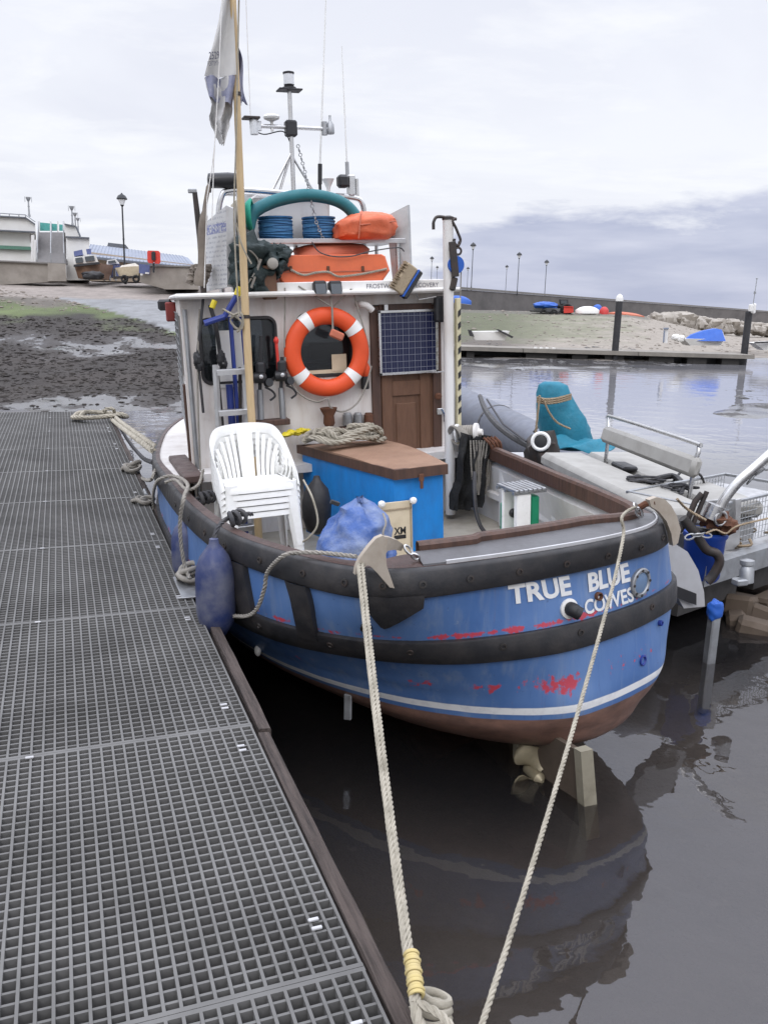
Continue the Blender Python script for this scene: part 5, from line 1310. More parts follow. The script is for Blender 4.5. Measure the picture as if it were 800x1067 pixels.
# furled cloth and dark pole on the port roof edge
root = thing('dark_pole', 'dark metal pole leaning at the port edge of the roof', 'pole', by(212, 300, 6.6), None, True)
m = MB(); m.tube([by(214, 330, 6.6), by(209, 250, 6.6), by(203, 200, 6.6)], [.022, .024, .018], 10); part(root, 'shaft', m, 'dark_metal')
m = MB(); p = by(202, 199, 6.6); m.box(p+Vector((-.01, 0, .0)), (.06, .04, .03), ch=.006); part(root, 'tip', m, 'galv', 20)
m = MB(); m.tube(smooth([by(x, y, 6.55) for x, y in ((217, 192), (214, 220), (211, 250), (210, 275), (208, 298))]), [.008]+[.018]*6+[.030]*7+[.028]*6+[.042]*4+[.03], 14)
for v in m.v: v += Vector((1, .6, .3))*(.02*mnoise.noise(v*6))
solo('furled_cloth', 'tan furled cloth hanging beside the dark pole', 'cloth', m, 'tan_cloth', boat=True, angle=60)
m = MB()
for k in range(9):
    p = by(199+2.2*k, 292-6*(k % 3), 6.7); m.blob(p, (.035, .05, .03), .6, 3, 14, 10, k)
solo('roof_clutter', 'heap of grey rags and fittings on the port roof edge', 'clutter', m, 'tan_cloth', boat=True, angle=60)
# sign board on the roof
s0, s1, s2, s3 = by(214, 232, 6.9), by(236, 214, 6.5), by(237.5, 299, 6.5), by(212, 304, 6.9)
root = thing('sign_board', 'grey information board with rows of small print on the roof edge', 'sign', (s0+s1+s2+s3)/4, None, True)
m = MB(); nrm = (s1-s0).cross(s3-s0).normalized(); nrm = -nrm if nrm.y > 0 else nrm
m.prism([s0, s1, s2, s3], -nrm*.012); part(root, 'panel', m, 'board', 0)
m = MB(); m.prism([s1+nrm*.004, s1+nrm*.004+Vector((.05, 0, -.02)), s2+nrm*.004+Vector((.05, 0, 0)), s2+nrm*.004], -nrm*.02); part(root, 'edge_strip', m, 'alu', 0)
# reel with green and white line
q = by(258, 225, 6.75); root = thing('line_reel', 'grey plate reel wound with green and white line', 'reel', q, None, True)
m = MB(); a, b, c, e = by(247, 199, 6.85), by(262, 206, 6.85), by(271, 250, 6.85), by(246, 250, 6.85); m.prism([a, b, c, e], (0, .02, 0)); part(root, 'plate', m, 'alu', 0)
m = MB()
for k in range(4): m.torus(q+Vector((.02-.01*k, -.04+.02*k, 0)), .11-.012*k, .014, (1, -.35, 0), 26, 6, (1, 1))
part(root, 'green_line', m, 'green_cord')
m = MB()
for k in range(4): m.torus(q+Vector((-.07-.012*k, -.06+.02*k, -.01)), .12-.012*k, .013, (1, -.35, 0), 26, 6)
part(root, 'white_line', m, 'rope')
# dark bundle of tarpaulin and gear
m = MB()
for (x, y, r, sd) in ((262, 268, .13, 1), (270, 280, .12, 2), (256, 285, .12, 3), (280, 272, .10, 4), (290, 265, .08, 7), (264, 295, .09, 5), (288, 280, .07, 6)):
    m.blob(by(x, y, 6.42), (r*1.05, .12, r), .6, 1.6, 26, 18, sd)
solo('tarpaulin_bundle', 'dark green bundled tarpaulin and gear on the roof edge', 'tarpaulin', m, 'tarp_green', boat=True, angle=60)
m = MB(); m.tube(smooth([by(x, y, 6.3) for x, y in ((246, 255), (262, 262), (270, 275), (262, 290), (250, 305))]), .007, 6); m.tube([by(262, 300, 6.3), by(272, 270, 6.3)], .01, 6)
m.lathe([(.03, 0), (.04, .02), (.04, .05), (.02, .06)], by(283, 276, 6.3), (0, -1, .2), 14)
solo('bundle_lashing', 'grey cord lashed round the dark tarpaulin bundle', 'rope', m, 'rope_grey', boat=True)
# blue cable reels, white tub and teal hose on the rack
for i, (px0, px1, lab) in enumerate(((270, 305, 'blue rope reel beside the grey plate on the roof rack'), (316, 349, 'blue rope reel beside the orange bag on the roof rack'))):
    a, b = by(px0, 246, 6.85), by(px1, 246, 6.85); r = (b-a).length/2; c = Vector(((a.x+b.x)/2, 6.85, 2.996)); h = .178
    root = thing('rope_reel', lab, 'reel', c, 'blue rope reels on the roof rack', True)
    m = MB(); m.lathe([(r*.5, .012), (r*.90, .014), (r*.98, .04), (r*.98, h-.03), (r*.90, h-.014), (r*.5, h-.012)], c, (0, 0, 1), 26); part(root, 'wound_rope', m, 'reel_wind')
    m = MB()
    for k in range(14): m.torus(c+Vector((0, 0, .022+.0103*k)), r*(.95+.03*math.sin(k*2.7)), .0068, (.08*math.sin(k*2.1), .08*math.cos(k*3), 1), 30, 5)
    part(root, 'rope_turns', m, 'blue_cord')
    m = MB(); m.lathe([(r*1.02, 0), (r*1.02, .012)], c, (0, 0, 1), 28); m.lathe([(r*1.02, h-.012), (r*1.02, h)], c, (0, 0, 1), 28); part(root, 'flange', m, 'blue_cord')
a, b = by(268, 248, 7.05), by(342, 206, 7.05); root = thing('storage_tub', 'large white tub with blue lettering behind the rope reels', 'tub', ((a.x+b.x)/2, 7.12, 2.99), None, True)
z0_, z1_ = 2.996, b.z+.02; m = MB(); m.box(((a.x+b.x)/2, 7.14, (z0_+z1_)/2), (b.x-a.x, .22, z1_-z0_), ch=.03, taper=1.04); part(root, 'tub_body', m, 'deck_white', 30)
p = by(281, 228, 7.02); part(root, 'lettering', text_mb('IHO', lambda x, y: Vector((p.x-.075+.15*x, 7.022-.004*y, p.z-.03+.05*y)), .03), 'letter_blue', 0)
m = MB(); hpts = [by(x, y, 6.72) for x, y in ((259, 238), (264, 222), (280, 212), (300, 206), (322, 203.5), (345, 207), (360, 214), (370, 225), (374, 238))]
m.tube(resample(smooth(hpts, 8), .02), .048, 16); solo('teal_hose', 'thick teal hose arched over the rope reels', 'hose', m, 'teal', boat=True, angle=60)
# orange dry bag, orange raft case, pale cushion
a, b = by(351, 240, 6.62), by(412, 240, 6.62); root = thing('dry_bag', 'crumpled orange bag on top of the roof rack', 'bag', ((a.x+b.x)/2, 6.65, 2.995), None, True)
m = MB(); m.blob(((a.x+b.x)/2, 6.68, 3.085), ((b.x-a.x)/2, .17, .115), .16, 1.6, 44, 26, 8, .62, .82)
for v in m.v: v.z -= .05*max(0, ((a.x+b.x)/2-.04-v.x))/.2 if v.z > 3.05 else 0
part(root, 'bag_body', m, 'orange_bag', 45)
m = MB(); m.tube([(a.x+.14, 6.515, 2.99), (a.x+.15, 6.505, 3.09), (a.x+.17, 6.53, 3.17), (a.x+.2, 6.6, 3.2)], .006, 6); m.tube([(a.x+.15, 6.50, 3.09), (b.x-.03, 6.53, 3.12)], .005, 6); part(root, 'seam', m, 'orange_pale')
RL, RR = by(287, 266, 6.42), by(405, 268, 6.42); bL, bR = by(294, 291, 6.42), by(391, 291, 6.42); zb = 2.665
root = thing('raft_case', 'orange life raft case with a looped grab rope under the rack', 'raft case', ((RL.x+RR.x)/2, 6.6, zb), None, True)
zt_ = RL.z; xm0, xm1 = RL.x, RR.x
def rring(y, k):
    return [Vector((xm0+.04, y, zb)), Vector((xm1-.06, y, zb)), Vector((xm1+.005, y, zb+.08)), Vector((xm1-.03, y, zt_-.015)), Vector((xm1-.06, y, zt_)), Vector((xm0+.03, y, zt_)), Vector((xm0, y, zt_-.015)), Vector((xm0-.01, y, zb+.08))]
m = MB(); cen = Vector(((xm0+xm1)/2, 0, (zb+zt_)/2))
def scl(r_, k): return [Vector((cen.x+(p.x-cen.x)*k, p.y, cen.z+(p.z-cen.z)*k)) for p in r_]
m.loft([scl(rring(6.405, 1), .965), rring(6.42, 1), rring(6.85, 1), scl(rring(6.87, 1), .96)], True, True); part(root, 'case', m, 'orange_raft', 25)
m = MB(); m.box((cen.x, 6.404, zb+.082), (xm1-xm0-.06, .008, .008)); part(root, 'seam', m, 'orange_pale', 0)
gp = [by(x, y, 6.385) for x, y in ((303, 281), (316, 286.5), (330, 284), (342, 283.5), (352, 288), (366, 287), (380, 285), (392, 282.5), (403, 280))]
m = MB(); m.rope(gp, .009, step=.012, n=5); part(root, 'grab_rope', m, 'rope')
for px in (303, 342, 378):
    m = MB(); p = by(px, 280, 6.40); m.box(p, (.022, .012, .04), ch=.003); part(root, 'lug', m, 'rust', 20)
m = MB(); a, b = by(308, 258, 6.8), by(384, 258, 6.8); m.blob(((a.x+b.x)/2, 6.85, 2.90), ((b.x-a.x)/2, .18, .075), .1, 1.5, 32, 16, 3, .7); solo('float_cushion', 'faded orange float tucked between rack and raft case', 'float', m, 'orange_pale', boat=True, angle=50)
for (px, lab) in ((310, 'black cable drooping below the rack'),):
    m = MB(); m.tube(smooth([by(x, y, 6.38) for x, y in ((325, 252), (332, 262), (346, 267), (366, 267), (386, 262), (414, 258), (421, 262))]), .005, 5); solo('drooping_cable', 'thin black cable drooping below the roof rack', 'cable', m, 'rope_dark', boat=True)
m = MB(); cl = resample([by(x, y, 6.7) for x, y in ((310, 150), (318, 180), (323, 205), (329, 230), (337, 250))], .03)
for i in range(len(cl)-1):
    c = (cl[i]+cl[i+1])/2; d = (cl[i+1]-cl[i]).normalized(); m.torus(c, .012, .004, (d.z if i % 2 else 0, 1-(i % 2), -d.x if i % 2 else 0), 10, 5)
solo('hanging_chain', 'light chain hanging from the nav mast to the rack', 'chain', m, 'galv', boat=True)
# deck brush
q = by(424, 293, 6.30); root = thing('deck_brush', 'broom head with blue back propped on the roof beam', 'brush', q, None, True)
ax = (by(431, 280, 6.3)-by(415, 306, 6.3)).normalized(); nr = Vector((0, 1, 0)).cross(ax).normalized(); nr = nr if nr.x > 0 else -nr
M3 = Matrix((nr, Vector((0, 1, 0)), ax)).transposed()
m = MB(); m.box(q+nr*.05, (.035, .07, .24), M3, .008); part(root, 'back', m, 'black_plastic', 20)
m = MB(); m.box(q+nr*.028, (.014, .072, .242), M3, .003); part(root, 'stripe', m, 'tarp_blue', 20)
m = MB(); m.box(q-nr*.03, (.10, .065, .235), M3, .01)
for i in range(30): m.box(q-nr*.085+ax*(-.11+.0077*i)+Vector((0, random.uniform(-.02, .02), 0)), (.03, .05, .004), M3)
part(root, 'bristles', m, 'bristle', 20)
m = MB(); m.tube([q+nr*.06, q+nr*.02+ax*.16+Vector((-.06, .15, .02))], .012, 8); m.tube([q+nr*.05, q+Vector((.12, .06, -.14)), by(455, 309, 6.33)], .005, 5); part(root, 'handle', m, 'alu')

# ------------------------------------------------------------------ anchors over the gunwale
def link_chain(pts, r=.012, w=.004, par=None, mt_='steel'):
    m = MB(); L = resample([Vector(p) for p in pts], r*2.1)
    for i in range(len(L)-1):
        c = (L[i]+L[i+1])/2; d = (L[i+1]-L[i]).normalized(); o = d.orthogonal().normalized()
        if i % 2: o = d.cross(o)
        q = [c+d*(r*1.45*math.cos(a))+o*(r*.8*math.sin(a)) for a in [2*math.pi*k/10 for k in range(10)]]; m.tube(q, w, 5, True)
    return part(par, 'chain', m, mt_, 50)
def A(x, y, Y): return by(x, y, Y)
root = thing('anchor', 'pale galvanised anchor with forked fluke hooked over the port stern gunwale', 'anchor', A(397, 570, 3.5), 'anchors hung over the stern gunwale', True)
out = [(399, 558), (404, 562), (402, 578), (403, 590), (411, 613), (406, 612), (394, 598), (386, 590), (383, 589), (370, 599), (371, 592), (375, 582), (384, 570), (392, 561)]
m = MB(); m.prism([A(x, y, 3.44-(.0 if y > 580 else 0)) for x, y in out], (0, .03, 0)); part(root, 'fluke', m, 'anchor_grey', 30)
m = MB(); rows = []
for (x0, y0, x1, y1, Y) in ((398, 559, 402, 577, 3.45), (406, 560, 404, 574, 3.49), (414, 563, 410, 573, 3.52), (421, 568, 418, 574, 3.56)):
    a, b = A(x0, y0, Y), A(x1, y1, Y); rows.append([a, b, b+Vector((0, .03, 0)), a+Vector((0, .03, 0))])
m.loft(rows, True, True); part(root, 'shank', m, 'anchor_grey', 40)
link_chain([A(421, 569, 3.54), A(428, 576, 3.53), A(436, 583, 3.55)], .020, .0065, root)
root = thing('anchor', 'pale curved anchor fluke hooked over the starboard quarter', 'anchor', A(695, 540, 3.75), 'anchors hung over the stern gunwale', True)
m = MB(); out = [(676, 521), (684, 518), (692, 520), (699, 527), (705, 538), (709, 552), (706, 566), (701, 569), (699, 556), (694, 543), (686, 533), (678, 528)]
m.prism([A(x, y, 3.62) for x, y in out], (0, .035, 0)); part(root, 'fluke', m, 'anchor_grey', 30)
m = MB(); m.tube([A(664, 530, 3.70), A(672, 525, 3.66), A(682, 523, 3.63)], .018, 8); part(root, 'shank', m, 'rust')
link_chain([A(661, 526, 3.68), A(664, 531, 3.68), A(667, 537, 3.67)], .020, .0065, root)

# ------------------------------------------------------------------ fenders between hull and pontoon
def fender(px, py_top, py_bot, w, Y, label):
    a, b = by(px, py_top, Y), by(px+3, py_bot, Y); L = (b-a).length; r = (by(px+w/2, py_top, Y)-by(px-w/2, py_top, Y)).length/2
    root = thing('fender', label, 'fender', (a+b)/2, 'blue fenders hung between hull and pontoon', True)
    d = (a-b).normalized(); m = MB()
    m.lathe([(.02, -.05), (r*.5, -.03), (r*.88, L*.08), (r, L*.22), (r, L*.60), (r*.93, L*.72), (r*.74, L*.84), (r*.48, L*.92), (r*.26, L*.98), (r*.22, L*1.04), (r*.1, L*1.05)], b, d, 24); part(root, 'fender_body', m, 'fender_blue', 60)
    m = MB(); t = a+d*.03; g = t+Vector((.10, .12, .06))
    m.rope([t+Vector((0, 0, -.02)), t+Vector((.03, .03, .04)), g, g+Vector((.10, .05, .0)), g+Vector((.16, .12, -.02))], .014, step=.02, n=4)
    for k in range(3): m.torus(g+Vector((.02+.03*k, .02*k, -.005)), .035, .013, (1, .5*k, .2), 14, 6)
    part(root, 'lanyard', m, 'rope_dark', 60); return root
fender(223, 565, 655, 42, 4.42, 'scuffed dark blue fender nearest the knotted line')
fender(195, 539, 602, 36, 5.42, 'smaller dark blue fender farther forward behind the scuffed one')
# things on the side deck: knotted grey line round the port gunwale
def hpx(x, y, o=.05): return b2w(hull_off(*hull_find(x, y), o))
def cap(x, y, z=1.36): return b2w(bz(x, y, z))
m = MB()
m.rope([gnd(160, 530, .82), gnd(160, 515, .98), cap(163, 503, 1.30), cap(169, 498, 1.37), cap(180, 496, 1.38), cap(190, 499, 1.38), cap(196, 506, 1.40), gnd(192, 518, 1.35), gnd(188, 540, 1.22), gnd(189, 568, 1.05), gnd(193, 590, .92), gnd(198, 603, .86)], .0125, step=.013)
m.rope([cap(172, 503, 1.37), cap(183, 500, 1.39), cap(195, 510, 1.38), cap(207, 505, 1.39), cap(212, 490, 1.45)], .011, step=.014)
solo('mooring_line', 'grey spring line looped over the port gunwale down to the knotted cleat', 'rope', m, 'rope_grey', angle=60)
m = MB(); k0 = gnd(197, 603, .83)
for i in range(5): m.torus(k0+Vector((.01*math.sin(i*2), .03*math.cos(i*1.7), .014*i)), .058+.008*(i % 2), .017, (.4*math.sin(i*1.3), .5*math.cos(i*2.1), 1), 20, 7)
m.rope([k0, gnd(212, 611, .80), gnd(225, 622, .79), hpx(242, 632, .10), hpx(256, 637, .06), hpx(268, 637, .05), hpx(277, 629, .05), hpx(284, 610, .05), hpx(289, 594, .06), cap(296, 580, 1.35)+Vector((-.01, -.02, .01)), cap(310, 576, 1.36), cap(335, 576, 1.365), cap(372, 580, 1.37)], .0115, step=.012)
solo('mooring_line', 'grey mooring line running from the knotted cleat up to the port quarter', 'rope', m, 'rope_grey', angle=60)
# bow lines at the far end of the pontoon
m = MB(); p0 = gnd(97, 436, .83)
path = []
for i in range(60):
    w = i*.62; path.append(p0+Vector((math.cos(w)*.34*(1-.2*math.sin(i*.4))+.1, math.sin(w)*.30, .02+.012*(i % 5))))
m.rope(path+[gnd(118, 438, .84), b2w(by(160, 470, 7.4))], .03, step=.04, n=4)
m.rope([gnd(117, 434, .86), gnd(108, 428, .95), gnd(118, 426, .98), gnd(122, 436, .88), b2w(by(163, 466, 7.7))], .028, step=.04, n=4)
solo('bow_line', 'doubled thick rope heaped on the far end of the pontoon and led to the bow', 'rope', m, 'rope', angle=60)
m = MB(); m.tube(smooth([gnd(123, 440, .80), gnd(133, 458, .70), gnd(148, 476, .8), b2w(by(160, 482, 7.0))]), .022, 8); solo('black_hose', 'black shore hose drooping from the pontoon end to the bow', 'hose', m, 'rope_dark')
m = MB(); k1 = gnd(139, 489, .83)
for i in range(4): m.torus(k1+Vector((.012*i-.03, .05*math.cos(i*2), .012*i)), .075, .019, (.5*math.sin(i*1.7), .5*math.cos(i*2.1), 1), 20, 6)
m.rope([k1, gnd(148, 498, .78), b2w(by(157, 500, 6.6)), b2w(by(162, 490, 6.7))], .016, step=.03, n=4); solo('mooring_line', 'short tied mooring line at the middle cleat of the pontoon', 'rope', m, 'rope_grey', angle=60)
m = MB(); k1 = gnd(152, 522, .825)
for i in range(3): m.torus(k1+Vector((.03*i-.05, .03*math.cos(i*2), .008*i)), .06, .015, (.4*math.sin(i*1.7), .4*math.cos(i*2.1), 1), 18, 6)
solo('rope_end', 'small loose rope end lying beside the middle cleat', 'rope', m, 'rope_grey', angle=60)
# stern lines in the foreground
m = MB(); a1 = b2w(by(373, 592, 3.42)); a0 = b2w(by(376, 583, 3.60)); e = gnd(431, 1046, .86); mid1 = gnd(385, 700, 1.12)
def tw(off): return [a0+Vector((off, 0, .0)), a1+Vector((off, -.01, .01))]+sag(a1+Vector((off, -.02, -.02)), e+Vector((off*.6, 0, 0)), .06, 10)[1:]
m.rope(tw(0), .0098, step=.009); m.rope(tw(.0185), .0090, step=.009)
e2 = e+Vector((.0, -.08, -.03)); m.rope([e, e2, e2+Vector((.02, -.25, -.03))], .014, step=.012)
m.rope([e+Vector((.01, 0, 0)), e+Vector((.05, -.06, .0)), e+Vector((.06, -.12, -.02)), e+Vector((.03, -.16, -.02))], .011, step=.012)
sl_ = solo('stern_line', 'doubled thick stern rope from the port anchor down to the pontoon corner', 'rope', m, 'rope', angle=60)
m = MB(); dd = (e-a1).normalized(); 
for k in range(12): m.torus(e-dd*(.02+.0095*k)+Vector((.010, 0, 0)), .0160+.002*math.sin(k*2.3), .005, dd, 16, 6)
m2 = part(sl_, 'whipping', m, 'rope_yellow', 60)
m = MB(); b0 = b2w(by(690, 521, 3.78)); b1 = b2w(by(665, 527, 3.72)); b2_ = b2w(by(648, 538, 3.44)); b3 = gnd(498, 1062, .8); d3 = (b3-b2_).normalized()
m.rope([b2w(by(702, 540, 3.66)), b0, b1, b2_, b2_+Vector((-.02, -.05, -.08))]+sag(b2_+Vector((-.03, -.07, -.12)), b3+d3*.3, .10, 10)[1:], .0086, step=.009)
solo('stern_line', 'single thin stern rope from the starboard anchor across the blue stern', 'rope', m, 'rope', angle=60)
m = MB(); p = gnd(452, 1062, .80)
for k in range(3): m.torus(p+Vector((.01*k, .02*k, .01*k)), .035, .011, (.2*k, .3, 1), 18, 6)
solo('rope_loop', 'small rope loop on the pontoon corner at the bottom edge', 'rope', m, 'rope', angle=60)
# ------------------------------------------------------------------ grey inflatable lying outside the blue boat
RO = Vector((3.85, 4.35, 0)); RD = Vector((.2, .98, 0)).normalized(); RR_ = Vector((RD.y, -RD.x, 0))
def rib(a, s, z): return RO+RD*a+RR_*s+Vector((0, 0, z))      # a metres forward, s metres to starboard
root = thing('inflatable_boat', 'grey inflatable boat with padded seats moored outside the blue boat', 'inflatable', rib(3, .8, 0))
for side, s0 in ((0, 0.0), (1, 1.95)):
    m = MB()
    if side == 0: path = [rib(.45, 0, .47), rib(2, 0, .48), rib(3.6, .1, .49), gnd(600, 487, .52), gnd(560, 464, .58), gnd(520, 445, .66), gnd(485, 427, .78), gnd(455, 410, .92)]
    else: path = [rib(2.7, s0, .47), rib(3.6, s0, .47), rib(4.6, s0-.05, .49), rib(5.5, s0-.35, .52)]
    cpts = resample(smooth(path, 8), .16); n = len(cpts); rads = []
    for k in range(n):
        e = min(1, k*.16/.35); e2 = min(1, (n-1-k)*.16/.35); rr_ = .26+.10*sstep(.35, .8, k/n)*(side == 0)
        rads.append(rr_*max(.05, 1-(1-e)**2)**.5*max(.05, 1-(1-e2)**2)**.5)
    m.tube(cpts, rads, 22); tb_ = part(root, 'tube', m, 'rib_grey', 60)
    m = MB(); m.tube([p+RR_*(-.25 if side == 0 else .24)+Vector((0, 0, -.03)) for p in cpts[4:-4]], .03, 6); part(tb_, 'rubbing_strip', m, 'black_rubber')
    m = MB()
    for j in range(12, n-4, 14): m.torus(cpts[j], rads[j]+.004, .008, (cpts[j+1]-cpts[j]), 24, 6, (1, 4))
    part(tb_, 'seam_band', m, 'cap_grey')
    if side == 0:
        m = MB(); m.tube(smooth([gnd(500, 413, 1.14), gnd(506, 428, 1.10), gnd(520, 445, 1.02), gnd(545, 462, .92), gnd(580, 476, .84)]), .040, 8); part(root, 'strake', m, 'black_rubber')
        m = MB(); m.tube(smooth([gnd(556, 450, .98), gnd(562, 444, 1.04), gnd(570, 447, 1.04)]), .015, 6); m.tube([gnd(507, 416, 1.15), gnd(524, 442, 1.06), gnd(548, 460, .98)], .014, 6); part(root, 'lifeline', m, 'rope_dark')
m = MB(); out_ = [(680, 572), (692, 565), (702, 566), (716, 575), (727, 594), (733, 616), (734, 632), (712, 634), (703, 618), (690, 604)]
c0 = [w2b(dep(x, y, dep(705, 600, 5.55).y and 5.55)) for x, y in out_]
P_ = [dep(x, y, 5.55) for x, y in out_]; m.prism(P_, RD*.10+Vector((0, 0, .0)))
part(root, 'end_cone', m, 'cone_grey', 30)
m = MB(); P_ = [dep(x, y, 5.53) for x, y in ((703, 610), (724, 618), (724, 630), (703, 622))]; m.prism(P_, -RD*.015); part(root, 'cone_vent', m, 'black_plastic', 0)
m = MB(); m.loft([[rib(a, .22, .40+.3*sstep(5, 8, a)), rib(a, 1.73, .40+.3*sstep(5, 8, a)), rib(a, 1.6, .15), rib(a, .98, .02), rib(a, .36, .15)] for a in (2.7, 4, 5.5, 6.6)], True, True); part(root, 'floor_pan', m, 'alu', 30)
def pod(a0, a1, s0, s1, z0, z1, name, mt_='seat_grey', par=root):
    m = MB(); ang = math.atan2(RD.y, RD.x)-math.pi/2
    m.box(rib((a0+a1)/2, (s0+s1)/2, (z0+z1)/2), (s1-s0, a1-a0, z1-z0), (0, 0, ang), min(.05, (z1-z0)*.3)); return part(par, name, m, mt_, 40)
sp_ = pod(1.10, 3.95, .30, .80, .84, 1.0, 'seat_cushion'); pod(1.15, 3.9, .34, .78, .35, .838, 'seat_base', 'alu')
pod(1.55, 4.3, .98, 1.52, .80, .95, 'seat_cushion'); pod(1.6, 4.2, 1.02, 1.5, .35, .798, 'seat_base', 'alu')
m = MB(); aa = [dep(628, 452, 9.6), dep(733, 489, 7.6)]
bk0, bk1 = rib(1.45, 1.02, 1.14), rib(3.95, 1.02, 1.14)
q0 = gnd(630, 452, 1.22); q1 = gnd(726, 488, 1.22)
dv = (q1-q0); ang = math.atan2(dv.y, dv.x)-math.pi/2
m.box((q0+q1)/2, (.10, dv.length, .18), (0, R(-12), ang), .035); part(root, 'back_cushion', m, 'seat_grey', 40)
m = MB(); n_ = dv.normalized()
f0, f1 = q0+Vector((-.02, 0, -.36)), q1+Vector((-.02, 0, -.36)); u0, u1 = q0+Vector((.03, 0, .20)), q1+Vector((.03, 0, .20))
m.tube(smooth([f0+n_*.12, q0+n_*.10, u0+n_*.02+Vector((0, 0, -.04)), u0+n_*.16, u1-n_*.22, u1-n_*.06+Vector((0, 0, -.03)), q1-n_*.06, f1-n_*.06], 5), .020, 10); part(root, 'grab_rail', m, 'steel', 50)
m = MB(); p = gnd(660, 488, 1.0)
for (x, y) in ((616, 500), (712, 500)): pass
m.tube(smooth([gnd(680, 500, .97), gnd(700, 496, 1.0), gnd(710, 503, .98)]), .03, 8); part(root, 'strap', m, 'black_rubber')
m = MB(); m.tube(smooth([gnd(700, 503, .95), gnd(712, 490, 1.05), gnd(728, 494, 1.05), gnd(733, 503, .95)]), .012, 6); part(root, 'handle', m, 'black_rubber')
m = MB(); m.box(gnd(650, 486, .97), (.16, .34, .05), (0, 0, ang), .015); part(root, 'belt', m, 'black_plastic', 30)
random.seed(17)
for (x, y, lab) in ((672, 505, 'dark rope heap on the seat edge of the grey inflatable'), (706, 512, 'dark rope heap beside the steel rail of the grey inflatable')):
    p = gnd(x, y, .98); m = MB(); pts = [p]
    for j in range(26): pts.append(p+Vector((random.uniform(-.13, .13), random.uniform(-.16, .16), random.uniform(.0, .07))))
    m.tube(smooth(pts, 4), .011, 5); solo('rope_heap', lab, 'rope', m, 'rope_dark')
# console under a teal cover, lashed with cord, with a round lamp
root = thing('covered_console', 'teal fabric cover tied over the console of the grey inflatable', 'cover', rib(5.1, 1.0, .4))
D_ = 10.6; m = MB(); rows = []
for (y, xl, xr) in ((398, 566, 583), (401, 562, 590), (410, 560, 594), (422, 559, 599), (434, 560, 608), (446, 562, 613), (456, 565, 615), (463, 566, 614), (468, 580, 612)):
    l, r_ = dep(xl, y, D_), dep(xr, y, D_); c = (l+r_)/2; w = (r_-l).length/2; ring = []
    for k in range(26):
        a = 2*math.pi*k/26; nz = 1+.07*mnoise.noise(Vector((math.cos(a)*2, math.sin(a)*2, y*.08)))+.05*math.sin(a*5+y*.2)
        ring.append(c+RR_*0+(r_-l).normalized()*(w*math.cos(a)*nz)+RD*(w*.9*math.sin(a)*nz))
    rows.append(ring)
m.loft(rows, True, True); part(root, 'cover_cloth', m, 'teal_cloth', 60)
m = MB(); 
def skirt(u, v): a = dep(585+62*u, 452+6*u, D_-.2); b = dep(566+66*u, 466+5*u, D_-.5); return a.lerp(b, v)+Vector((0, 0, .03*math.sin(u*9+v*4)))
m.slab(skirt, 16, 8, (0, 0, -.01)); part(root, 'cover_skirt', m, 'teal_cloth', 60)
m = MB(); 
for k in range(3):
    pts = [dep(x, y+k*2.2, D_-.34) for x, y in ((559, 414), (568, 416), (580, 415), (595, 411))]; m.rope(pts, .016, step=.03, n=4)
m.rope([dep(x, y, D_-.38) for x, y in ((566, 416), (571, 428), (580, 440), (594, 447))], .014, step=.03, n=4); m.rope([dep(x, y, D_-.4) for x, y in ((562, 412), (559, 440), (555, 478))], .016, step=.03, n=4)
part(root, 'cover_cord', m, 'rope_tan', 60)
m = MB(); p = dep(563, 460, D_-.75); fd_ = (Vector((0, 0, CH))-p).normalized(); m.torus(p, .095, .022, fd_, 28, 8); ring_ = part(root, 'lamp_ring', m, 'white_plastic')
m = MB(); m.lathe([(.09, -.12), (.092, 0), (.05, .01)], p, fd_, 24); part(ring_, 'lamp_glass', m, 'black_plastic')
m = MB(); m.blob(p+Vector((.12, .15, -.16)), (.2, .2, .26), .4, 2, 18, 12, 2); part(root, 'bracket', m, 'dark_metal')
# ------------------------------------------------------------------ aluminium workboat with mesh basket on the right
WB = thing('workboat', 'grey aluminium workboat stern with a steel mesh basket and stainless davit', 'workboat', gnd(770, 600, 0))
def wq(x, y, z): return gnd(x, y, z)
m = MB(); a = gnd(733, 612, .45); b = gnd(830, 580, .45); dv = (b-a).normalized(); up = Vector((0, 0, 1)); ins_ = Vector((-dv.y, dv.x, 0)); 
if ins_.y < 0: ins_ = -ins_
m.prism([a, b+dv*2, b+dv*2+Vector((0, 0, .17)), a+Vector((0, 0, .17))], ins_*.10); part(WB, 'side_beam', m, 'galv', 10)
m = MB(); m.prism([a+ins_*.1+up*.10, b+dv*2+ins_*.1+up*.10, b+dv*2+ins_*1.9+up*.10, a+ins_*1.9+up*.10], (0, 0, .04)); part(WB, 'deck_plate', m, 'alu', 0)
m = MB()
for s in (.0, 1.2, 2.4):
    m = MB(); m.prism([a+dv*s+ins_*.2, a+dv*(s+.9)+ins_*.2, a+dv*(s+.9)+ins_*1.7, a+dv*s+ins_*1.7], (0, 0, -.30)); part(WB, 'float', m, 'jetty_float', 10)
def mesh_panel(o, e1, e2, n1, n2, r=.0035):
    m = MB()
    for i in range(n1+1): p = o+e1*(i/n1); m.tube([p, p+e2], r, 4)
    for j in range(n2+1): p = o+e2*(j/n2); m.tube([p, p+e1], r, 4)
    return m
o_ = a+dv*.30+ins_*.22+up*.17; e1 = dv*1.6; e3 = ins_*.75; e2 = up*.38
bas = part(WB, 'mesh_basket', mesh_panel(o_, e1, e2, 30, 7), 'galv', 0)
part(bas, 'mesh_side', mesh_panel(o_+e3, e1, e2, 30, 7), 'galv', 0); part(bas, 'mesh_side', mesh_panel(o_, e3, e2, 14, 7), 'galv', 0)
m = MB(); m.tube([o_+e2, o_+e1+e2, o_+e1+e2+e3, o_+e2+e3], .016, 6, True); part(bas, 'basket_rail', m, 'galv')
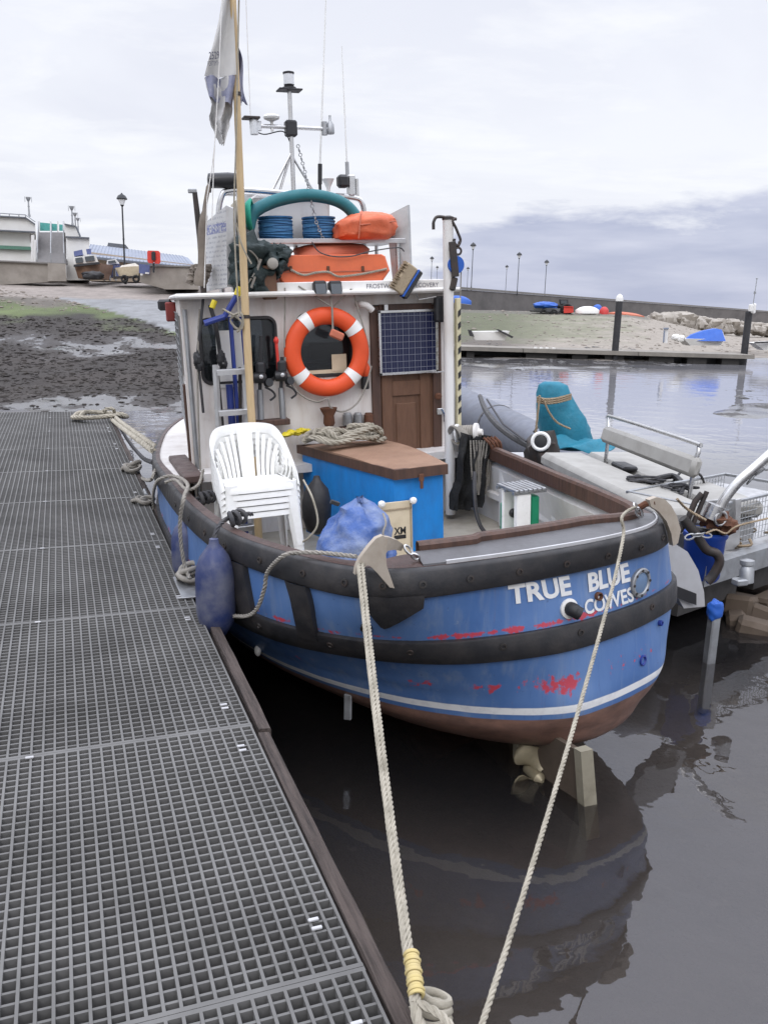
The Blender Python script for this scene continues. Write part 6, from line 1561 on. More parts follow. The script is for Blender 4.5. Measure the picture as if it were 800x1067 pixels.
m = MB()
random.seed(11)
for k in range(26):
    p = o_+e1*random.random()*.7+e3*random.random()+up*.02; pts = [p]
    for j in range(5): pts.append(pts[-1]+Vector((random.uniform(-.16, .16), random.uniform(-.16, .16), random.uniform(-.02, .06))))
    m.tube(smooth(pts, 4), random.choice((.006, .009, .012)), 5)
solo('rope_tangle', 'tangle of tan ropes lying in the mesh basket', 'rope', m, 'rope_tan')
m = MB(); 
for k in range(9):
    p = o_+e1*(.08+.02*k)+up*(.34-.02*k); m.rope([p, p+Vector((.05, .02, -.12)), p+Vector((-.04, 0, -.22)), p+Vector((.06, .04, -.32))], .010, step=.03, n=4)
solo('rope_hank', 'orange tan net ropes hanging over the near corner of the mesh basket', 'rope', m, 'rope_tan', angle=60)
m = MB(); p = gnd(777, 608, .62); m.lathe([(.03, 0), (.05, .01), (.05, .10), (.035, .13), (.05, .14), (.05, .17), (.02, .18)], p, (0, .1, 1), 16); m.box(p+Vector((-.06, 0, .02)), (.10, .08, .05), ch=.01); part(WB, 'bollard', m, 'galv', 30)
# stainless davit arm with swivel head
D0 = 6.3; m = MB(); dpts = [dep(x, y, D0) for x, y in ((742, 546), (752, 524), (768, 503), (786, 487), (806, 470), (826, 462))]
m.tube(smooth(dpts, 6), .038, 14); part(WB, 'davit_arm', m, 'steel', 60)
m = MB(); a_, b_ = dep(733, 549, D0), dep(751, 522, D0); dd_ = (dep(752, 535, D0)-dep(738, 535, D0)).normalized()
m.lathe([(.05, -.06), (.075, -.055), (.075, .055), (.05, .06)], dep(742, 533, D0-.05), (dep(747, 524, D0)-dep(738, 543, D0)), 18); part(WB, 'swivel', m, 'steel')
m = MB(); m.tube([dep(x, y, D0-.1) for x, y in ((731, 514), (724, 522), (716, 541), (707, 554))], .024, 8); m.tube([dep(x, y, D0-.1) for x, y in ((736, 512), (730, 526), (722, 545))], .018, 8); m.tube(smooth([dep(x, y, D0-.14) for x, y in ((711, 540), (724, 556), (735, 572), (746, 577), (749, 586), (742, 600), (736, 606))], 5), .036, 10); part(WB, 'tiller_frame', m, 'dark_metal', 50)
m = MB(); m.torus(dep(750, 540, D0-.1), .05, .014, (0, 1, 0), 20, 8); sh_ = part(WB, 'shackle', m, 'steel')
m = MB(); m.blob(dep(745, 541, D0), (.12, .1, .07), .5, 2, 20, 12, 4); m.blob(dep(757, 548, D0), (.08, .08, .07), .5, 2, 16, 10, 6); part(WB, 'rusty_fitting', m, 'rust', 60)
link_chain([dep(778, 504, D0), dep(786, 495, D0), dep(793, 490, D0), dep(806, 483, D0)], .030, .008, WB, 'galv')
link_chain([dep(714, 561, D0-.2), dep(724, 557, D0-.2), dep(740, 558, D0-.2)], .026, .007, WB, 'galv')
m = MB(); m.rope([dep(735, 556, D0-.2), dep(745, 552, D0-.2), dep(756, 556, D0-.2), dep(768, 548, D0-.2), dep(800, 540, D0-.1)], .009, step=.02, n=4); m.rope([dep(705, 520, D0-.3), dep(716, 531, D0-.2), dep(735, 542, D0-.2)], .011, step=.02, n=4); solo('rope_loop', 'tan rope tied round the workboat fittings by the blue tub', 'rope', m, 'rope_tan', angle=60)
m = MB(); m.prism([dep(x, y, 6.9) for x, y in ((760, 522), (772, 520), (770, 566), (764, 572), (752, 574))], RD*.03); part(WB, 'side_plate', m, 'alu', 0)
m = MB(); m.prism([dep(x, y, 6.9) for x, y in ((640, 528), (766, 520), (766, 545), (700, 555), (640, 545))], RD*.03); part(WB, 'transom_plate', m, 'alu', 0)
p = dep(726, 600, 6.35); root = thing('blue_tub', 'bright blue plastic tub strapped in the workboat corner', 'tub', p)
m = MB(); cc_ = dep(732, 578, 6.45); m.lathe([(.12, -.20), (.14, -.17), (.155, .14), (.17, .16), (.17, .19), (.155, .20), (.14, .16)], cc_, (0, 0, 1), 26); part(root, 'tub_body', m, 'blue_tub', 40)
m = MB(); m.torus(cc_+Vector((0, 0, .19)), .10, .03, (.2, .1, 1), 24, 8); part(root, 'coiled_hose', m, 'black_rubber')
# blue-capped leg and stones under the workboat
p0, p1 = dep(745, 632, 5.9), dep(745, 668, 5.9); root = thing('mooring_post', 'short grey post with a bright blue plastic cover on top', 'post', Vector((p0.x, p0.y, -.4)))
m = MB(); m.box(Vector((p0.x, p0.y, (p0.z-.4)/2)), (.075, .07, p0.z+.4), ch=.01); part(root, 'post', m, 'galv', 20)
m = MB(); m.blob(p0+Vector((0, 0, -.03)), (.056, .05, .075), .25, 1.6, 24, 16, 9, .7); part(root, 'plastic_cover', m, 'tarp_blue', 50, 'bright blue plastic cover')
random.seed(5)
for k, (x, y, s, lab) in enumerate(((772, 630, .30, 'largest brown block below the workboat edge'), (792, 640, .28, 'brown block right of the largest one below the workboat'), (766, 645, .20, 'flat brown block below the blue covered post side'), (786, 655, .22, 'lowest brown block at the waterline below the workboat'), (806, 628, .3, 'brown block at the right edge below the workboat'))):
    p = gnd(x, y, .02+.06*(y < 640)); m = MB(); m.box(p, (s*1.3, s*.8, s*.6), (.2*random.uniform(-1, 1), .25*random.uniform(-1, 1), random.uniform(-1, 1)), .03)
    for v in m.v: v += Vector((.03, .03, .03))*mnoise.noise(v*5)
    solo('rubble_block', lab, 'stone', m, 'stone_dark', angle=30, group='stone blocks below the workboat')

# ------------------------------------------------------------------ far side of the harbour, left: quay, terrace, stairs, boats, lamps
def bx(name, label, cat, x0, y0, x1, y1, d, depth, mt_, below=.6, group=None):
    """block facing the camera: photo corners at distance d, going back by depth"""
    tl, tr = dep(x0, y0, d), dep(x1, y1[0] if isinstance(y1, tuple) else y0, d)
def quad(pts, d, back, ext=0):
    P = [dep(x, y, d) for x, y in pts]; xs = [x for x, y in pts]; xe = max(xs) if max(xs) < 400 else min(xs)
    k = min(back/d, .14); return P, to_world(Vector(((xe-PCX)/F*back, back, 0)))
def face_block(m, pts, d, back): P, e = quad(pts, d, back); m.prism(P, e); return m
DQ = 47.0
root = thing('quay_wall', 'low concrete quay wall below the white terrace', 'wall', dep(60, 292, DQ))
m = MB(); face_block(m, [(-60, 270), (68, 275.5), (69.5, 290), (70, 293), (-60, 300)], DQ, 1.2); part(root, 'wall', m, 'concrete', 10)
m = MB(); face_block(m, [(50, 274), (69, 275), (69.5, 293), (50, 293)], DQ-.25, .24); part(root, 'pier', m, 'concrete', 10)
m = MB(); face_block(m, [(-60, 268.5), (69, 274.2), (69, 275.6), (-60, 270)], DQ-.15, 1.5); part(root, 'coping', m, 'wall_cap', 10)
root = thing('terrace_building', 'white flat-roofed terrace building with a green band left of the stairs', 'building', dep(15, 270, 50))
m = MB(); face_block(m, [(-80, 221), (27, 227), (27.5, 241), (-80, 236)], 50.5, 9); face_block(m, [(27, 227), (37, 234), (38, 245), (27.5, 241)], 50.5, 8.5); part(root, 'upper_wall', m, 'render_white', 10)
m = MB(); face_block(m, [(-80, 237), (31, 241.5), (34, 274), (-80, 272)], 50.8, 8.8); part(root, 'lower_wall', m, 'render_white', 10)
m = MB(); face_block(m, [(-80, 252), (33, 257), (33, 260.5), (-80, 256.5)], 50.55, .2); part(root, 'green_band', m, 'green_paint', 10)
m = MB(); face_block(m, [(-80, 235.5), (37, 241), (37, 242.3), (-80, 237)], 50.2, .3); face_block(m, [(-80, 220), (27, 226), (37, 233), (37, 234.2), (27, 227.3), (-80, 221.2)], 50.3, 8); part(root, 'coping', m, 'roof_dark', 10)
m = MB()
P1, P2, P3 = dep(-70, 217.5, 50.6), dep(27, 223.8, 50.6), dep(37, 231, 50.6); m.tube([P1, P2, P3], .03, 6)
for x, y in ((-20, 221), (0, 222.3), (10, 223), (20, 223.5), (27, 224)): p = dep(x, y, 50.6); m.cyl(p, p-Vector((0, 0, .25)), .025, 6)
part(root, 'roof_rail', m, 'galv')
m = MB()
for x, y0, y1 in ((34.5, 245, 276), (36.8, 250, 276)): m.cyl(dep(x, y0, 49.8), dep(x, y1, 49.8), .09, 8)
face_block(m, [(32.5, 252), (35, 252), (35, 258), (32.5, 258)], 49.9, .3); part(root, 'downpipe', m, 'white_paint')
root = thing('stair', 'grey outdoor staircase with a centre handrail climbing between white walls', 'stairs', dep(53, 275, 50))
m = MB(); n = 16
for i in range(n):
    t = i/n; yb = 276-34*t; d = 49+5.5*t; x0 = 38.5+1.0*t; x1 = 68.5-1.7*t
    a, b = dep(x0, yb, d), dep(x1, yb, d); h = (dep(50, yb-34/n, d)-dep(50, yb, d)).z
    e = to_world(Vector((0, 5.5/n+.02, 0))); m.prism([a, b, b+Vector((0, 0, h*1.0)), a+Vector((0, 0, h*1.0))], e)
part(root, 'step', m, 'stair', 0)
m = MB()
for x in (39, 53, 67): 
    a, b = dep(x, 264, 49), dep(x+(1 if x < 50 else -1 if x > 60 else .5), 231, 54.5); m.cyl(a, b, .03, 6)
    for t in (0, .35, .7, 1): p = a.lerp(b, t); m.cyl(p, p-Vector((0, 0, .85)), .025, 6)
part(root, 'handrail', m, 'galv')
m = MB()
for x0, x1 in ((42, 52.5), (53.5, 60), (62, 66.5)): face_block(m, [(x0, 231.5+.1*(x0-40)), (x1, 231.5+.1*(x1-40)), (x1, 240.5), (x0, 240.5)], 54.8, .06)
part(root, 'glass_screen', m, 'teal_panel', 10)
m = MB()
for x in (41, 53, 60.5, 67): m.cyl(dep(x, 230.5, 54.7), dep(x, 242, 54.7), .035, 6)
part(root, 'screen_post', m, 'white_paint')
root = thing('stair_block', 'stepped white wall block right of the outdoor staircase', 'building', dep(80, 270, 50))
m = MB(); face_block(m, [(67.5, 233.5), (79, 235.8), (83.5, 246.5), (68.5, 246)], 51, 6); part(root, 'upper_wall', m, 'render_white', 10)
m = MB(); face_block(m, [(69, 247), (93, 248), (94, 292), (69.5, 292)], 50, 7); part(root, 'lower_wall', m, 'render_white', 10)
m = MB(); face_block(m, [(69, 246), (93.5, 247.2), (93.5, 248.4), (69, 247.2)], 49.8, 7.2); face_block(m, [(67.5, 232.8), (79, 235), (79, 236), (67.5, 233.8)], 50.8, 6.2); m.cyl(dep(79.5, 236, 50.7), dep(84, 246.5, 50.7), .05, 6); part(root, 'coping', m, 'roof_dark', 10)
def lamp_post(x, yt, yb, d, label, ball=False, group='street lamps along the quay and sea wall', head=1.0):
    if ball: head = .5
    t, b = dep(x, yt, d), dep(x, yb, d); b = Vector((t.x, t.y, b.z)); H_ = t.z-b.z
    root = thing('street_lamp', label, 'street lamp', b, group)
    m = MB(); m.tube([b, b+Vector((0, 0, H_*.12)), b+Vector((0, 0, H_*.125)), t-Vector((0, 0, .62*head))], [.075, .07, .05, .04], 8)
    m.lathe([(.06, -.02), (.06, .02)], b+Vector((0, 0, H_*.5)), (0, 0, 1), 8); part(root, 'post', m, 'lamp_black' if not ball else 'galv')
    if ball:
        m = MB(); m.lathe([(.05, 0), (.2*head, .10), (.27*head, .18), (.27*head, .24)], t-Vector((0, 0, .62*head)), (0, 0, 1), 10); m.box(t-Vector((-.18, 0, .40*head)), (.03, .03, .3)); m.box(t-Vector((.18, 0, .40*head)), (.03, .03, .3)); part(root, 'lamp_head', m, 'galv')
    else:
        m = MB(); m.lathe([(.10*head, -.62*head), (.20*head, -.34*head)], t, (0, 0, 1), 10); part(root, 'lamp_glass', m, 'lens')
        m = MB(); m.lathe([(.27*head, -.34*head), (.29*head, -.30*head), (.20*head, -.14*head), (.06*head, -.06*head), (.03*head, 0)], t, (0, 0, 1), 12); m.lathe([(.04, -.72*head), (.11*head, -.62*head)], t, (0, 0, 1), 8); part(root, 'lamp_cap', m, 'lamp_black')
lamp_post(127, 201, 296, 49, 'tall black lantern lamp post behind the trailer boats on the slipway')
lamp_post(29.5, 204, 226, 52, 'slim grey lamp rising from the white terrace roof', True)
lamp_post(74.8, 213.5, 235, 53, 'grey lamp standing above the white stair block', True)
lamp_post(78.2, 220.5, 238, 60, 'smaller grey lamp just right of the one above the stair block', True)
lamp_post(81.2, 226, 246, 68, 'farthest and smallest grey lamp behind the white stair block', True)
# shed with the long blue-grey roof
root = thing('boat_shed', 'long low shed with a blue-grey sloping roof behind the lamp post', 'building', dep(150, 285, 66))
m = MB(); face_block(m, [(90, 262), (204, 276), (206, 296), (90, 292)], 66, 9); part(root, 'wall', m, 'render_cream', 10)
P = [dep(88, 266, 65), dep(206, 279, 65), dep(196, 268.5, 71), dep(190, 266.5, 71), dep(95, 254.5, 71)]
m = MB(); m.add(P+[p-Vector((0, 0, .15)) for p in P], [(0, 1, 2, 3, 4), (9, 8, 7, 6, 5), (0, 5, 6, 1), (1, 6, 7, 2), (2, 7, 8, 3), (3, 8, 9, 4), (4, 9, 5, 0)]); rf = part(root, 'roof', m, 'roof_blue', 10)
m = MB()
for i in range(30): t = i/29; a, b = P[0].lerp(P[1], t*.95), P[4].lerp(P[3], t); m.tube([a+Vector((0, 0, .01)), b+Vector((0, 0, .01))], .03, 4)
part(rf, 'seam', m, 'roof_blue', 0)
m = MB(); face_block(m, [(88, 266.8), (206, 279.8), (206, 281.8), (88, 268.8)], 64.9, .3); part(root, 'fascia', m, 'roof_dark', 10)
m = MB(); face_block(m, [(113, 252.8), (131, 254.8), (134, 258.5), (112, 256.5)], 71.5, 2); part(rf, 'roof_vent', m, 'roof_dark', 10)
# concrete block wall with signs
root = thing('concrete_wall', 'square concrete wall on the slipway carrying a red sign', 'wall', dep(170, 298, 44))
m = MB(); face_block(m, [(146, 277), (172, 278.5), (171, 301), (146, 294)], 44, .5); P, e = quad([(172, 278.5), (207, 278), (207, 301.5), (171, 301.5)], 44, 6); m.prism(P, e); part(root, 'wall', m, 'concrete', 10)
m = MB(); face_block(m, [(145, 275.5), (208, 277), (208, 278.6), (145, 277.2)], 43.9, 6.2); part(root, 'coping', m, 'wall_cap', 10)
root = thing('notice_sign', 'dull blue notice sign at the left end of the concrete wall', 'sign', dep(150, 285, 43.8)); m = MB(); face_block(m, [(145, 275), (156.5, 276), (156, 286), (145, 284.5)], 43.7, .08); part(root, 'panel', m, 'sign_blue', 10)
m = MB(); face_block(m, [(146.5, 285), (149, 285.2), (149, 287), (146.5, 286.8)], 43.65, .04); face_block(m, [(151.5, 283.6), (155.5, 283.9), (155.5, 285.4), (151.5, 285.2)], 43.6, .05); part(root, 'label', m, 'white_paint', 10)
root = thing('lifebuoy_housing', 'bright red lifebuoy housing sign on a post above the concrete wall', 'sign', dep(160, 275, 43))
m = MB(); P = [dep(x, y, 43.2) for x, y in ((154.5, 261), (165, 261.3), (166.5, 263), (167, 273), (165.5, 275), (161.5, 274.6), (161, 273), (159.8, 273), (159.4, 274.4), (155, 274), (153.8, 272), (153.6, 262.4))]; m.prism(P, to_world(Vector((0, .12, 0)))); part(root, 'panel', m, 'red_paint', 10)
m = MB(); m.lathe([(.10, -.18), (.10, .18)], dep(160.2, 267, 43.15), (0, 0, 1), 8); m.blob(dep(160.2, 264, 43.15), (.09, .05, .10), 0, 1, 10, 8); part(root, 'symbol', m, 'letter_black', 10)
m = MB(); m.cyl(dep(160.3, 274, 43.3), dep(160.3, 284, 43.3), .05, 8); part(root, 'post', m, 'lamp_black')
# stranded motor cruiser and the boats on trailers
def hullform(m, x0, x1, yt0, yt1, yb, d, dep_, flare=.1):
    """small boat seen from the side or bow, tapering downwards"""
    tl, tr = dep(x0, yt0, d), dep(x1, yt1, d); w = x1-x0
    bl_, br_ = dep(x0+w*.16, yb, d), dep(x1-w*.12, yb, d); e = to_world(Vector((0, dep_, 0))); e2 = e*.82
    rows = []
    for k in range(6):
        t = k/5; a, b = tl.lerp(bl_, t), tr.lerp(br_, t); c = (a+b)/2; off = Vector((0, 0, 0))
        sh = 1-.35*t*t
        rows.append([a.lerp(c, .02)+e*.05, c.lerp(a, .5)-e*.02*(1-t), c-e*.06*(1-t), c.lerp(b, .5)-e*.02*(1-t), b+e*.05, b.lerp(c, .05)+e*.7, c+e*1.0*(sh), a.lerp(c, .05)+e*.7])
    m.loft(rows, True, True); return m
root = thing('motor_cruiser', 'old white and brown motor cruiser leaning on the hard below the stairs', 'motor boat', dep(92, 290, 48))
m = MB(); hullform(m, 76, 104.5, 276, 274, 290, 47.5, 3.4); part(root, 'hull', m, 'brown_hull', 40)
m = MB(); face_block(m, [(76, 268), (100, 265.5), (103, 273.5), (77.5, 276)], 47.8, 2.4); part(root, 'cabin', m, 'render_white', 10)
m = MB(); face_block(m, [(78.5, 269), (86, 268), (87, 273.3), (79.5, 274.2)], 47.7, .08); face_block(m, [(88.5, 267.4), (98, 266.4), (99, 271.5), (89.5, 272.6)], 47.7, .08); part(root, 'window', m, 'far_glass', 10)
m = MB(); face_block(m, [(77, 275.6), (104, 272.8), (104.5, 275), (77, 278)], 47.2, .3); part(root, 'rubbing_strake', m, 'pile_black', 10)
m = MB(); face_block(m, [(77, 262), (86, 260), (87, 265.5), (78, 267)], 48.2, 1.6); face_block(m, [(90, 259.5), (95, 259), (95.5, 264), (91, 264.5)], 48.4, .8); part(root, 'canopy', m, 'sign_blue', 10)
m = MB(); m.blob(dep(97, 287, 47.0), (.55, .4, .22), .3, 2, 18, 10, 3); part(root, 'fender', m, 'pile_black', 50)
root = thing('sailing_boat', 'dark blue covered boat propped between the cruiser and the lamp post', 'boat', dep(115, 290, 50))
m = MB(); hullform(m, 104, 124, 277, 276.5, 288.5, 50, 3); part(root, 'hull', m, 'sign_blue', 40)
m = MB(); face_block(m, [(112, 271), (121, 270), (125, 274.5), (111, 276.5)], 50.3, 1.6); part(root, 'cabin', m, 'render_white', 10)
m = MB(); face_block(m, [(113, 271.8), (120, 271), (121.5, 273.8), (113, 274.6)], 50.2, .06); part(root, 'window', m, 'far_glass', 10)
m = MB(); 
for x in (108, 114, 120): m.cyl(dep(x, 281, 49.7), dep(x+1, 292.5, 49.7), .05, 6)
part(root, 'prop', m, 'galv')
root = thing('trailer_boat', 'cream speedboat sitting on a road trailer right of the lamp post', 'boat', dep(138, 292, 47))
m = MB(); hullform(m, 119, 147, 279, 277, 287.5, 47, 2.4); part(root, 'hull', m, 'cream', 40)
m = MB(); face_block(m, [(127, 276.5), (141, 274), (146, 277.4), (124, 279.4)], 47.2, 1.6); part(root, 'cover', m, 'white_paint', 10)
m = MB(); face_block(m, [(119, 288), (147, 287.2), (147, 288.8), (119, 289.6)], 46.9, 1.5); face_block(m, [(118, 280), (120.5, 280), (120.5, 291), (118, 291)], 46.9, .2); tr_ = part(root, 'trailer', m, 'dark_metal', 10)
for x in (130, 142):
    c = dep(x, 290.5, 46.8); m = MB(); m.torus(c, .15, .06, to_world(Vector((0, 1, 0))), 16, 8); w_ = part(tr_, 'wheel', m, 'tyre')
# kerb stones along the slipway edge
for k in range(6):
    pass

# ------------------------------------------------------------------ right: sea wall, lamps, rocks, beached boats, jetty
def lin(x, pts):
    for (a, va), (b, vb) in zip(pts, pts[1:]):
        if x <= b: return va+(vb-va)*(x-a)/(b-a)
    return pts[-1][1]
WD = [(440, 97), (490, 102), (800, 205), (1000, 300)]
root = thing('sea_wall', 'long dark concrete sea wall running behind the beach', 'wall', dep(640, 330, 140))
wtop = lambda x: 302.5+(x-490)*.0735
def wallrow(dy, db):
    r_ = []
    for i in range(41):
        x = 440+560*i/40; d = lin(x, WD); r_.append(dep(x, wtop(x)+dy, d+db))
    return r_
t0, t1 = wallrow(0, 0), wallrow(0, 1.0)
m = MB(); m.loft([[Vector((p.x, p.y, -.5)) for p in t0], t0, t1, [Vector((p.x, p.y, -.5)) for p in t1]], False, False); part(root, 'wall', m, 'sea_wall', 20)
m = MB(); c0 = [p+Vector((0, 0, .02)) for p in wallrow(0, -.25)]; c1 = [p+Vector((0, 0, .30)) for p in wallrow(0, -.25)]; c2 = [p+Vector((0, 0, .30)) for p in wallrow(0, 1.2)]; c3 = [p+Vector((0, 0, .02)) for p in wallrow(0, 1.2)]
m.loft([c0, c1, c2, c3, c0], False, False); part(root, 'coping', m, 'wall_cap', 20)
for (x, yt, yb, d, lab) in ((493, 252.5, 305, 104, 'tallest black lamp post on the sea wall, nearest the davit post'), (487.5, 278, 304, 190, 'short distant lamp beside the tallest lamp post on the sea wall'),
                            (541, 262.5, 308, 117, 'second large lamp post along the sea wall above the beached trailer'), (569.5, 270.5, 311, 128, 'third large lamp post along the sea wall'),
                            (528, 276, 307, 176, 'small distant lamp left of the second large lamp post'), (450, 267, 301, 150, 'lamp post seen between wheelhouse brush and davit post'), (455.5, 277, 301, 210, 'smallest lamp beside the davit post, left of it')):
    lamp_post(x, yt, yb, d, lab, head=1.25)
# beached things by the wall
def gz(x, y, d): return dep(x, y, d)
root = thing('boat_trailer', 'small boat under a blue sheet on a trailer below the sea wall', 'boat', gz(570, 326, 92))
m = MB(); hullform(m, 556, 584, 320, 321.5, 325, 91, 3); part(root, 'hull', m, 'galv', 40)
m = MB(); m.blob(gz(568, 318.5, 91.5), (1.35, 1.0, .42), .25, 2, 24, 12, 5); part(root, 'sheet', m, 'tarp_blue', 50)
m = MB()
for x in (566, 577): m.torus(gz(x, 326, 90.6), .28, .10, to_world(Vector((0, 1, 0))), 14, 7)
m.cyl(gz(552, 324, 90.6), gz(584, 326, 90.6), .07, 6); part(root, 'trailer', m, 'tyre')
root = thing('tractor', 'dark tractor parked beside the sheeted boat below the sea wall', 'tractor', gz(587, 325, 93))
m = MB(); face_block(m, [(582, 312), (591.5, 312.4), (592, 319), (582.5, 318.6)], 93, 1.4); part(root, 'cab', m, 'pile_black', 10)
m = MB(); face_block(m, [(584, 313), (590.5, 313.3), (590.5, 316.8), (584, 316.5)], 92.9, .08); part(root, 'window', m, 'far_glass', 10)
m = MB(); face_block(m, [(578, 317), (592, 318), (592, 322.5), (578, 322)], 92.6, 1.2); part(root, 'bonnet', m, 'dark_metal', 10)
for x, r in ((581, .38), (590, .5)):
    m = MB(); m.torus(gz(x, 322.5, 92.3), r, .15, to_world(Vector((0, 1, 0))), 16, 8); part(root, 'wheel', m, 'tyre')
m = MB(); face_block(m, [(587, 319.6), (597, 320), (597, 325.8), (587, 326.2)], 91, .9); face_block(m, [(587, 319), (597, 319.4), (597, 320.2), (587, 319.8)], 90.9, 1.1); solo('red_crate', 'red crate standing beside the tractor', 'crate', m, 'red_paint', angle=10)
def keelup(name, label, x0, x1, yt, yb, d, mt_, cat='dinghy', tilt=0):
    a, b = gz(x0, (yt+yb)/2+tilt, d), gz(x1, (yt+yb)/2-tilt, d); h = (gz(x0, yt, d)-gz(x0, yb, d)).z; L = (b-a).length; c = (a+b)/2; ax = (b-a).normalized()
    root = thing(name, label, cat, c); m = MB(); rows = []
    bk = Vector((-ax.y, ax.x, 0))
    for k in range(13):
        t = k/12; w = max(.04, (1-abs(2*t-1)**2.6)); q = a+(b-a)*t
        rows.append([q-Vector((0, 0, h*.5))-bk*.6*w, q+Vector((0, 0, h*(.1*w)))-bk*.55*w, q+Vector((0, 0, h*.5*w))-bk*.2*w, q+Vector((0, 0, h*.55*w)), q+Vector((0, 0, h*.5*w))+bk*.2*w, q+Vector((0, 0, h*.1*w))+bk*.55*w, q-Vector((0, 0, h*.5))+bk*.6*w])
    m.loft(rows, True, True); part(root, 'hull', m, mt_, 50)
    m = MB(); m.tube([r_[0]-Vector((0, 0, .01)) for r_ in rows], .05, 5); part(root, 'gunwale', m, 'wall_cap'); return root
keelup('dinghy', 'white upturned dinghy right of the red crate below the sea wall', 599, 624, 319.5, 327, 92, 'render_white')
keelup('dinghy', 'bright red upturned boat right of the white dinghy', 624, 634, 320, 328, 93, 'red_boat')
keelup('kayak', 'long white and orange canoe lying against the sea wall', 634, 671, 325.5, 330, 96, 'orange_pale', 'canoe', -2)
keelup('tarp_covered_dinghy', 'small boat under a blue sheet behind the red upturned boat', 617, 627, 317.5, 324, 97, 'tarp_blue')
root = keelup('dinghy', 'pale blue dinghy lying on the beach just right of the davit post', 466, 491, 308.5, 316.5, 78, 'tarp_blue', tilt=-1.5)
root = thing('dinghy', 'white open dinghy with dark seats on the jetty behind the davit post', 'dinghy', gz(512, 352, 54))
m = MB(); hullform(m, 488, 531, 345.5, 345, 354.5, 54, 1.6); part(root, 'hull', m, 'render_white', 40)
m = MB(); face_block(m, [(516, 343.5), (519, 343), (535, 351), (533, 352.5)], 53.7, .3); part(root, 'thwart', m, 'pile_black', 10); m = MB(); face_block(m, [(487, 343.5), (491, 344), (494, 351), (489, 350)], 53.7, .3); part(root, 'thwart', m, 'pile_black', 10)
# jetty: deck on floats, in a few lengths
root = thing('jetty', 'long low grey jetty on dark floats across the harbour', 'jetty', gz(640, 360, 50))
def jrow(x): return lin(x, [(430, 50), (800, 52), (900, 53)])
def jy(x): return 361.0+(x-480)*.0295
segs = [(418, 545), (545, 665), (665, 786)]
for (x0, x1) in segs:
    m = MB(); P = [gz(x0+.3, jy(x0), jrow(x0)), gz(x1-.3, jy(x1), jrow(x1)), gz(x1-.3, jy(x1)+4.2, jrow(x1)), gz(x0+.3, jy(x0)+4.2, jrow(x0))]; m.prism(P, to_world(Vector((0, 3.4, 0)))); part(root, 'deck', m, 'jetty_wood', 10)
for x0, x1 in ((424, 436), (452, 470), (486, 494), (548, 580), (596, 612), (630, 650), (676, 702), (716, 736), (752, 770)):
    a, b = gz(x0, jy(x0)+4.6, jrow(x0)+.3), gz(x1, jy(x1)+4.6, jrow(x1)+.3); a0_, b0_ = a.copy(), b.copy(); a0_.z = b0_.z = -.1; m = MB(); m.prism([a, b, b0_, a0_], to_world(Vector((0, 2.6, 0)))); part(root, 'float', m, 'jetty_float', 10)
m = MB(); x0, x1 = 430, 776; P = [gz(x0, jy(x0)+4.4, 52), gz(x1, jy(x1)+4.4, 53), gz(x1, jy(x1)+10, 53), gz(x0, jy(x0)+10, 52)]; 
for p in P[2:]: p.z = -.15
m.prism(P, to_world(Vector((0, 1.6, 0)))); part(root, 'under_beam', m, 'pile_black', 10)
m = MB()
for x in (556, 562, 568, 575): face_block(m, [(x, jy(x)-1.6), (x+3, jy(x)-1.5), (x+3, jy(x)+.3), (x, jy(x)+.2)], jrow(x)+.2, .3)
part(root, 'deck_cleat', m, 'render_white', 10)
def pile(x, yt, yb, d, r, label, cap='render_white'):
    t, b = gz(x, yt, d), gz(x-(yb-yt)*.06, yb, d); b = Vector((t.x, t.y, -.6))
    root = thing('mooring_pile', label, 'pile', Vector((t.x, t.y, -.6)), 'mooring piles along the jetty'); m = MB(); m.cyl(b, t, r, 14); part(root, 'pile', m, 'pile_black')
    m = MB(); 
    if cap == 'render_white': m.lathe([(r*1.08, 0), (r*1.08, .18), (r*.8, .32), (r*.2, .42)], t-Vector((0, 0, .05)), (0, 0, 1), 14)
    else: m.lathe([(r*1.04, -.05), (r*.9, .03)], t, (0, 0, 1), 14)
    part(root, 'cap', m, cap); return root
pile(645, 313, 354, 51.5, .20, 'black mooring pile with a rounded white cap by the middle of the jetty')
pr_ = pile(780, 325, 358, 54, .21, 'black mooring pile carrying white boxes and an aerial at the end of the jetty', 'lamp_black')
m = MB(); p = gz(783, 321, 53.6); m.box(p+Vector((-.08, 0, 0)), (.24, .24, .42), ch=.04); m.box(p+Vector((.22, .1, -.02)), (.22, .25, .6), ch=.05); part(pr_, 'instrument_box', m, 'render_white', 20)
m = MB(); m.cyl(gz(784, 318, 53.6), gz(788, 291, 53.6), .025, 6); m.box(gz(786, 305, 53.6), (.10, .1, .14)); m.lathe([(.03, 0), (.06, .02), (.06, .06)], gz(788, 291, 53.6), (0, 0, 1), 8); part(pr_, 'aerial', m, 'galv')
root = thing('power_pedestal', 'short pale blue and white pedestal standing on the jetty', 'pedestal', gz(693, 358, 51.5)); m = MB(); face_block(m, [(691, 343), (695.8, 343), (694.8, 357.5), (690, 357.4)], 51.6, .28); part(root, 'body', m, 'white_paint', 10)
m = MB(); face_block(m, [(691.0, 344.5), (692.6, 344.5), (691.6, 356.5), (690.0, 356.4)], 51.5, .09); face_block(m, [(690.6, 341.4), (696.4, 341.4), (696.2, 343), (690.8, 343)], 51.5, .4); part(root, 'trim', m, 'roof_blue', 10)
root = thing('motor_boat', 'small white boat under a bright blue cover beyond the jetty', 'boat', gz(735, 356, 56))
m = MB(); hullform(m, 712, 756, 353, 353, 360, 56, 2.4); part(root, 'hull', m, 'render_white', 40)
m = MB(); rows = []
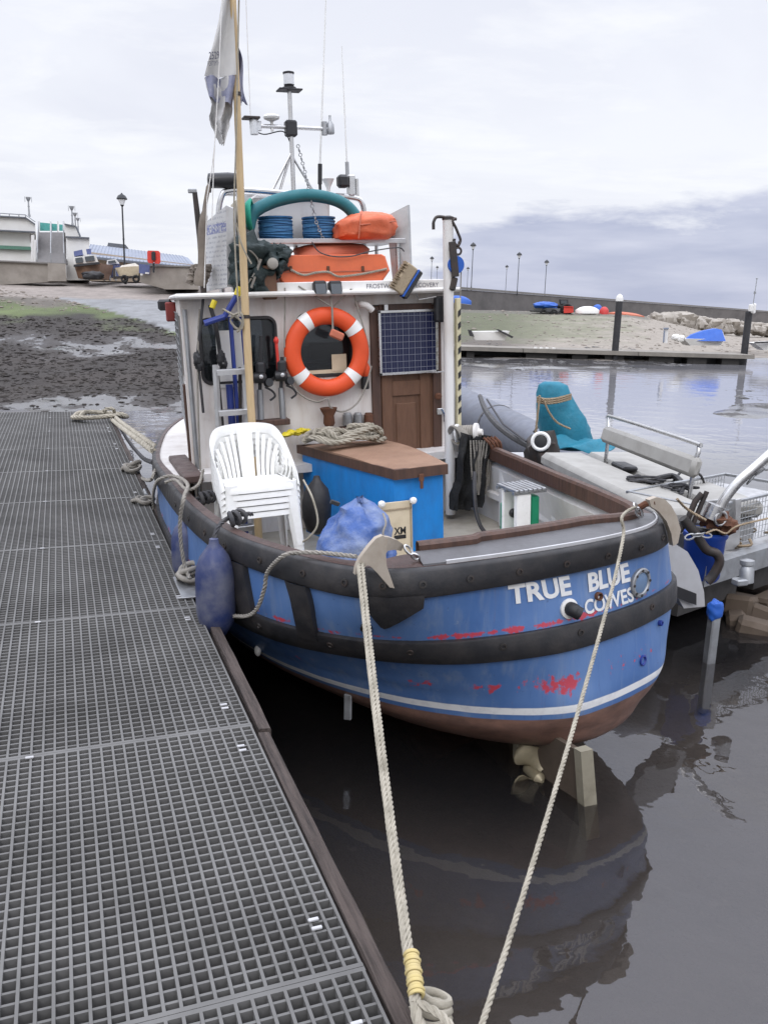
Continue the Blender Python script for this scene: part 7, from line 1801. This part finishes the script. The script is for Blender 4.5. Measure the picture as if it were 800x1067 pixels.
for (x, yt, w) in ((713, 353.5, .15), (720, 348.5, .6), (732, 344.5, .9), (744, 342.2, 1.0), (749.5, 343.5, 1.0)):
    t = gz(x, yt, 56.6); b = gz(x, 355, 56.6); e = to_world(Vector((0, w, 0))); rows.append([b-e, t-e*.35, t+e*.35, b+e])
m.loft(rows, True, True); part(root, 'cover', m, 'tarp_blue', 30)
m = MB(); face_block(m, [(749, 344), (752.5, 346), (755, 354), (750, 354)], 56.3, 1.4); part(root, 'windscreen', m, 'render_white', 10)
m = MB(); face_block(m, [(750.6, 347), (752, 347.6), (753.4, 351.5), (751.2, 351.5)], 56.2, .05); part(root, 'window', m, 'far_glass', 10)
root = thing('covered_outboard', 'white bundle on the jetty left of the blue covered boat', 'bundle', gz(706, 355, 55)); m = MB(); m.blob(gz(703.5, 351.5, 55), (.26, .24, .2), .4, 2, 16, 10, 2); m.blob(gz(708, 352.8, 55), (.3, .24, .2), .4, 2, 16, 10, 3); part(root, 'cloth', m, 'render_white', 50)
root = thing('rowing_boat', 'white rowing boat at the right edge beyond the jetty end', 'boat', gz(795, 362, 54)); m = MB(); hullform(m, 785.5, 850, 357.5, 354, 365, 53.5, 1.8); part(root, 'hull', m, 'render_white', 40)
m = MB(); face_block(m, [(785.3, 356.4), (850, 352.8), (850, 354.4), (785.3, 358)], 53.2, .2); part(root, 'gunwale', m, 'pile_black', 10)
# rock armour, one boulder at a time
random.seed(21); ri = 0
spots = []
for x in range(684, 806, 8): spots += [(x+random.uniform(-2, 2), 332+.09*(x-684)+random.uniform(-1.5, 1), random.uniform(.8, 1.25)), (x+random.uniform(-2, 4), 338+.06*(x-684)+random.uniform(-1.5, 1), random.uniform(.9, 1.35))]
spots = [(690, 335, 1.7), (711, 334, 1.5), (724, 338, 1.7)]+spots
for (x, y, s) in spots:
    d = 96+(x-684)*.18; p = gz(x, y, d); m = MB(); sd = random.randint(0, 999)
    s *= .82; m.blob(p, (s*random.uniform(.85, 1.2), s*.9, s*random.uniform(.55, .8)), .5, 1.1, 14, 10, sd, .75)
    ri += 1; solo('boulder', 'pale brown armour boulder heaped at the foot of the sea wall', 'boulder', m, 'rock', angle=25, group='armour boulders heaped against the sea wall')

# ------------------------------------------------------------------ bladder wrack and pebbles strewn over the foreshore
def scatter(name, label, n, r0, r1, d0, d1, s0, s1, mt_, keep, flat=.35, seed=1):
    rnd = random.Random(seed); m = MB(); k = 0
    ico = [Vector((math.cos(a)*math.cos(b), math.sin(a)*math.cos(b), math.sin(b))) for b in (-.5, .25) for a in [2*math.pi*i/7 for i in range(7)]]+[Vector((0, 0, 1))]
    fc = [(i, (i+1) % 7, 7+(i+1) % 7, 7+i) for i in range(7)]+[(7+i, 7+(i+1) % 7, 14) for i in range(7)]
    while k < n:
        d = d0+(d1-d0)*rnd.random()**1.0; r = r0+(r1-r0)*rnd.random(); k += 1
        z = ground(r, d)
        if not keep(r, d, z, rnd): continue
        c = cxd(r*d, d, z); s = s0+(s1-s0)*rnd.random()**2.5; a = rnd.random()*6.3; ca, sa = math.cos(a), math.sin(a); e = .5+rnd.random(); h = flat*(.5+rnd.random())
        vs = []
        for p in ico:
            j = .65+.7*rnd.random(); x, y = p.x*s*e*j, p.y*s*j; vs.append(c+Vector((x*ca-y*sa, x*sa+y*ca, p.z*s*h*j)))
        m.add(vs, fc)
    o = solo(name, label, None, m, mt_, loc=(0, 0, 0), angle=0, kind='stuff'); return o
mk('weed', (.016, .012, .010), .9, dirt=(.030, .024, .014), amount=.7, scale=2.5, bstr=.4)
mk('weed_wet', (.018, .015, .013), .4, dirt=(.035, .03, .02), amount=.6, scale=3, bstr=.3)
mk('pebble', (.22, .19, .16), .85, dirt=(.10, .085, .07), amount=.8, scale=1.5)
def pud(d, r):
    p = Vector((r*d, d, 0)); q = d+3.2*mnoise.fractal(p*.35+Vector((4, 8, 0)), 1, 2, 5)
    return max(sstep(18.3, 19.6, q)*(1-sstep(21.2, 22.6, q)), sstep(28.9, 30.0, q)*(1-sstep(30.6, 31.9, q)))
scatter('seaweed', 'dark bladder wrack strewn over the foreshore left of the boat', 17000, -.62, -.12, 15.5, 35.5, .02, .09, 'weed', lambda r, d, z, q: q.random() > pud(d, r)*.93 and not (d > 31 and r > -.366+(40.5-d)*.0158), .32, 3)
scatter('pebbles', 'stones and shells strewn up the beach left of the boat', 1300, -.62, -.10, 37, 46, .03, .12, 'pebble', lambda r, d, z, q: not (r > -.366+(40.5-d)*.0158), .5, 4)
scatter('seaweed', 'dark weed and mud lumps on the flats across the harbour', 5200, .07, .50, 19, 62, .03, .22, 'weed_wet', lambda r, d, z, q: z > -.035 and mnoise.fractal(Vector((r*d*.25, d*.18, 7)), 1, 2, 4)+.25*q.random() > .12, .22, 6)
scatter('pebbles', 'stones strewn over the beach below the sea wall', 900, .06, .46, 60, 98, .05, .20, 'pebble', lambda r, d, z, q: z > .2, .5, 8)
